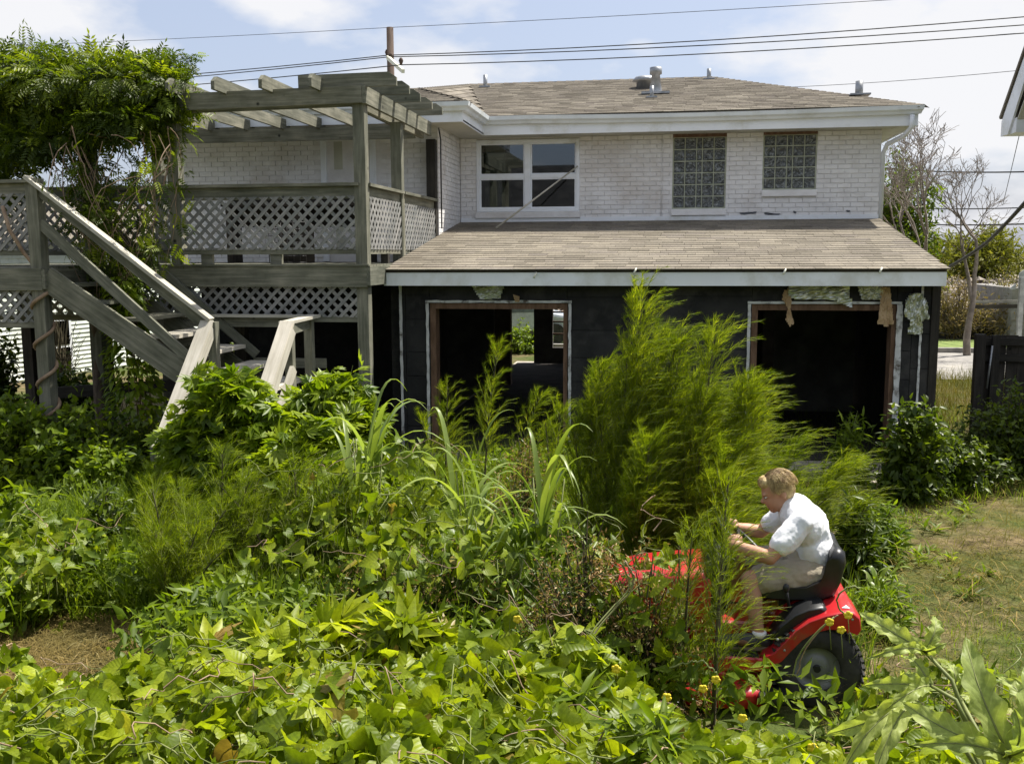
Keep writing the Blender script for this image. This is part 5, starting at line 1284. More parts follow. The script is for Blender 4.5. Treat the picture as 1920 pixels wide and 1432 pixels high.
# shoes
for s in (-1, 1):
    an = arms[s][5]; zf_ = .302
    hl = Vector((an.x + .03, an.y, zf_ + .05)); tp = Vector((an.x - .20, an.y - s * -.02, zf_ + .042))
    sh_ = remesh('shoe', [(hl, .043, hl.lerp(tp, .5), .045), (hl.lerp(tp, .5), .045, tp, .036), (an + Vector((0, 0, .01)), .045, hl, .044)], .006, M_SHOE, person, 4)
    MB().loft([[(x, an.y + wy * .045 * kk, z) for x, wy, kk in ((hl.x + .045, 0, 1), (hl.x + .03, -1, .8), (hl.x - .05, -1, .9), (tp.x + .03, -1, 1.05), (tp.x - .035, -.5, 1), (tp.x - .045, 0, 1), (tp.x - .035, .5, 1), (tp.x + .03, 1, 1.05), (hl.x - .05, 1, .9), (hl.x + .03, 1, .8))] for z in (zf_, zf_ + .022)], smooth=False).build('sole', M_SOLE, sh_)
    MB().ellipsoid(hl.lerp(tp, .55) + Vector((0, -.018, .0)), (.055, .032, .026), 12, 8).build('shoe_panel', M_SHOEB, sh_)
    MB().tube([an + Vector((0, 0, .02)), an + Vector((.002, 0, .05))], [.044, .040], 14).build('sock', M_WHITE, sh_)
# ================================================================== VEGETATION
def V3(v): return np.array([v[0], v[1], v[2]], dtype=float)
def rdir(n): return norm(rng.normal(size=(n, 3)))
def plant(name, label, cat, base, group=None): return thing(name, label, cat, base, group)
T_NEEDLE = (np.array([(-.022, 0, 0), (.022, 0, 0), (0.01, 1, -.22)]), np.array([(0, 1, 2)]))

def shrub(name, label, base, rad, h, ntw, k, T, size, mat, stem=M_DSTEM, group=None, cat='shrub', zmin=.12, droop=.25, upb=.8, shape=1.0, lean=(0, 0), spread=.05, tr=.009, outer=.35):
    base = V3(base); root = plant(name, label, cat, base, group)
    d = rdir(ntw); d[:, 2] = np.abs(d[:, 2]); rr = outer + (1 - outer) * rng.random(ntw) ** .5
    tip = d * rr[:, None] * np.array([rad[0], rad[1], h * (1 - zmin)]); tip[:, 2] += h * zmin
    tip[:, :2] += np.array(lean) * (tip[:, 2:3] / h); lump = 1 + .16 * fbm(tip[:, 0] * 3 + base[0], tip[:, 1] * 3 + tip[:, 2] * 3, int(abs(base[0] * 100)) % 97)[:, None]
    tip *= lump; tip[:, 2] = np.clip(tip[:, 2], .03, None)
    b0 = np.zeros((ntw, 3)); b0[:, :2] = rng.normal(size=(ntw, 2)) * .12 * np.array(rad); ctl = tip * np.array([.35, .35, .75]) + b0 * .5
    K = 5; P = bez(b0, ctl, tip, K) + base
    V, Fc, r_ = lines(P, tr, tr * .3); put('stems', mesh_np('stems', V, Fc, r_), stem, root)
    t = rng.uniform(.35, 1.02, (ntw, k)) ** .8; idx = np.clip(t * (K - 1), 0, K - 1.001); i0 = idx.astype(int); f = (idx - i0)[..., None]
    ar = np.arange(ntw)[:, None]; pos = P[ar, i0] * (1 - f) + P[ar, i0 + 1] * f; tan = norm(P[ar, i0 + 1] - P[ar, i0])
    pos = pos.reshape(-1, 3) + rng.normal(size=(ntw * k, 3)) * spread; tan = tan.reshape(-1, 3)
    ax = tan * .5 + rdir(ntw * k) * .9; ax[:, 2] -= droop; nr = rdir(ntw * k) * .6 + np.array([0, -.1, upb])
    V, Fc, r_ = scatter(T, pos, ax, nr, size * rng.uniform(.6, 1.25, ntw * k)); V[:, 2] = np.maximum(V[:, 2], .005)
    put('foliage', mesh_np('foliage', V, Fc, r_), mat, root)
    return root

def fennel(label, base, h, lean, nbr=110, nf=150, wind=.35, mat=None, bl=.42, group='feathery dog fennel plants', width=1.0, nstem=1):
    """plumes of fine thread leaves: upright side branches that nod at the tip"""
    base = V3(base); root = plant('dog_fennel', label, 'weed', base, group)
    parts_f, parts_b = [], []
    for s in range(nstem):
        hs = h * (1.0 if s == 0 else rng.uniform(.55, .9)); az0 = rng.uniform(0, 6.28); sp_ = 0 if s == 0 else rng.uniform(.08, .32 if nstem < 7 else .62) * width
        ln_ = np.array([lean[0] * hs / h + sp_ * math.cos(az0), lean[1] + sp_ * .7 * math.sin(az0)]); r0 = np.array([.25 * sp_ * math.cos(az0), .25 * sp_ * math.sin(az0), 0])
        top = np.array([ln_[0], ln_[1], hs]); st = bez(r0[None], (r0 * .6 + np.array([ln_[0] * .2, ln_[1] * .2, hs * .6]))[None], top[None], 24)[0]
        V, Fc, r_ = lines(st[None] + base, .013, .003, 5); put('stem', mesh_np('stem', V, Fc, r_), M_DSTEM, root)
        nb_ = int(nbr * (1.0 if s == 0 else .6)); t = np.sort(rng.uniform(.06, .985, nb_)); i = (t * 22.99).astype(int); s0 = st[i]
        az = rng.uniform(0, 6.28, nb_); Lb = (bl * .62 * (1 - t) ** .55 + .13) * rng.uniform(.5, 1.2, nb_) * (.45 + .35 * h) * width
        out_ = np.stack([np.cos(az), np.sin(az), np.zeros(nb_)], -1)
        rise = rng.uniform(.75, 1.1, nb_)
        p1 = s0 + out_ * (Lb * .34)[:, None] + np.array([0, 0, 1]) * (Lb * rise * .75)[:, None]
        p2 = s0 + out_ * (Lb * .62)[:, None] + np.array([wind, 0, 0]) * (Lb * 1.0)[:, None] + np.array([0, 0, 1]) * (Lb * rise)[:, None]
        P = bez(s0, p1, p2, 6) + base
        P[:, -1, 2] -= Lb * .07; P[:, -1, 0] += Lb * .10
        parts_b.append(lines(P, .0026, .0010))
        n = int(nb_ * nf * .82); bi = rng.integers(0, nb_, n); u = rng.uniform(.05, 1.0, n) ** .8; idx = u * 4.999; i0 = idx.astype(int); f = (idx - i0)[:, None]
        pos = P[bi, i0] * (1 - f) + P[bi, i0 + 1] * f; tan = norm(P[bi, i0 + 1] - P[bi, i0])
        ax = tan * 1.5 + rdir(n) * .75 + np.array([wind * .5, 0, .05]); ln = rng.uniform(.04, .105, n) * (1.15 - .6 * u)
        parts_f.append(scatter(T_NEEDLE, pos, ax, rdir(n), ln, np.clip(.10 + .80 * u ** 2 * (.5 + .5 * t[bi]) + rng.normal(size=n) * .13, 0, .999)))
    V, Fc, r_ = join(parts_b); put('branches', mesh_np('branches', V, Fc, r_), M_GSTEM, root)
    V, Fc, r_ = join(parts_f); V[:, 2] = np.maximum(V[:, 2], .004); put('foliage', mesh_np('foliage', V, Fc, r_), mat or LF_FEN, root)
    return root

# ---- far vegetation -------------------------------------------------
def tree(name, label, base, h, rad, ncl, k, T, size, mat, group=None, trunk_h=.35, tr=.12):
    base = V3(base); root = plant(name, label, 'tree', base, group)
    ncl_ = ncl; d = rdir(ncl_); rr = rng.random(ncl_) ** .45; c = d * rr[:, None] * np.array([rad, rad, h * (1 - trunk_h) * .5]); c[:, 2] += h * (trunk_h + (1 - trunk_h) * .5)
    b0 = np.zeros((ncl_, 3)); b0[:, 2] = h * rng.uniform(trunk_h * .5, .8, ncl_); b0[:, 2] = np.minimum(b0[:, 2], c[:, 2])
    P = bez(b0, b0 * .5 + c * .5 + np.array([0, 0, .1 * h]), c, 6) + base
    V, Fc, r_ = lines(P, tr * .25, .012, 4); V2, F2, r2 = lines((np.array([[0, 0, 0], [.05, 0, h * .3], [0, .04, h * .6], [.03, 0, h * .85]])[None] + base), tr, tr * .25, 8)
    V, Fc, r_ = join([(V, Fc, r_), (V2, F2, r2)]); put('trunk', mesh_np('trunk', V, Fc, r_), M_BARK, root)
    pos = (np.repeat(c, k, 0) + rng.normal(size=(ncl_ * k, 3)) * rad * .13) + base
    V, Fc, r_ = scatter(T, pos, rdir(ncl_ * k), rdir(ncl_ * k) * .7 + np.array([0, 0, .7]), size * rng.uniform(.6, 1.3, ncl_ * k)); put('crown', mesh_np('crown', V, Fc, r_), mat, root)
    return root
def gx(px, py, Y): q = at(px, py, Y); return (q.x, Y, 0)
tree('evergreen_tree', 'green leafy tree just beyond the right end of the house', gx(1672, 400, 24.5), 4.9, 1.15, 90, 60, T_TINY, .17, LF_DARK)
tree('round_tree', 'rounded dark green tree crown far behind the bare trees', gx(1835, 500, 42), 3.5, 1.9, 90, 60, T_TINY, .24, LF_FAR)
tree('yellowing_tree', 'thin yellow green tree low behind the right roof corner', gx(1712, 500, 26), 3.4, .95, 50, 50, T_TINY, .14, LF_FAR)
def bare_tree(label, base, h, spread, seed, lean=0.0):
    rs = random.Random(seed); root = plant('bare_tree', label, 'tree', base, 'leafless trees'); segs = []
    def grow(p, d, ln, r, depth):
        pts = [p.copy()]; dd = d.copy()
        for i in range(4):
            dd = (dd + Vector((rs.gauss(0, .13), rs.gauss(0, .13), rs.gauss(.03, .08)))).normalized(); p = p + dd * ln / 4; pts.append(p.copy())
        segs.append((pts, r, r * .62, depth))
        if depth >= 7: return
        nb_ = 2 if depth < 1 else rs.choice((2, 3, 3))
        for i in range(nb_):
            a = Vector((rs.gauss(0, 1), rs.gauss(0, 1), rs.gauss(.2, .4))); nd_ = (dd + a * (.42 + .05 * depth) * spread).normalized()
            q = pts[rs.choice((2, 3, 4, 4))] if i else pts[4]
            grow(q.copy(), nd_, ln * rs.uniform(.62, .84), r * .6, depth + 1)
    grow(Vector(base), Vector((lean, 0, 1)).normalized(), h * .30, .10, 0)
    for nm, sel in (('trunk', lambda d: d <= 1), ('branches', lambda d: d > 1)):
        pp = [np.array([[tuple(v) for v in s[0]]])[0] for s in segs if sel(s[3])]; r0 = np.array([s[1] for s in segs if sel(s[3])]); r1 = np.array([s[2] for s in segs if sel(s[3])])
        V, Fc, r_ = lines(np.array(pp), np.maximum(r0, .006), np.maximum(r1, .0045), 5 if nm == 'trunk' else 3); put(nm, mesh_np(nm, V, Fc, r_), M_TWIG, root)
bare_tree('leafless pale tree leaning beside the right end of the house', gx(1752, 640, 22), 5.6, .92, 5, .12)
bare_tree('second leafless tree farther right behind the wires', gx(1815, 640, 25.5), 5.8, .95, 9, .05)
for i, (px, Y, h, rx, mt, lb) in enumerate(((1795, 27.5, 1.9, 1.3, LF_DRY, 'brown dried thicket below the bare trees'), (1870, 28.5, 1.9, 1.6, LF_FIELD, 'olive thicket right of the dried one below the bare trees'), (1735, 28, 1.8, 1.0, LF_FIELD, 'olive bush at the foot of the leaning bare tree'), (1915, 26.5, 2.0, 1.2, LF_DRY, 'brown twiggy thicket at the right edge above the fence'))):
    shrub('thicket', lb, gx(px, 600, Y + 3), (rx, rx * .7), h, 150, 14, T_LANCE, .16, mt, M_TWIG, 'thickets beyond the road', spread=.12, tr=.02)
# far tree line
n = 5000; px = rng.uniform(-90, 120, n); py = rng.uniform(70, 95, n); hh = 1.2 + .8 * fbm(px * .12, py * .1, 4); pz = rng.random(n) * np.clip(hh, .5, 3)
V, Fc, r_ = scatter(T_TINY, np.stack([px, py, pz], -1), rdir(n), rdir(n) + np.array([0, 0, .5]), rng.uniform(.6, 1.3, n)); tag(put('far_woods', mesh_np('far_woods', V, Fc, r_), LF_FAR), 'low green band of distant trees on the horizon', 'woods', kind='stuff')
# behind the house, seen through the opening
shrub('garden_bush', 'sunlit bright green bush seen through the gutted porch opening', gx(978, 700, 25), (.9, .6), .8, 120, 22, T_OVATE, .10, LF_BUSH)
shrub('garden_bush', 'green leaves seen through the small gap under the deck', gx(430, 690, 24), (.8, .5), 1.7, 90, 18, T_OVATE, .12, LF_BUSH)
# car-like pale curved hood seen through the opening
q = at(970, 640, 27.5); cw = thing('parked_car', 'pale curved car bonnet glimpsed through the gutted porch opening', 'car', (q.x, 27.6, 0))
secs = [[(q.x + x, 27.4 + y, z) for x, z in ((-1.9, .35), (-1.85, .7), (-1.2, .85), (-.75, 1.18), (.2, 1.22), (.8, .92), (1.6, .80), (1.75, .4))] for y in (0, .15, 1.3, 1.45)]
MB().loft(secs, smooth=False).build('body', plain('car_silver', (.55, .60, .62), .25, .3, coat=.5), cw, .08)
MB().add([(q.x - 1.15, 27.39, .86), (q.x - .74, 27.39, 1.13), (q.x + .18, 27.39, 1.17), (q.x + .74, 27.39, .92)], [(0, 1, 2, 3)]).build('window', M_GLASS, cw)
for dx_ in (-1.2, 1.1): MB().tube([(q.x + dx_, 27.3, .3), (q.x + dx_, 27.5, .3)], .3, 20).build('wheel', M_RUBBER, cw)

# ---- pergola vine ---------------------------------------------------
pv = plant('wisteria_vine', 'dense dark leafy vine heaped over the left end of the pergola', 'vine', (xl_, 11.2, 0))
def vine_cloud(n, T, size, mat, boxes, seed, nm='foliage', dr=.3):
    parts = []
    for (c, r3, w8) in boxes:
        m = int(n * w8); d = rdir(m); rr = rng.random(m) ** .4; p = d * rr[:, None] * np.array(r3) + np.array(c)
        p += .12 * rdir(m) * rng.random(m)[:, None]
        ax = d * .8 + rdir(m) * .7; ax[:, 2] -= dr
        parts.append(scatter(T, p, ax, d * .5 + rdir(m) * .6 + np.array([0, 0, .6]), size * rng.uniform(.6, 1.2, m), np.clip(rng.random(m) * .62 + .38 * (rr ** 6) * np.clip(d[:, 2] + .2, 0, 1), 0, .999)))
    V, Fc, r_ = join(parts); return put(nm, mesh_np(nm, V, Fc, r_), mat, pv)
def pc(px, py, Y): q = at(px, py, Y); return (q.x, q.y, q.z)
vine_cloud(4600, T_PINN, .24, LF_WIST, [
    (pc(50, 170, 11.0), (.70, .9, .34), .16), (pc(150, 165, 11.0), (.72, 1.0, .32), .18), (pc(245, 165, 10.9), (.55, .9, .30), .15), (pc(318, 175, 10.8), (.22, .5, .24), .05),
    (pc(-30, 190, 11), (.7, .9, .46), .11), (pc(0, 270, 10.8), (.34, .4, .38), .07), (pc(110, 235, 10.7), (.45, .4, .20), .07), (pc(305, 240, 10.8), (.16, .3, .22), .04), (pc(205, 225, 10.7), (.42, .4, .15), .05),
    (pc(60, 112, 11), (.42, .5, .14), .03), (pc(270, 128, 11), (.36, .5, .14), .03), (pc(172, 330, 10.75), (.15, .2, .55), .03), (pc(10, 330, 10.6), (.16, .3, .25), .02)], 1)
vine_cloud(420, T_PINN, .22, LF_WIST, [(pc(60, 265, 10.3), (.5, .15, .14), .5), (pc(215, 225, 10.3), (.4, .15, .12), .5)], 2, 'young_sprays')
# twining bare stems hanging down to the stairs
m = 46; a = np.array([pc(rng.uniform(90, 330), rng.uniform(230, 330), rng.uniform(10.0, 10.7)) for _ in range(m)]); b_ = np.array([pc(rng.uniform(170, 300), rng.uniform(400, 640), rng.uniform(9.9, 10.6)) for _ in range(m)])
P = bez(a, (a + b_) / 2 + rng.normal(size=(m, 3)) * .35, b_, 14); P += np.cumsum(rng.normal(size=P.shape) * .012, axis=1); V, Fc, r_ = lines(P, .006, .003, 4); put('hanging_stems', mesh_np('hanging_stems', V, Fc, r_), M_DRYVINE, pv)
idx = rng.integers(0, m, 620); kk = rng.integers(3, 14, 620); p = P[idx, kk] + rng.normal(size=(620, 3)) * .05
V, Fc, r_ = scatter(T_PINN, p, rdir(620) + np.array([0, 0, -.5]), rdir(620) * .6 + np.array([0, -.2, .6]), rng.uniform(.10, .24, 620)); put('hanging_leaves', mesh_np('hanging_leaves', V, Fc, r_), LF_WIST, pv)
# shoots against the sky
m = 46; a = np.array([pc(rng.uniform(0, 370), rng.uniform(120, 170), 10.8) for _ in range(m)]); dv = rdir(m); dv[:, 2] = np.abs(dv[:, 2]) * .9; b_ = a + dv * rng.uniform(.12, .4, m)[:, None]
P = bez(a, (a + b_) / 2 + np.array([0, 0, .10]), b_, 8); V, Fc, r_ = lines(P, .004, .002, 3); put('shoots', mesh_np('shoots', V, Fc, r_), M_GSTEM, pv)
p = P.reshape(-1, 3); p = p[rng.random(len(p)) < .75]; m2 = len(p); V, Fc, r_ = scatter(T_PINN, p, rdir(m2) + np.array([0, 0, .2]), rdir(m2) * .6 + np.array([0, 0, .6]), rng.uniform(.09, .2, m2)); put('shoot_leaves', mesh_np('shoot_leaves', V, Fc, r_), LF_WIST, pv)
MB().tube([(xl_ + .03 * math.sin(i), YD + .02 + .05 * math.cos(i * 1.3), i * .30) for i in range(14)], [.07 - .002 * i for i in range(14)], 8).build('trunk', M_BARK, pv)
# stem spiralling on the near platform post
sp = []
for i in range(60):
    t = i / 59; a = t * 4.1 * 2 * math.pi; sp.append((xp + .105 * math.cos(a), YF + .05 + .105 * math.sin(a), .5 + t * 1.75))
sp += [(xp - .12, YF - .03, 2.6), (xp - .25, YF - .06, 2.85), (xp - .32, YF - .05, 3.1)]
tag(MB().tube(sp, .021, 8).build('twining_vine_stem', M_DRYVINE), 'bare brown vine stem spiralling up the left stair platform post', 'vine')

# ---- ivy and shrubs on the left --------------------------------------
iv = plant('ivy_column', 'green creeper climbing beside the stair stringer in deck shade', 'vine', gx(258, 860, 9.9))
n = 1500; z = rng.uniform(.1, 2.35, n); q = np.array([pc(258, 700, 9.95)]); ang = rng.uniform(0, 6.28, n); rad_ = (.14 + .22 * rng.random(n)) * (1.25 - z / 3)
p = np.stack([q[0, 0] + rad_ * np.cos(ang) - .06 * z, 9.95 + .6 * rad_ * np.sin(ang), z], -1); ax = np.stack([np.cos(ang), np.sin(ang), np.full(n, -.4)], -1) + rdir(n) * .5
V, Fc, r_ = scatter(T_OVATE, p, ax, np.stack([np.cos(ang) * .5, -np.ones(n) * .4, np.full(n, .8)], -1), rng.uniform(.06, .13, n)); put('foliage', mesh_np('foliage', V, Fc, r_), LF_PALM, iv)
m = 14; a = np.stack([q[0, 0] + rng.normal(size=m) * .1, np.full(m, 9.97), np.zeros(m)], -1); b_ = a + np.stack([rng.normal(size=m) * .15 - .1, np.zeros(m), rng.uniform(1.5, 2.4, m)], -1); V, Fc, r_ = lines(bez(a, (a + b_) / 2 + rng.normal(size=(m, 3)) * .1, b_, 8), .008, .004); put('stems', mesh_np('stems', V, Fc, r_), M_DRYVINE, iv)

shrub('broadleaf_shrub', 'lush broadleaf shrub at the left edge below the deck platform', gx(70, 990, 9.3), (1.25, .65), 1.12, 300, 26, T_OVATE, .105, LF_BUSH, M_DSTEM, 'broadleaf shrubs by the stairs')
shrub('broadleaf_shrub', 'lower broadleaf shrub in front of the shaded space under the stairs', gx(205, 960, 9.0), (.75, .55), .78, 190, 24, T_OVATE, .095, LF_BUSH, M_DSTEM, 'broadleaf shrubs by the stairs')
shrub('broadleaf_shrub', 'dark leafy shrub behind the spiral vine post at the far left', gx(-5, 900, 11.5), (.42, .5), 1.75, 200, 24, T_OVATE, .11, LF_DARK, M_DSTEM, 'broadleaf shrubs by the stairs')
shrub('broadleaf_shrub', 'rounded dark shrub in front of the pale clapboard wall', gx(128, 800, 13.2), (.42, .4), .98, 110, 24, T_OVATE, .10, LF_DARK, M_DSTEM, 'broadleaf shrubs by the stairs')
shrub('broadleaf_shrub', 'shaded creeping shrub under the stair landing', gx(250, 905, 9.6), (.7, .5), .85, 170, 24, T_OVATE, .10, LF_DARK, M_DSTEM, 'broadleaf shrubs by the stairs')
shrub('bare_sapling', 'fine leafless sapling in front of the pale clapboard wall', gx(120, 780, 16.5), (.7, .4), 2.1, 60, 1, T_TINY, .02, LF_DRY, M_DSTEM, None, tr=.012, outer=.5)
# palmate shrubs in front of the stairs
PG = 'palmate leaved shrubs in front of the stairs'
shrub('palmate_shrub', 'tall palmate leaved shrub right of the stair rails, the highest of its kind', gx(622, 1000, 8.4), (.62, .5), 1.74, 380, 22, T_PALM, .17, LF_PALM, M_GSTEM, PG, droop=.45, outer=.45)
shrub('palmate_shrub', 'bright palmate leaved shrub covering the foot of the stairs', gx(455, 1010, 7.8), (.74, .5), 1.46, 460, 24, T_PALM, .17, LF_PALM, M_GSTEM, PG, droop=.45, outer=.4)
shrub('palmate_shrub', 'palmate leaved shrub hugging the lower end of the left stair rail', gx(365, 960, 8.2), (.30, .3), 1.22, 130, 20, T_PALM, .17, LF_PALM, M_GSTEM, PG, droop=.45, outer=.4)
shrub('palmate_shrub', 'low palmate leaved shrub between the stairs and the cane grass', gx(580, 1020, 7.5), (.75, .5), 1.12, 340, 22, T_PALM, .16, LF_PALM, M_GSTEM, PG, droop=.45, outer=.4)

# ---- weeds in the middle ---------------------------------------------
fennel('low feathery weed in the left foreground beside the dirt patch', gx(325, 1205, 6.1), .98, (-.10, 0), 60, 55, .05, LF_FEND, .55, width=1.1, nstem=12)
fennel('feathery weed left of centre behind the dirt patch weed', gx(420, 1150, 6.7), 1.15, (.05, 0), 60, 55, .1, LF_FEND, .55, width=1.1, nstem=11)
fennel('broad feathery weed in the shade before the palmate shrubs', gx(300, 1060, 7.5), .82, (.0, 0), 50, 55, .1, LF_FEND, .55, width=1.1, nstem=10)
fennel('feathery weed mass below the left cane grass clump', gx(560, 1100, 6.7), 1.12, (.0, 0), 60, 55, .15, LF_FEND, .55, width=1.1, nstem=11)
fennel('feathery weed at centre left under the climbing leaves', gx(690, 1110, 6.6), .92, (.05, 0), 50, 55, .15, LF_FEND, .55, width=1.1, nstem=10)
fennel('feathery weed between the two left cane clumps', gx(780, 1050, 7.2), .80, (.0, 0), 50, 55, .15, LF_FEND, .5, width=1.1, nstem=8)
shrub('leafy_weed', 'dark upright leafy weed above the left dirt patch', gx(205, 1120, 6.9), (.26, .26), .80, 80, 20, T_LANCE, .12, LF_DARK, M_DSTEM)
shrub('leafy_weed', 'pale lance leaved weed at the far left edge', gx(25, 1130, 7.0), (.40, .3), .78, 90, 18, T_LANCE, .15, LF_BUSH, M_GSTEM)
shrub('leafy_weed', 'flattened green weed along the upper side of the dirt patch', gx(165, 1170, 6.4), (.55, .25), .22, 110, 16, T_LANCE, .09, LF_BUSH, M_GSTEM)

# tall fennels behind and beside the mower
fennel('tallest feathery dog fennel, its tip touching the porch fascia', gx(1165, 1000, 7.0), 2.30, (.14, .1), 170, 95, .22, None, .62, nstem=6)
fennel('tall dog fennel left of the tallest one', gx(1112, 1000, 7.1), 1.75, (.05, .1), 130, 100, .18, None, .62, nstem=4)
fennel('tall dog fennel just right of the tallest one', gx(1235, 1010, 6.9), 1.95, (.14, .1), 150, 95, .28, None, .64, nstem=7)
fennel('dog fennel with a slender tip before the right half of the black wall', gx(1295, 1020, 6.8), 2.02, (.14, 0), 150, 95, .32, None, .62, nstem=7)
fennel('dog fennel above the rider leaning right', gx(1345, 1020, 6.8), 1.66, (.22, 0), 140, 90, .42, None, .60, nstem=6)
fennel('wind bent dog fennel arching right above the rider', gx(1390, 1020, 7.1), 1.22, (.40, 0), 120, 75, .65, None, .58, nstem=4)
fennel('lowest wind bent dog fennel behind the rider', gx(1440, 1010, 7.4), 1.02, (.62, 0), 110, 70, .8, None, .66, nstem=3)
fennel('dog fennel sweeping right before the right porch opening', gx(1480, 990, 8.0), .88, (.55, 0), 100, 60, .75, None, .66, nstem=3)
fennel('dog fennel thicket base under the tallest one', gx(1200, 1080, 6.5), 1.30, (.05, 0), 130, 110, .2, LF_FEND, .8, nstem=4)
fennel('dog fennel thicket base behind the steering wheel', gx(1330, 1100, 6.5), 1.25, (.10, 0), 130, 110, .25, LF_FEND, .8, nstem=4)
fennel('dog fennel standing between the camera and the rider', gx(1340, 1225, 5.1), 1.42, (.05, 0), 80, 48, .25, None, .5, nstem=2)
fennel('dog fennel veiling the mower hood', gx(1280, 1230, 5.2), 1.10, (.04, 0), 60, 40, .2, LF_FEND, .45, nstem=3)
# slim fennels before the left opening
fennel('slim dog fennel rising into the left porch opening', gx(905, 940, 8.8), 1.72, (.16, 0), 70, 80, .25, None, .40)
fennel('slim dog fennel left of the slim one in the left porch opening', gx(835, 930, 9.0), 1.32, (.04, 0), 60, 80, .2, None, .42, nstem=2)
fennel('slim dog fennel bending right in the left porch opening', gx(955, 940, 8.7), 1.30, (.30, 0), 60, 80, .35, None, .46, nstem=2)
fennel('slim dog fennel beside the right jamb of the left opening', gx(1040, 950, 8.4), 1.25, (.05, 0), 60, 80, .2, None, .5, nstem=2)

# brown seed-head shrubs
def seed_shrub(label, base, rad, h, nt, k, kl=16):
    r = shrub('seedhead_shrub', label, base, rad, h, nt, kl, T_TINY, .055, LF_DARK, M_DSTEM, 'brown seed head shrubs', spread=.05, cat='shrub')
    d = rdir(nt * k); d[:, 2] = np.abs(d[:, 2]); c = np.repeat(d[::k], k, 0)[:nt * k] * np.array([rad[0], rad[1], h]) * (.70 + .32 * rng.random((nt * k, 1))); p = c + rng.normal(size=c.shape) * .035 + V3(base); p[:, 2] = np.maximum(p[:, 2], .05)
    V, Fc, r_ = scatter(T_TINY, p, rdir(nt * k), rdir(nt * k), rng.uniform(.018, .038, nt * k)); put('seed_heads', mesh_np('seed_heads', V, Fc, r_), LF_SEED, r)
seed_shrub('brown seed head shrub left of the mower hood', gx(1090, 1170, 5.35), (.40, .28), 1.02, 150, 26)
seed_shrub('brown seed head shrub in front of the mower hood', gx(1215, 1120, 5.18), (.36, .10), 1.02, 80, 24, 8)
seed_shrub('small pale seed head shrub before the left porch opening', gx(985, 960, 8.0), (.34, .3), 1.0, 100, 26)
seed_shrub('dark seed head shrub in the centre under the climbing leaves', gx(830, 1170, 5.9), (.70, .4), .70, 150, 14)
seed_shrub('dark seed head shrub left of centre under the climbing leaves', gx(690, 1180, 5.8), (.55, .35), .62, 120, 10)

# ---- cane grass: every blade its own part ------------------------------
def blade_mesh(P, side, wd):
    K = len(P); V = []; Fq = []
    for i in range(K):
        u = i / (K - 1); w_ = wd * min(1, .5 + 2.5 * u) * (1 - u ** 2.4) * .5 + .0008
        s_ = Vector(side[i]); up = Vector((0, 0, 1)); V += [P[i] - s_ * w_ + up * w_ * .35, P[i], P[i] + s_ * w_ + up * w_ * .35]
    for i in range(K - 1):
        a = 3 * i; Fq += [(a, a + 1, a + 4, a + 3), (a + 1, a + 2, a + 5, a + 4)]
    return MB().add(V, Fq, True).mesh('blade')
def cane(label, base, blades, hgt, seed):
    rs = random.Random(seed); b0 = Vector(base); root = plant('cane_grass', label, 'grass', base, 'cane grass clumps')
    for s in range(3):
        x = rs.gauss(0, .05); MB().tube([b0 + Vector((x, rs.gauss(0, .04), 0)), b0 + Vector((x * 1.4, 0, hgt * .35)), b0 + Vector((x * 2 + rs.gauss(0, .03), 0, hgt * .62))], [.010, .008, .004], 6).build('stalk', M_GSTEM, root)
    for k in range(blades):
        az = rs.uniform(0, 6.28); up = rs.uniform(.5, 1.0) if k % 2 else rs.uniform(.85, 1.12); ln = rs.uniform(.55, .95) * hgt; st_ = b0 + Vector((rs.gauss(0, .05), rs.gauss(0, .04), hgt * rs.uniform(.02, .45)))
        o_ = Vector((math.cos(az), math.sin(az) * .7, 0)); e_ = rs.uniform(.9, 1.5)
        K = 12; P = []; S_ = []
        for i in range(K):
            u = i / (K - 1); z = ln * up * (u - .55 * e_ * u ** 2.6 * (1.25 - up * .45)); r_ = ln * (.25 + .55 * (1 - up)) * (u + u * u * .7) * .8
            P.append(st_ + o_ * r_ + Vector((0, 0, z)))
        sd = Vector((-o_.y, o_.x, 0)).normalized()
        o = put('blade', blade_mesh(P, [sd] * K, rs.uniform(.034, .060)), LF_CANE, root)
CG = 24
cane('broad bladed cane grass clump right of the palmate shrubs', gx(690, 1010, 6.9), 28, 1.95, 1)
cane('broad bladed cane grass clump below the left porch jamb', gx(875, 1010, 6.7), 26, 1.65, 2)
cane('large arching cane grass clump left of the dog fennel', gx(1005, 1040, 6.2), 30, 1.8, 3)
cane('small cane grass tuft under the large arching clump', gx(935, 1080, 5.9), 14, 1.05, 4)
cane('small cane grass tuft beside the mower rear wheel', gx(1650, 1100, 6.9), 12, .55, 5)

# ---- right side --------------------------------------------------------
shrub('leafy_bush', 'upright glossy bush before the right corner of the porch', gx(1705, 925, 10.4), (.36, .34), .98, 130, 26, T_OVATE, .10, LF_DARK, M_GSTEM, upb=.9)
shrub('leafy_bush', 'lower spreading green bush right of the porch corner bush', gx(1775, 900, 10.9), (.7, .5), .62, 180, 24, T_OVATE, .08, LF_DARK, M_DSTEM)
shrub('leafy_bush', 'big dark bush in front of the wooden fence', gx(1900, 890, 11.6), (.85, .6), 1.05, 260, 26, T_OVATE, .075, LF_DARK, M_DSTEM)
shrub('leafy_weed', 'tall dark stemmed weed behind the rider', gx(1600, 1060, 7.4), (.20, .2), .85, 60, 18, T_LANCE, .13, LF_DARK, M_DSTEM)
shrub('leafy_weed', 'leafy weed between the rider and the mown grass', gx(1640, 1010, 8.2), (.32, .3), .62, 80, 18, T_LANCE, .12, LF_BUSH, M_DSTEM)
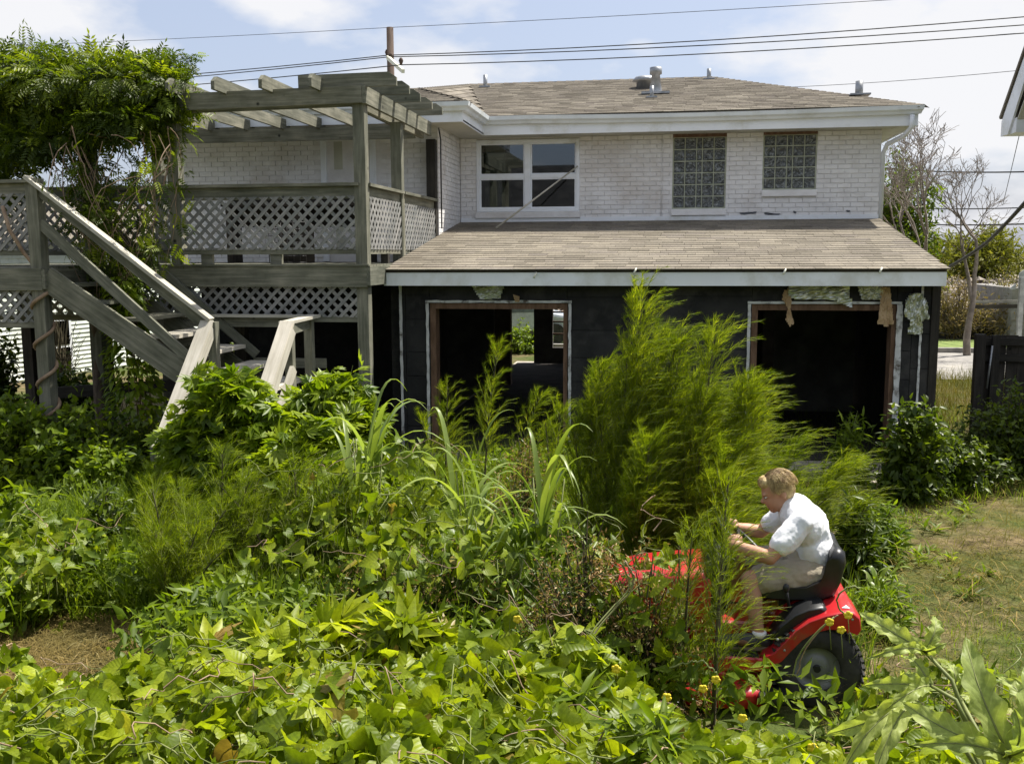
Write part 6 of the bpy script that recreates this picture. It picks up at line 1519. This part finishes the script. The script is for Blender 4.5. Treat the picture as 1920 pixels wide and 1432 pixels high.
shrub('leafy_weed', 'low weed at the edge of the mown grass behind the seat', gx(1640, 1120, 6.6), (.32, .3), .36, 80, 16, T_LANCE, .10, LF_BUSH, M_GSTEM)
shrub('leafy_weed', 'short bright weed before the right porch opening', gx(1590, 900, 10.8), (.30, .25), .80, 60, 18, T_LANCE, .12, LF_BUSH, M_GSTEM)

# ---- grass as ground cover ------------------------------------------------
def grass(name, label, n, region, hl, wd, mat, lay, zoff=0.0, K=4, clump=0):
    x, y = region(n); n = len(x); z = np.full(n, .004) + zoff * rng.random(n) * (1 + 2.2 * np.clip(fbm(x * 2.2, y * 2.2, 17), 0, 2)) + np.maximum(ground_z(x, y), 0) * np.clip(11 - y, 0, 1)
    p0 = np.stack([x, y, z], -1); ln = rng.uniform(*hl, n); d = rdir(n); d[:, 2] = 0; d = norm(d); el = rng.uniform(lay[0], lay[1], n)
    p2 = p0 + d * (ln * np.cos(el))[:, None] + np.array([0, 0, 1]) * (ln * np.sin(el))[:, None]; p1 = p0 + (p2 - p0) * .45 + np.array([0, 0, 1]) * (ln * .28)[:, None]
    P = bez(p0, p1, p2, K); side = np.stack([-d[:, 1], d[:, 0], np.zeros(n)], -1) + rdir(n) * .3
    V, Fc, r_ = ribbons(P, rng.uniform(*wd, n), side, np.clip(.46 + .36 * fbm(x * 1.6, y * 1.6, 5) + rng.normal(size=n) * .18, 0, .999)); V[:, 2] = np.maximum(V[:, 2], .002)
    return tag(put(name, mesh_np(name, V, Fc, r_), mat), label, 'grass', kind='stuff')
def reg(x0, x1, y0, y1, thr=None, seed=0):
    def f(n):
        x = rng.uniform(x0, x1, n); y = rng.uniform(y0, y1, n)
        k = ~((x > -4.15) & (x < -3.15) & (y > 5.0) & (y < 5.95)) | (y1 < 6.2); x, y = x[k], y[k]; n = len(x)
        if thr is not None:
            k = fbm(x * .8, y * .8, seed) + rng.normal(size=n) * .25 > thr; x, y = x[k], y[k]
        return x, y
    return f
grass('clipped_grass', 'flattened brown green clippings over the mown ground at right', 50000, reg(.9, 6.5, 4.2, 11.2), (.05, .14), (.004, .008), LF_CLIP, (.02, .35), .05, 2)
grass('clipping_heaps', 'raked heaps of limp cut weeds on the mown ground', 16000, reg(1.0, 6.0, 4.8, 10.6, .55, 41), (.08, .22), (.004, .010), LF_CLIP, (.05, .7), .10, 3)
grass('mown_grass', 'short green stubble among the clippings at right', 46000, reg(.9, 7.5, 4.0, 12.5, -.1, 8), (.04, .12), (.004, .007), LF_GRASS, (.5, 1.4), 0, 3)
grass('shade_grass', 'fine soft green grass in the shade left of the feathery weeds', 22000, reg(-4.6, -2.6, 6.2, 9.2), (.16, .38), (.004, .007), LF_GRASS, (.7, 1.4), 0, 3)
grass('straw_litter', 'dry straw litter on the bare patch at lower left', 9000, reg(-4.4, -3.0, 4.9, 6.1), (.05, .16), (.003, .007), LF_DRY, (.02, .25), .04, 3)
grass('dry_field_grass', 'dry tall grass beside the driveway beyond the porch', 12000, reg(3.2, 9.0, 14.2, 20.5), (.15, .42), (.006, .012), LF_FIELD, (.6, 1.4), 0, 3)
grass('verge_grass', 'green grass fringe at the foot of the porch and driveway', 14000, reg(-3.0, 7.5, 10.2, 16.0), (.10, .32), (.005, .010), LF_GRASS, (.6, 1.4), 0, 3)
grass('tall_weed_grass', 'tangled tall green grass filling the ground between the weeds', 42000, reg(-5.6, 1.3, 5.6, 11.0), (.22, .60), (.005, .011), LF_GRASS, (.5, 1.4), 0, 3)
nc_ = 150; cx = rng.uniform(1.3, 6.0, nc_); cy = rng.uniform(5.2, 11.0, nc_); kk = 16
p = np.repeat(np.stack([cx, cy, np.full(nc_, .01)], -1), kk, 0) + rng.normal(size=(nc_ * kk, 3)) * np.array([.03, .03, .004]); a_ = rdir(nc_ * kk); a_[:, 2] = np.abs(a_[:, 2]) * .8 + .25
V, Fc, r_ = scatter(T_LANCE, p, a_, rdir(nc_ * kk) * .4 + np.array([0, 0, 1]), np.repeat(rng.uniform(.05, .16, nc_), kk) * rng.uniform(.6, 1.2, nc_ * kk)); V[:, 2] = np.maximum(V[:, 2], .004)
tag(put('lawn_weeds', mesh_np('lawn_weeds', V, Fc, r_), LF_BUSH), 'low rosettes of weeds sprinkled over the mown ground', 'weeds', kind='stuff')
# undergrowth leaves
n = 42000; x = rng.uniform(-6.2, 1.1, n); y = rng.uniform(4.9, 10.4, n); hh = np.clip(.34 + .16 * fbm(x, y, 12), .08, .75)
k = ~((x > -4.15) & (x < -3.15) & (y > 4.9) & (y < 6.0)) & ~((x > -.45) & (y > 5.1) & (y < 6.5)); x, y, hh = x[k], y[k], hh[k]; n = len(x)
V, Fc, r_ = scatter(T_TINY, np.stack([x, y, hh * rng.random(n) ** .6], -1), rdir(n) + np.array([0, -.2, .2]), rdir(n) * .6 + np.array([0, -.1, .8]), rng.uniform(.06, .16, n))
tag(put('undergrowth', mesh_np('undergrowth', V, Fc, r_), LF_BUSH), 'mixed leafy undergrowth filling the yard between the larger weeds', 'undergrowth', kind='stuff')

# ---- climbing vines with countable leaves -----------------------------------
LEAF_MESH = []
for T_, fl in ((T_IVY, 1), (T_HEART, 1), (T_IVY, -1), (T_OVATE, 1.4)):
    tv, tf = T_; t2 = tv * np.array([1.08, 1, 1]) + np.array([0, 0, 1]) * (.05 * fl * np.sin(tv[:, 1:2] * 5 + tv[:, 0:1] * 6))
    me = mesh_np('leaf', t2, tf, np.zeros(len(t2)), True, t2); LEAF_MESH.append((me, (t2, tf)))
def vine(name, label, x0, x1, y0, y1, H, n, nobj, size, mat, depth=.26, flowers=(), nst=26, keep=None, up=.75, towards=.35):
    c = ((x0 + x1) / 2, (y0 + y1) / 2, 0); root = plant(name, label, 'vine', c, 'creeping heart leaved vines')
    x = rng.uniform(x0, x1, n); y = rng.uniform(y0, y1, n)
    if keep is not None: k = keep(x, y); x, y = x[k], y[k]; n = len(x)
    dp = depth * rng.random(n) ** 1.6; z = H(x, y) - dp + .02
    pos = np.stack([x, y, np.maximum(z, .03)], -1); ax = rdir(n); ax[:, 2] = ax[:, 2] * .5 - .22; ax[:, 1] -= .2
    nr = rdir(n) * .8 + np.array([0.12, -towards, up]); sc = size * rng.uniform(.38, 1.3, n) * (1 - .25 * dp / depth)
    score = sc / np.linalg.norm(pos - np.array([0, 0, CAM_H]), axis=1) - dp * .2
    order = np.argsort(-score); top = order[:nobj]; rest = order[nobj:]
    Rm = frames(ax, nr)
    for j, i in enumerate(top):
        me = LEAF_MESH[j % 4][0]; o = bpy.data.objects.new('leaf', me); col.objects.link(o); o.parent = root
        if not me.materials: me.materials.append(mat)
        if me.materials[0] != mat: o.material_slots[0].link = 'OBJECT'; o.material_slots[0].material = mat
        M = Matrix([list(Rm[i][0]) , list(Rm[i][1]), list(Rm[i][2])]); o.matrix_local = Matrix.Translation(Vector(pos[i]) - W(root)) @ M.to_4x4() @ Matrix.Scale(sc[i], 4)
    parts = []; lcs = []
    for q_ in range(4):
        r_ = rest[q_::4]
        if len(r_): parts.append(scatter(LEAF_MESH[q_][1], pos[r_], ax[r_], nr[r_], sc[r_])); lcs.append(np.tile(LEAF_MESH[q_][1][0], (len(r_), 1)))
    if parts: V, Fc, rr = join(parts); o = put('leaf_mass', mesh_np('leaf_mass', V, Fc, rr, True, np.concatenate(lcs)), mat, root); o['kind'] = 'stuff'
    # runners
    m = nst; xa = rng.uniform(x0, x1, m); ya = rng.uniform(y0, y1, m); an = rng.uniform(0, 6.28, m); L_ = rng.uniform(.25, .75, m); K = 14; t = np.linspace(0, 1, K)
    X = xa[:, None] + np.cos(an)[:, None] * L_[:, None] * t + .05 * np.sin(t * 9 + xa[:, None] * 7); Y_ = ya[:, None] + np.sin(an)[:, None] * L_[:, None] * t * .6 + .04 * np.cos(t * 8 + xa[:, None] * 5)
    Z = H(X, Y_) + .015 + .06 * np.sin(t * 6 + xa[:, None] * 9) * rng.random((m, 1)) + .10 * rng.random((m, 1)) * np.sin(math.pi * t)
    P = np.stack([X, Y_, np.maximum(Z, .03)], -1)
    for k in range(m): V, Fc, rr = lines(P[k:k + 1], .0038, .002, 4); put('runner', mesh_np('runner', V, Fc, rr, True), M_DRYVINE if k % 3 == 0 else M_GSTEM, root)
    # petioles
    m = min(n, 420); ii = order[:m]; p1 = pos[ii]; p0 = p1 + np.stack([rng.normal(size=m) * .03, rng.normal(size=m) * .03, -rng.uniform(.08, .2, m)], -1); P = bez(p0, (p0 + p1) / 2 + rng.normal(size=(m, 3)) * .012, p1, 4); V, Fc, rr = lines(P, .0018, .0014, 3); o = put('petioles', mesh_np('petioles', V, Fc, rr), M_GSTEM, root); o['kind'] = 'stuff'
    for (px, py, Y) in flowers:
        q = at(px, py, Y); fb_ = MB()
        for k in range(5):
            a = k * 1.2566 + px; c_ = q + Vector((.012 * math.cos(a), -.004, .012 * math.sin(a))); fb_.ellipsoid(c_, (.012, .006, .010), 8, 5)
        fb_.ellipsoid(q + Vector((.004, -.004, -.010)), (.009, .009, .012), 8, 5); f_ = fb_.build('flower', M_YELLOW, root)
        MB().tube([q + Vector((0, .005, -.01)), q + Vector((.01, .02, -.07)), q + Vector((.02, .03, -.16))], .0022, 5).build('flower_stalk', M_GSTEM, f_)
    return root
def Hnear(x, y):
    x = np.asarray(x, dtype=float); y = np.asarray(y, dtype=float)
    hc = np.interp(x, [-3.2, -2.2, -1.75, -1.2, -.9, -.3, -.05, .12, .75, .95, 1.3, 2.4], [.38, .48, .74, .80, .70, .66, .54, .38, .34, .30, .36, .56])
    h = np.where(y < 4.3, .84 + (hc - .84) * np.clip((y - 3.1) / 1.2, 0, 1), hc * np.clip(1 - (y - 4.3) / .75, .25, 1))
    return h + .10 * np.interp(x, [-.1, .1, 1.0, 1.3], [1, .35, .35, 1]) * fbm(x * 3.0, y * 3.0, 21) + .045 * fbm(x * 6, y * 6, 22)
vine('ground_vine', 'sunlit heart leaved vine carpet in the left foreground', -3.3, -1.25, 2.5, 4.9, Hnear, 5600, 300, .090, LF_VINE, flowers=((197, 1300, 3.9),), nst=60)
vine('ground_vine', 'sunlit heart leaved vine carpet in the centre foreground', -1.25, .15, 2.6, 4.9, Hnear, 5000, 300, .098, LF_VINE, flowers=((1155, 1253, 4.2), (1250, 1306, 4.2), (970, 1160, 4.7)), nst=48)
vine('ground_vine', 'sunlit heart leaved vine carpet below the mower in the right foreground', .15, 2.6, 2.7, 4.75, Hnear, 5000, 300, .094, LF_VINE, flowers=((1318, 1290, 4.5), (1342, 1273, 4.5), (1392, 1345, 4.3), (1523, 1400, 3.9), (1555, 1165, 4.9), (1590, 1152, 4.9), (1577, 1180, 4.9)), nst=30)
def Hmid(x, y):
    x = np.asarray(x, dtype=float); y = np.asarray(y, dtype=float)
    h = np.interp(y, [4.6, 5.2, 5.8, 6.6], [.30, .50, .70, .85]); return h + .12 * fbm(x * 1.6, y * 1.6, 31)
vine('climbing_vine', 'bright climbing vine scrambling over the weeds in the centre', -1.9, .0, 4.7, 6.5, Hmid, 1300, 300, .11, LF_MID, .45, nst=26, keep=lambda x, y: fbm(x * 1.7, y * 1.7, 33) + rng.normal(size=len(x)) * .25 > .22, towards=.6)
vine('climbing_vine', 'scattered climbing leaves over the shrub left of the mower hood', -.35, .15, 5.0, 5.45, lambda x, y: np.interp(y, [5.0, 5.5], [.55, .95]) + .15 * fbm(np.asarray(x) * 2, np.asarray(y) * 2, 34), 130, 130, .10, LF_MID, .45, nst=8, towards=.7)
vine('climbing_vine', 'heart leaved vine heap at the left edge above the dirt patch', -4.85, -4.0, 5.7, 6.5, lambda x, y: .50 + .22 * np.clip((np.asarray(y) - 5.6), 0, 1) + .1 * fbm(np.asarray(x) * 2, np.asarray(y) * 2, 35), 700, 260, .10, LF_MID, .55, nst=10, towards=.5)
vine('climbing_vine', 'sprawling vine with yellow flowers beside the rear wheel', 1.12, 1.9, 4.5, 5.5, lambda x, y: .24 + .08 * np.clip(np.asarray(x) - 1.0, 0, 1) + .06 * fbm(np.asarray(x) * 2, np.asarray(y) * 2, 36), 380, 240, .085, LF_MID, .32, nst=16, towards=.4)
vine('climbing_vine', 'sparse climbing leaves over the feathery weeds left of centre', -2.75, -1.45, 5.9, 6.9, lambda x, y: np.interp(y, [5.9, 6.9], [.55, 1.02]) + .14 * fbm(np.asarray(x) * 2, np.asarray(y) * 2, 37), 330, 240, .10, LF_MID, .5, nst=14, towards=.6)
# looping dry runner bundles
def runner(label, pts, r=.006, nb_=4):
    P0 = [at(px, py, Y) for px, py, Y in pts]; root = plant('dry_runner', label, 'vine', P0[0], 'dry looping vine runners')
    for k in range(nb_):
        P = []; off = Vector((random.gauss(0, .012), random.gauss(0, .02), random.gauss(0, .012)))
        for i in range(len(P0) - 1):
            for j in range(6):
                t = j / 6; a = P0[max(i - 1, 0)]; b_ = P0[i]; c = P0[i + 1]; d = P0[min(i + 2, len(P0) - 1)]
                P.append(.5 * ((2 * b_) + (c - a) * t + (2 * a - 5 * b_ + 4 * c - d) * t * t + (3 * b_ - a - 3 * c + d) * t ** 3) + off + Vector((random.gauss(0, .003),) * 3))
        MB().tube(P, r * random.uniform(.6, 1), 6).build('strand', M_DRYVINE if k % 2 else M_GSTEM, root)
runner('bundle of dry runners curling across the left foreground leaves', [(300, 1345, 3.75), (370, 1335, 3.7), (420, 1352, 3.68), (460, 1340, 3.72), (482, 1305, 3.78)], .006, 5)
runner('dry runners along the bottom left foreground', [(385, 1432, 3.3), (430, 1410, 3.35), (500, 1408, 3.4), (545, 1425, 3.35)], .006, 3)
runner('pale runners looping up left of the mower hood', [(1090, 1250, 4.8), (1110, 1190, 4.9), (1150, 1140, 5.0), (1178, 1110, 5.05), (1183, 1080, 5.05), (1165, 1050, 5.0)], .005, 4)
runner('upright brown stem in the centre foreground', [(848, 1340, 4.2), (832, 1290, 4.3), (840, 1210, 4.5), (815, 1140, 4.7)], .007, 2)
runner('upright brown stem in the left foreground', [(298, 1400, 3.6), (297, 1340, 3.75), (300, 1300, 3.85), (340, 1262, 4.0), (390, 1275, 4.0)], .007, 2)
runner('reddish curved stem beside the rear wheel', [(1500, 1262, 5.1), (1512, 1222, 5.1), (1545, 1180, 5.1), (1580, 1150, 5.1)], .005, 2)
runner('pale hooked shoot behind the mower fender', [(1590, 1160, 5.2), (1568, 1135, 5.2), (1572, 1112, 5.2), (1592, 1100, 5.2), (1612, 1104, 5.2)], .005, 1)
runner('pale arching shoot before the cutting deck', [(1250, 1255, 4.9), (1285, 1247, 4.9), (1310, 1245, 4.9), (1332, 1260, 4.9), (1340, 1275, 4.9)], .005, 1)
# tall leafy sprouts in the foreground left
for i, (px, py, Y, h, lb) in enumerate(((380, 1290, 4.45, .32, 'bright toothed sprout left of the brown stem in the foreground'), (520, 1250, 4.5, .34, 'bright toothed sprout standing highest in the left foreground'), (640, 1230, 4.5, .36, 'bright toothed sprout nearest the centre stem'), (770, 1230, 4.5, .36, 'bright toothed sprout right of the centre shade'))):
    q = at(px, py, Y); shrub('toothed_sprout', lb, (q.x, Y, max(.02, q.z - .12)), (.20, .16), h, 18, 9, T_PALM, .20, LF_VINE, M_GSTEM, 'bright toothed sprouts', cat='weed', zmin=.3, outer=.5, spread=.03, tr=.004)

for i, (px, py, Y, h, lb) in enumerate(((60, 1330, 3.9, .22, 'narrow leaved sprout at the far left of the foreground'), (250, 1300, 4.1, .25, 'narrow leaved sprout beside the upright brown stem'), (930, 1290, 4.2, .24, 'narrow leaved sprout in the centre foreground'), (1080, 1330, 3.9, .22, 'narrow leaved sprout left of the yellow flowers'), (700, 1380, 3.5, .22, 'narrow leaved sprout near the bottom centre'), (1220, 1390, 3.5, .2, 'narrow leaved sprout near the bottom below the cutting deck'))):
    q = at(px, py, Y); shrub('lance_sprout', lb, (q.x, Y, max(.02, q.z - .12)), (.16, .14), h, 14, 12, T_LANCE, .14, LF_BUSH, M_GSTEM, 'narrow leaved sprouts', cat='weed', zmin=.3, outer=.5, spread=.03, tr=.004)

# ---- big lobed leaves at the lower right --------------------------------------
lp = plant('lobed_leaf_plant', 'plant with large deeply lobed pale green leaves at the lower right', 'plant', gx(1840, 1500, 3.0))
def lobed(center, Yc, lobes, stem_to=None):
    c = at(*center, Yc); mb = MB(); view = Vector((0, -1, .55)).normalized()
    for (px, py, Yt, wd, bow) in lobes:
        tp = at(px, py, Yt); d = tp - c; n_ = (view - d.normalized() * view.dot(d.normalized())).normalized(); s_ = d.cross(n_).normalized(); K = 30; V = []; Fq = []
        for i in range(K):
            u = i / (K - 1); p = c + d * u + s_ * bow * math.sin(math.pi * u) + n_ * (.035 * math.sin(math.pi * u)) - Vector((0, 0, .05 * u * u))
            w_ = wd * (math.sin(math.pi * min(1, .16 + .84 * u)) ** .75) * (1 + .16 * math.sin(u * 31 + px)) * .5 + .001
            rip = .010 * math.sin(u * 24 + px)
            V += [p - s_ * w_ + n_ * (w_ * .28 + rip), p - s_ * w_ * .5 + n_ * (w_ * .10), p - n_ * .004, p + s_ * w_ * .5 + n_ * (w_ * .10), p + s_ * w_ + n_ * (w_ * .28 - rip)]
        for i in range(K - 1):
            for k in range(4): a = 5 * i + k; Fq.append((a, a + 1, a + 6, a + 5))
        mb.add(V, Fq, True)
    o = mb.build('leaf', LF_LOBE, lp); vn = MB()
    nl = len(lobes); lcv = np.tile(np.array([((k - 2) * .22, i / 29 * 1.6, 0) for i in range(30) for k in range(5)]), (nl, 1)); at_ = o.data.attributes.new('lc', 'FLOAT_VECTOR', 'POINT'); at_.data.foreach_set('vector', np.ascontiguousarray(lcv, dtype=np.float32).ravel())
    for (px, py, Yt, wd, bow) in lobes:
        tp = at(px, py, Yt); d = tp - c; n_ = (view - d.normalized() * view.dot(d.normalized())).normalized(); s_ = d.cross(n_).normalized()
        vn.tube([c + d * u + s_ * bow * math.sin(math.pi * u) + n_ * (.035 * math.sin(math.pi * u)) - Vector((0, 0, .05 * u * u)) - n_ * .003 for u in (0, .2, .4, .6, .8, .97)], [.0045, .004, .0032, .0025, .0018, .0008], 5)
    vn.build('vein', M_GSTEM, o)
    if stem_to: e = at(*stem_to[:2], stem_to[2]); MB().tube([c, c.lerp(e, .5) + Vector((.02, 0, .02)), e], [.006, .007, .009], 7).build('petiole', M_GSTEM, lp)
root_px = (1850, 1470, 3.05)
lobed((1735, 1222), 3.35, [(1612, 1122, 3.5, .060, -.02), (1752, 1128, 3.45, .045, .01), (1776, 1178, 3.3, .035, .0), (1630, 1208, 3.25, .035, .01)], (1812, 1350, 3.2))
lobed((1745, 1285), 3.25, [(1622, 1258, 3.3, .05, -.01), (1548, 1352, 3.35, .065, -.03), (1690, 1205, 3.4, .035, 0.0), (1660, 1305, 3.1, .05, .01)], (1815, 1360, 3.15))
lobed((1893, 1418), 2.95, [(1812, 1165, 3.15, .095, -.03), (1925, 1212, 3.1, .075, .02), (1905, 1298, 2.9, .05, .01), (1692, 1288, 3.1, .085, -.03), (1712, 1368, 2.95, .05, .01), (1960, 1330, 2.8, .07, .0)], root_px)
lobed((1715, 1310), 3.2, [(1575, 1430, 3.05, .055, .03), (1640, 1428, 3.0, .06, .02), (1690, 1240, 3.4, .03, .0)], root_px)
lobed((1795, 1300), 3.3, [(1775, 1215, 3.4, .035, 0), (1815, 1225, 3.35, .032, 0), (1780, 1255, 3.4, .028, 0)], root_px)
lobed((1930, 1350), 3.2, [(1870, 1240, 3.3, .05, .01), (1985, 1280, 3.2, .05, 0), (1900, 1400, 3.1, .05, 0)], root_px)
MB().tube([at(1800, 1330, 3.22), at(1825, 1400, 3.12), at(1850, 1470, 3.05), Vector((at(1850, 1470, 3.05).x, 3.0, 0))], [.008, .010, .012, .016], 8).build('stem', M_GSTEM, lp)

# ---- trees and a house behind the photographer (they show in the window glass) ---------
for i, (x, y, h, r) in enumerate(((4.6, -9, 6.5, 3.0), (9.5, -10, 7.5, 3.2), (-10.5, -9, 7.0, 2.8))):
    tree('yard_tree', ('leafy tree mirrored in the right half of the twin window', 'taller leafy tree mirrored at the right of the twin window', 'leafy tree behind the photographer at left')[i], (x, y, 0), h, r, 150, 60, T_TINY, .46, LF_DARK, 'trees behind the photographer', .08)
bh = thing('rear_house', 'gabled house mirrored in the left half of the twin window', 'house', (-3.5, -12, 0))
MB().box((-8, -16, 0), (1.0, -11, 4.2)).build('wall', M_FELT, bh)
MB().add([(-8.5, -10.5, 4.2), (1.5, -10.5, 4.2), (1.5, -13.5, 6.6), (-8.5, -13.5, 6.6), (1.5, -16.5, 4.2), (-8.5, -16.5, 4.2)], [(0, 1, 2, 3), (3, 2, 4, 5), (1, 4, 2), (0, 3, 5), (0, 5, 4, 1)]).build('roof', M_FELT, bh)
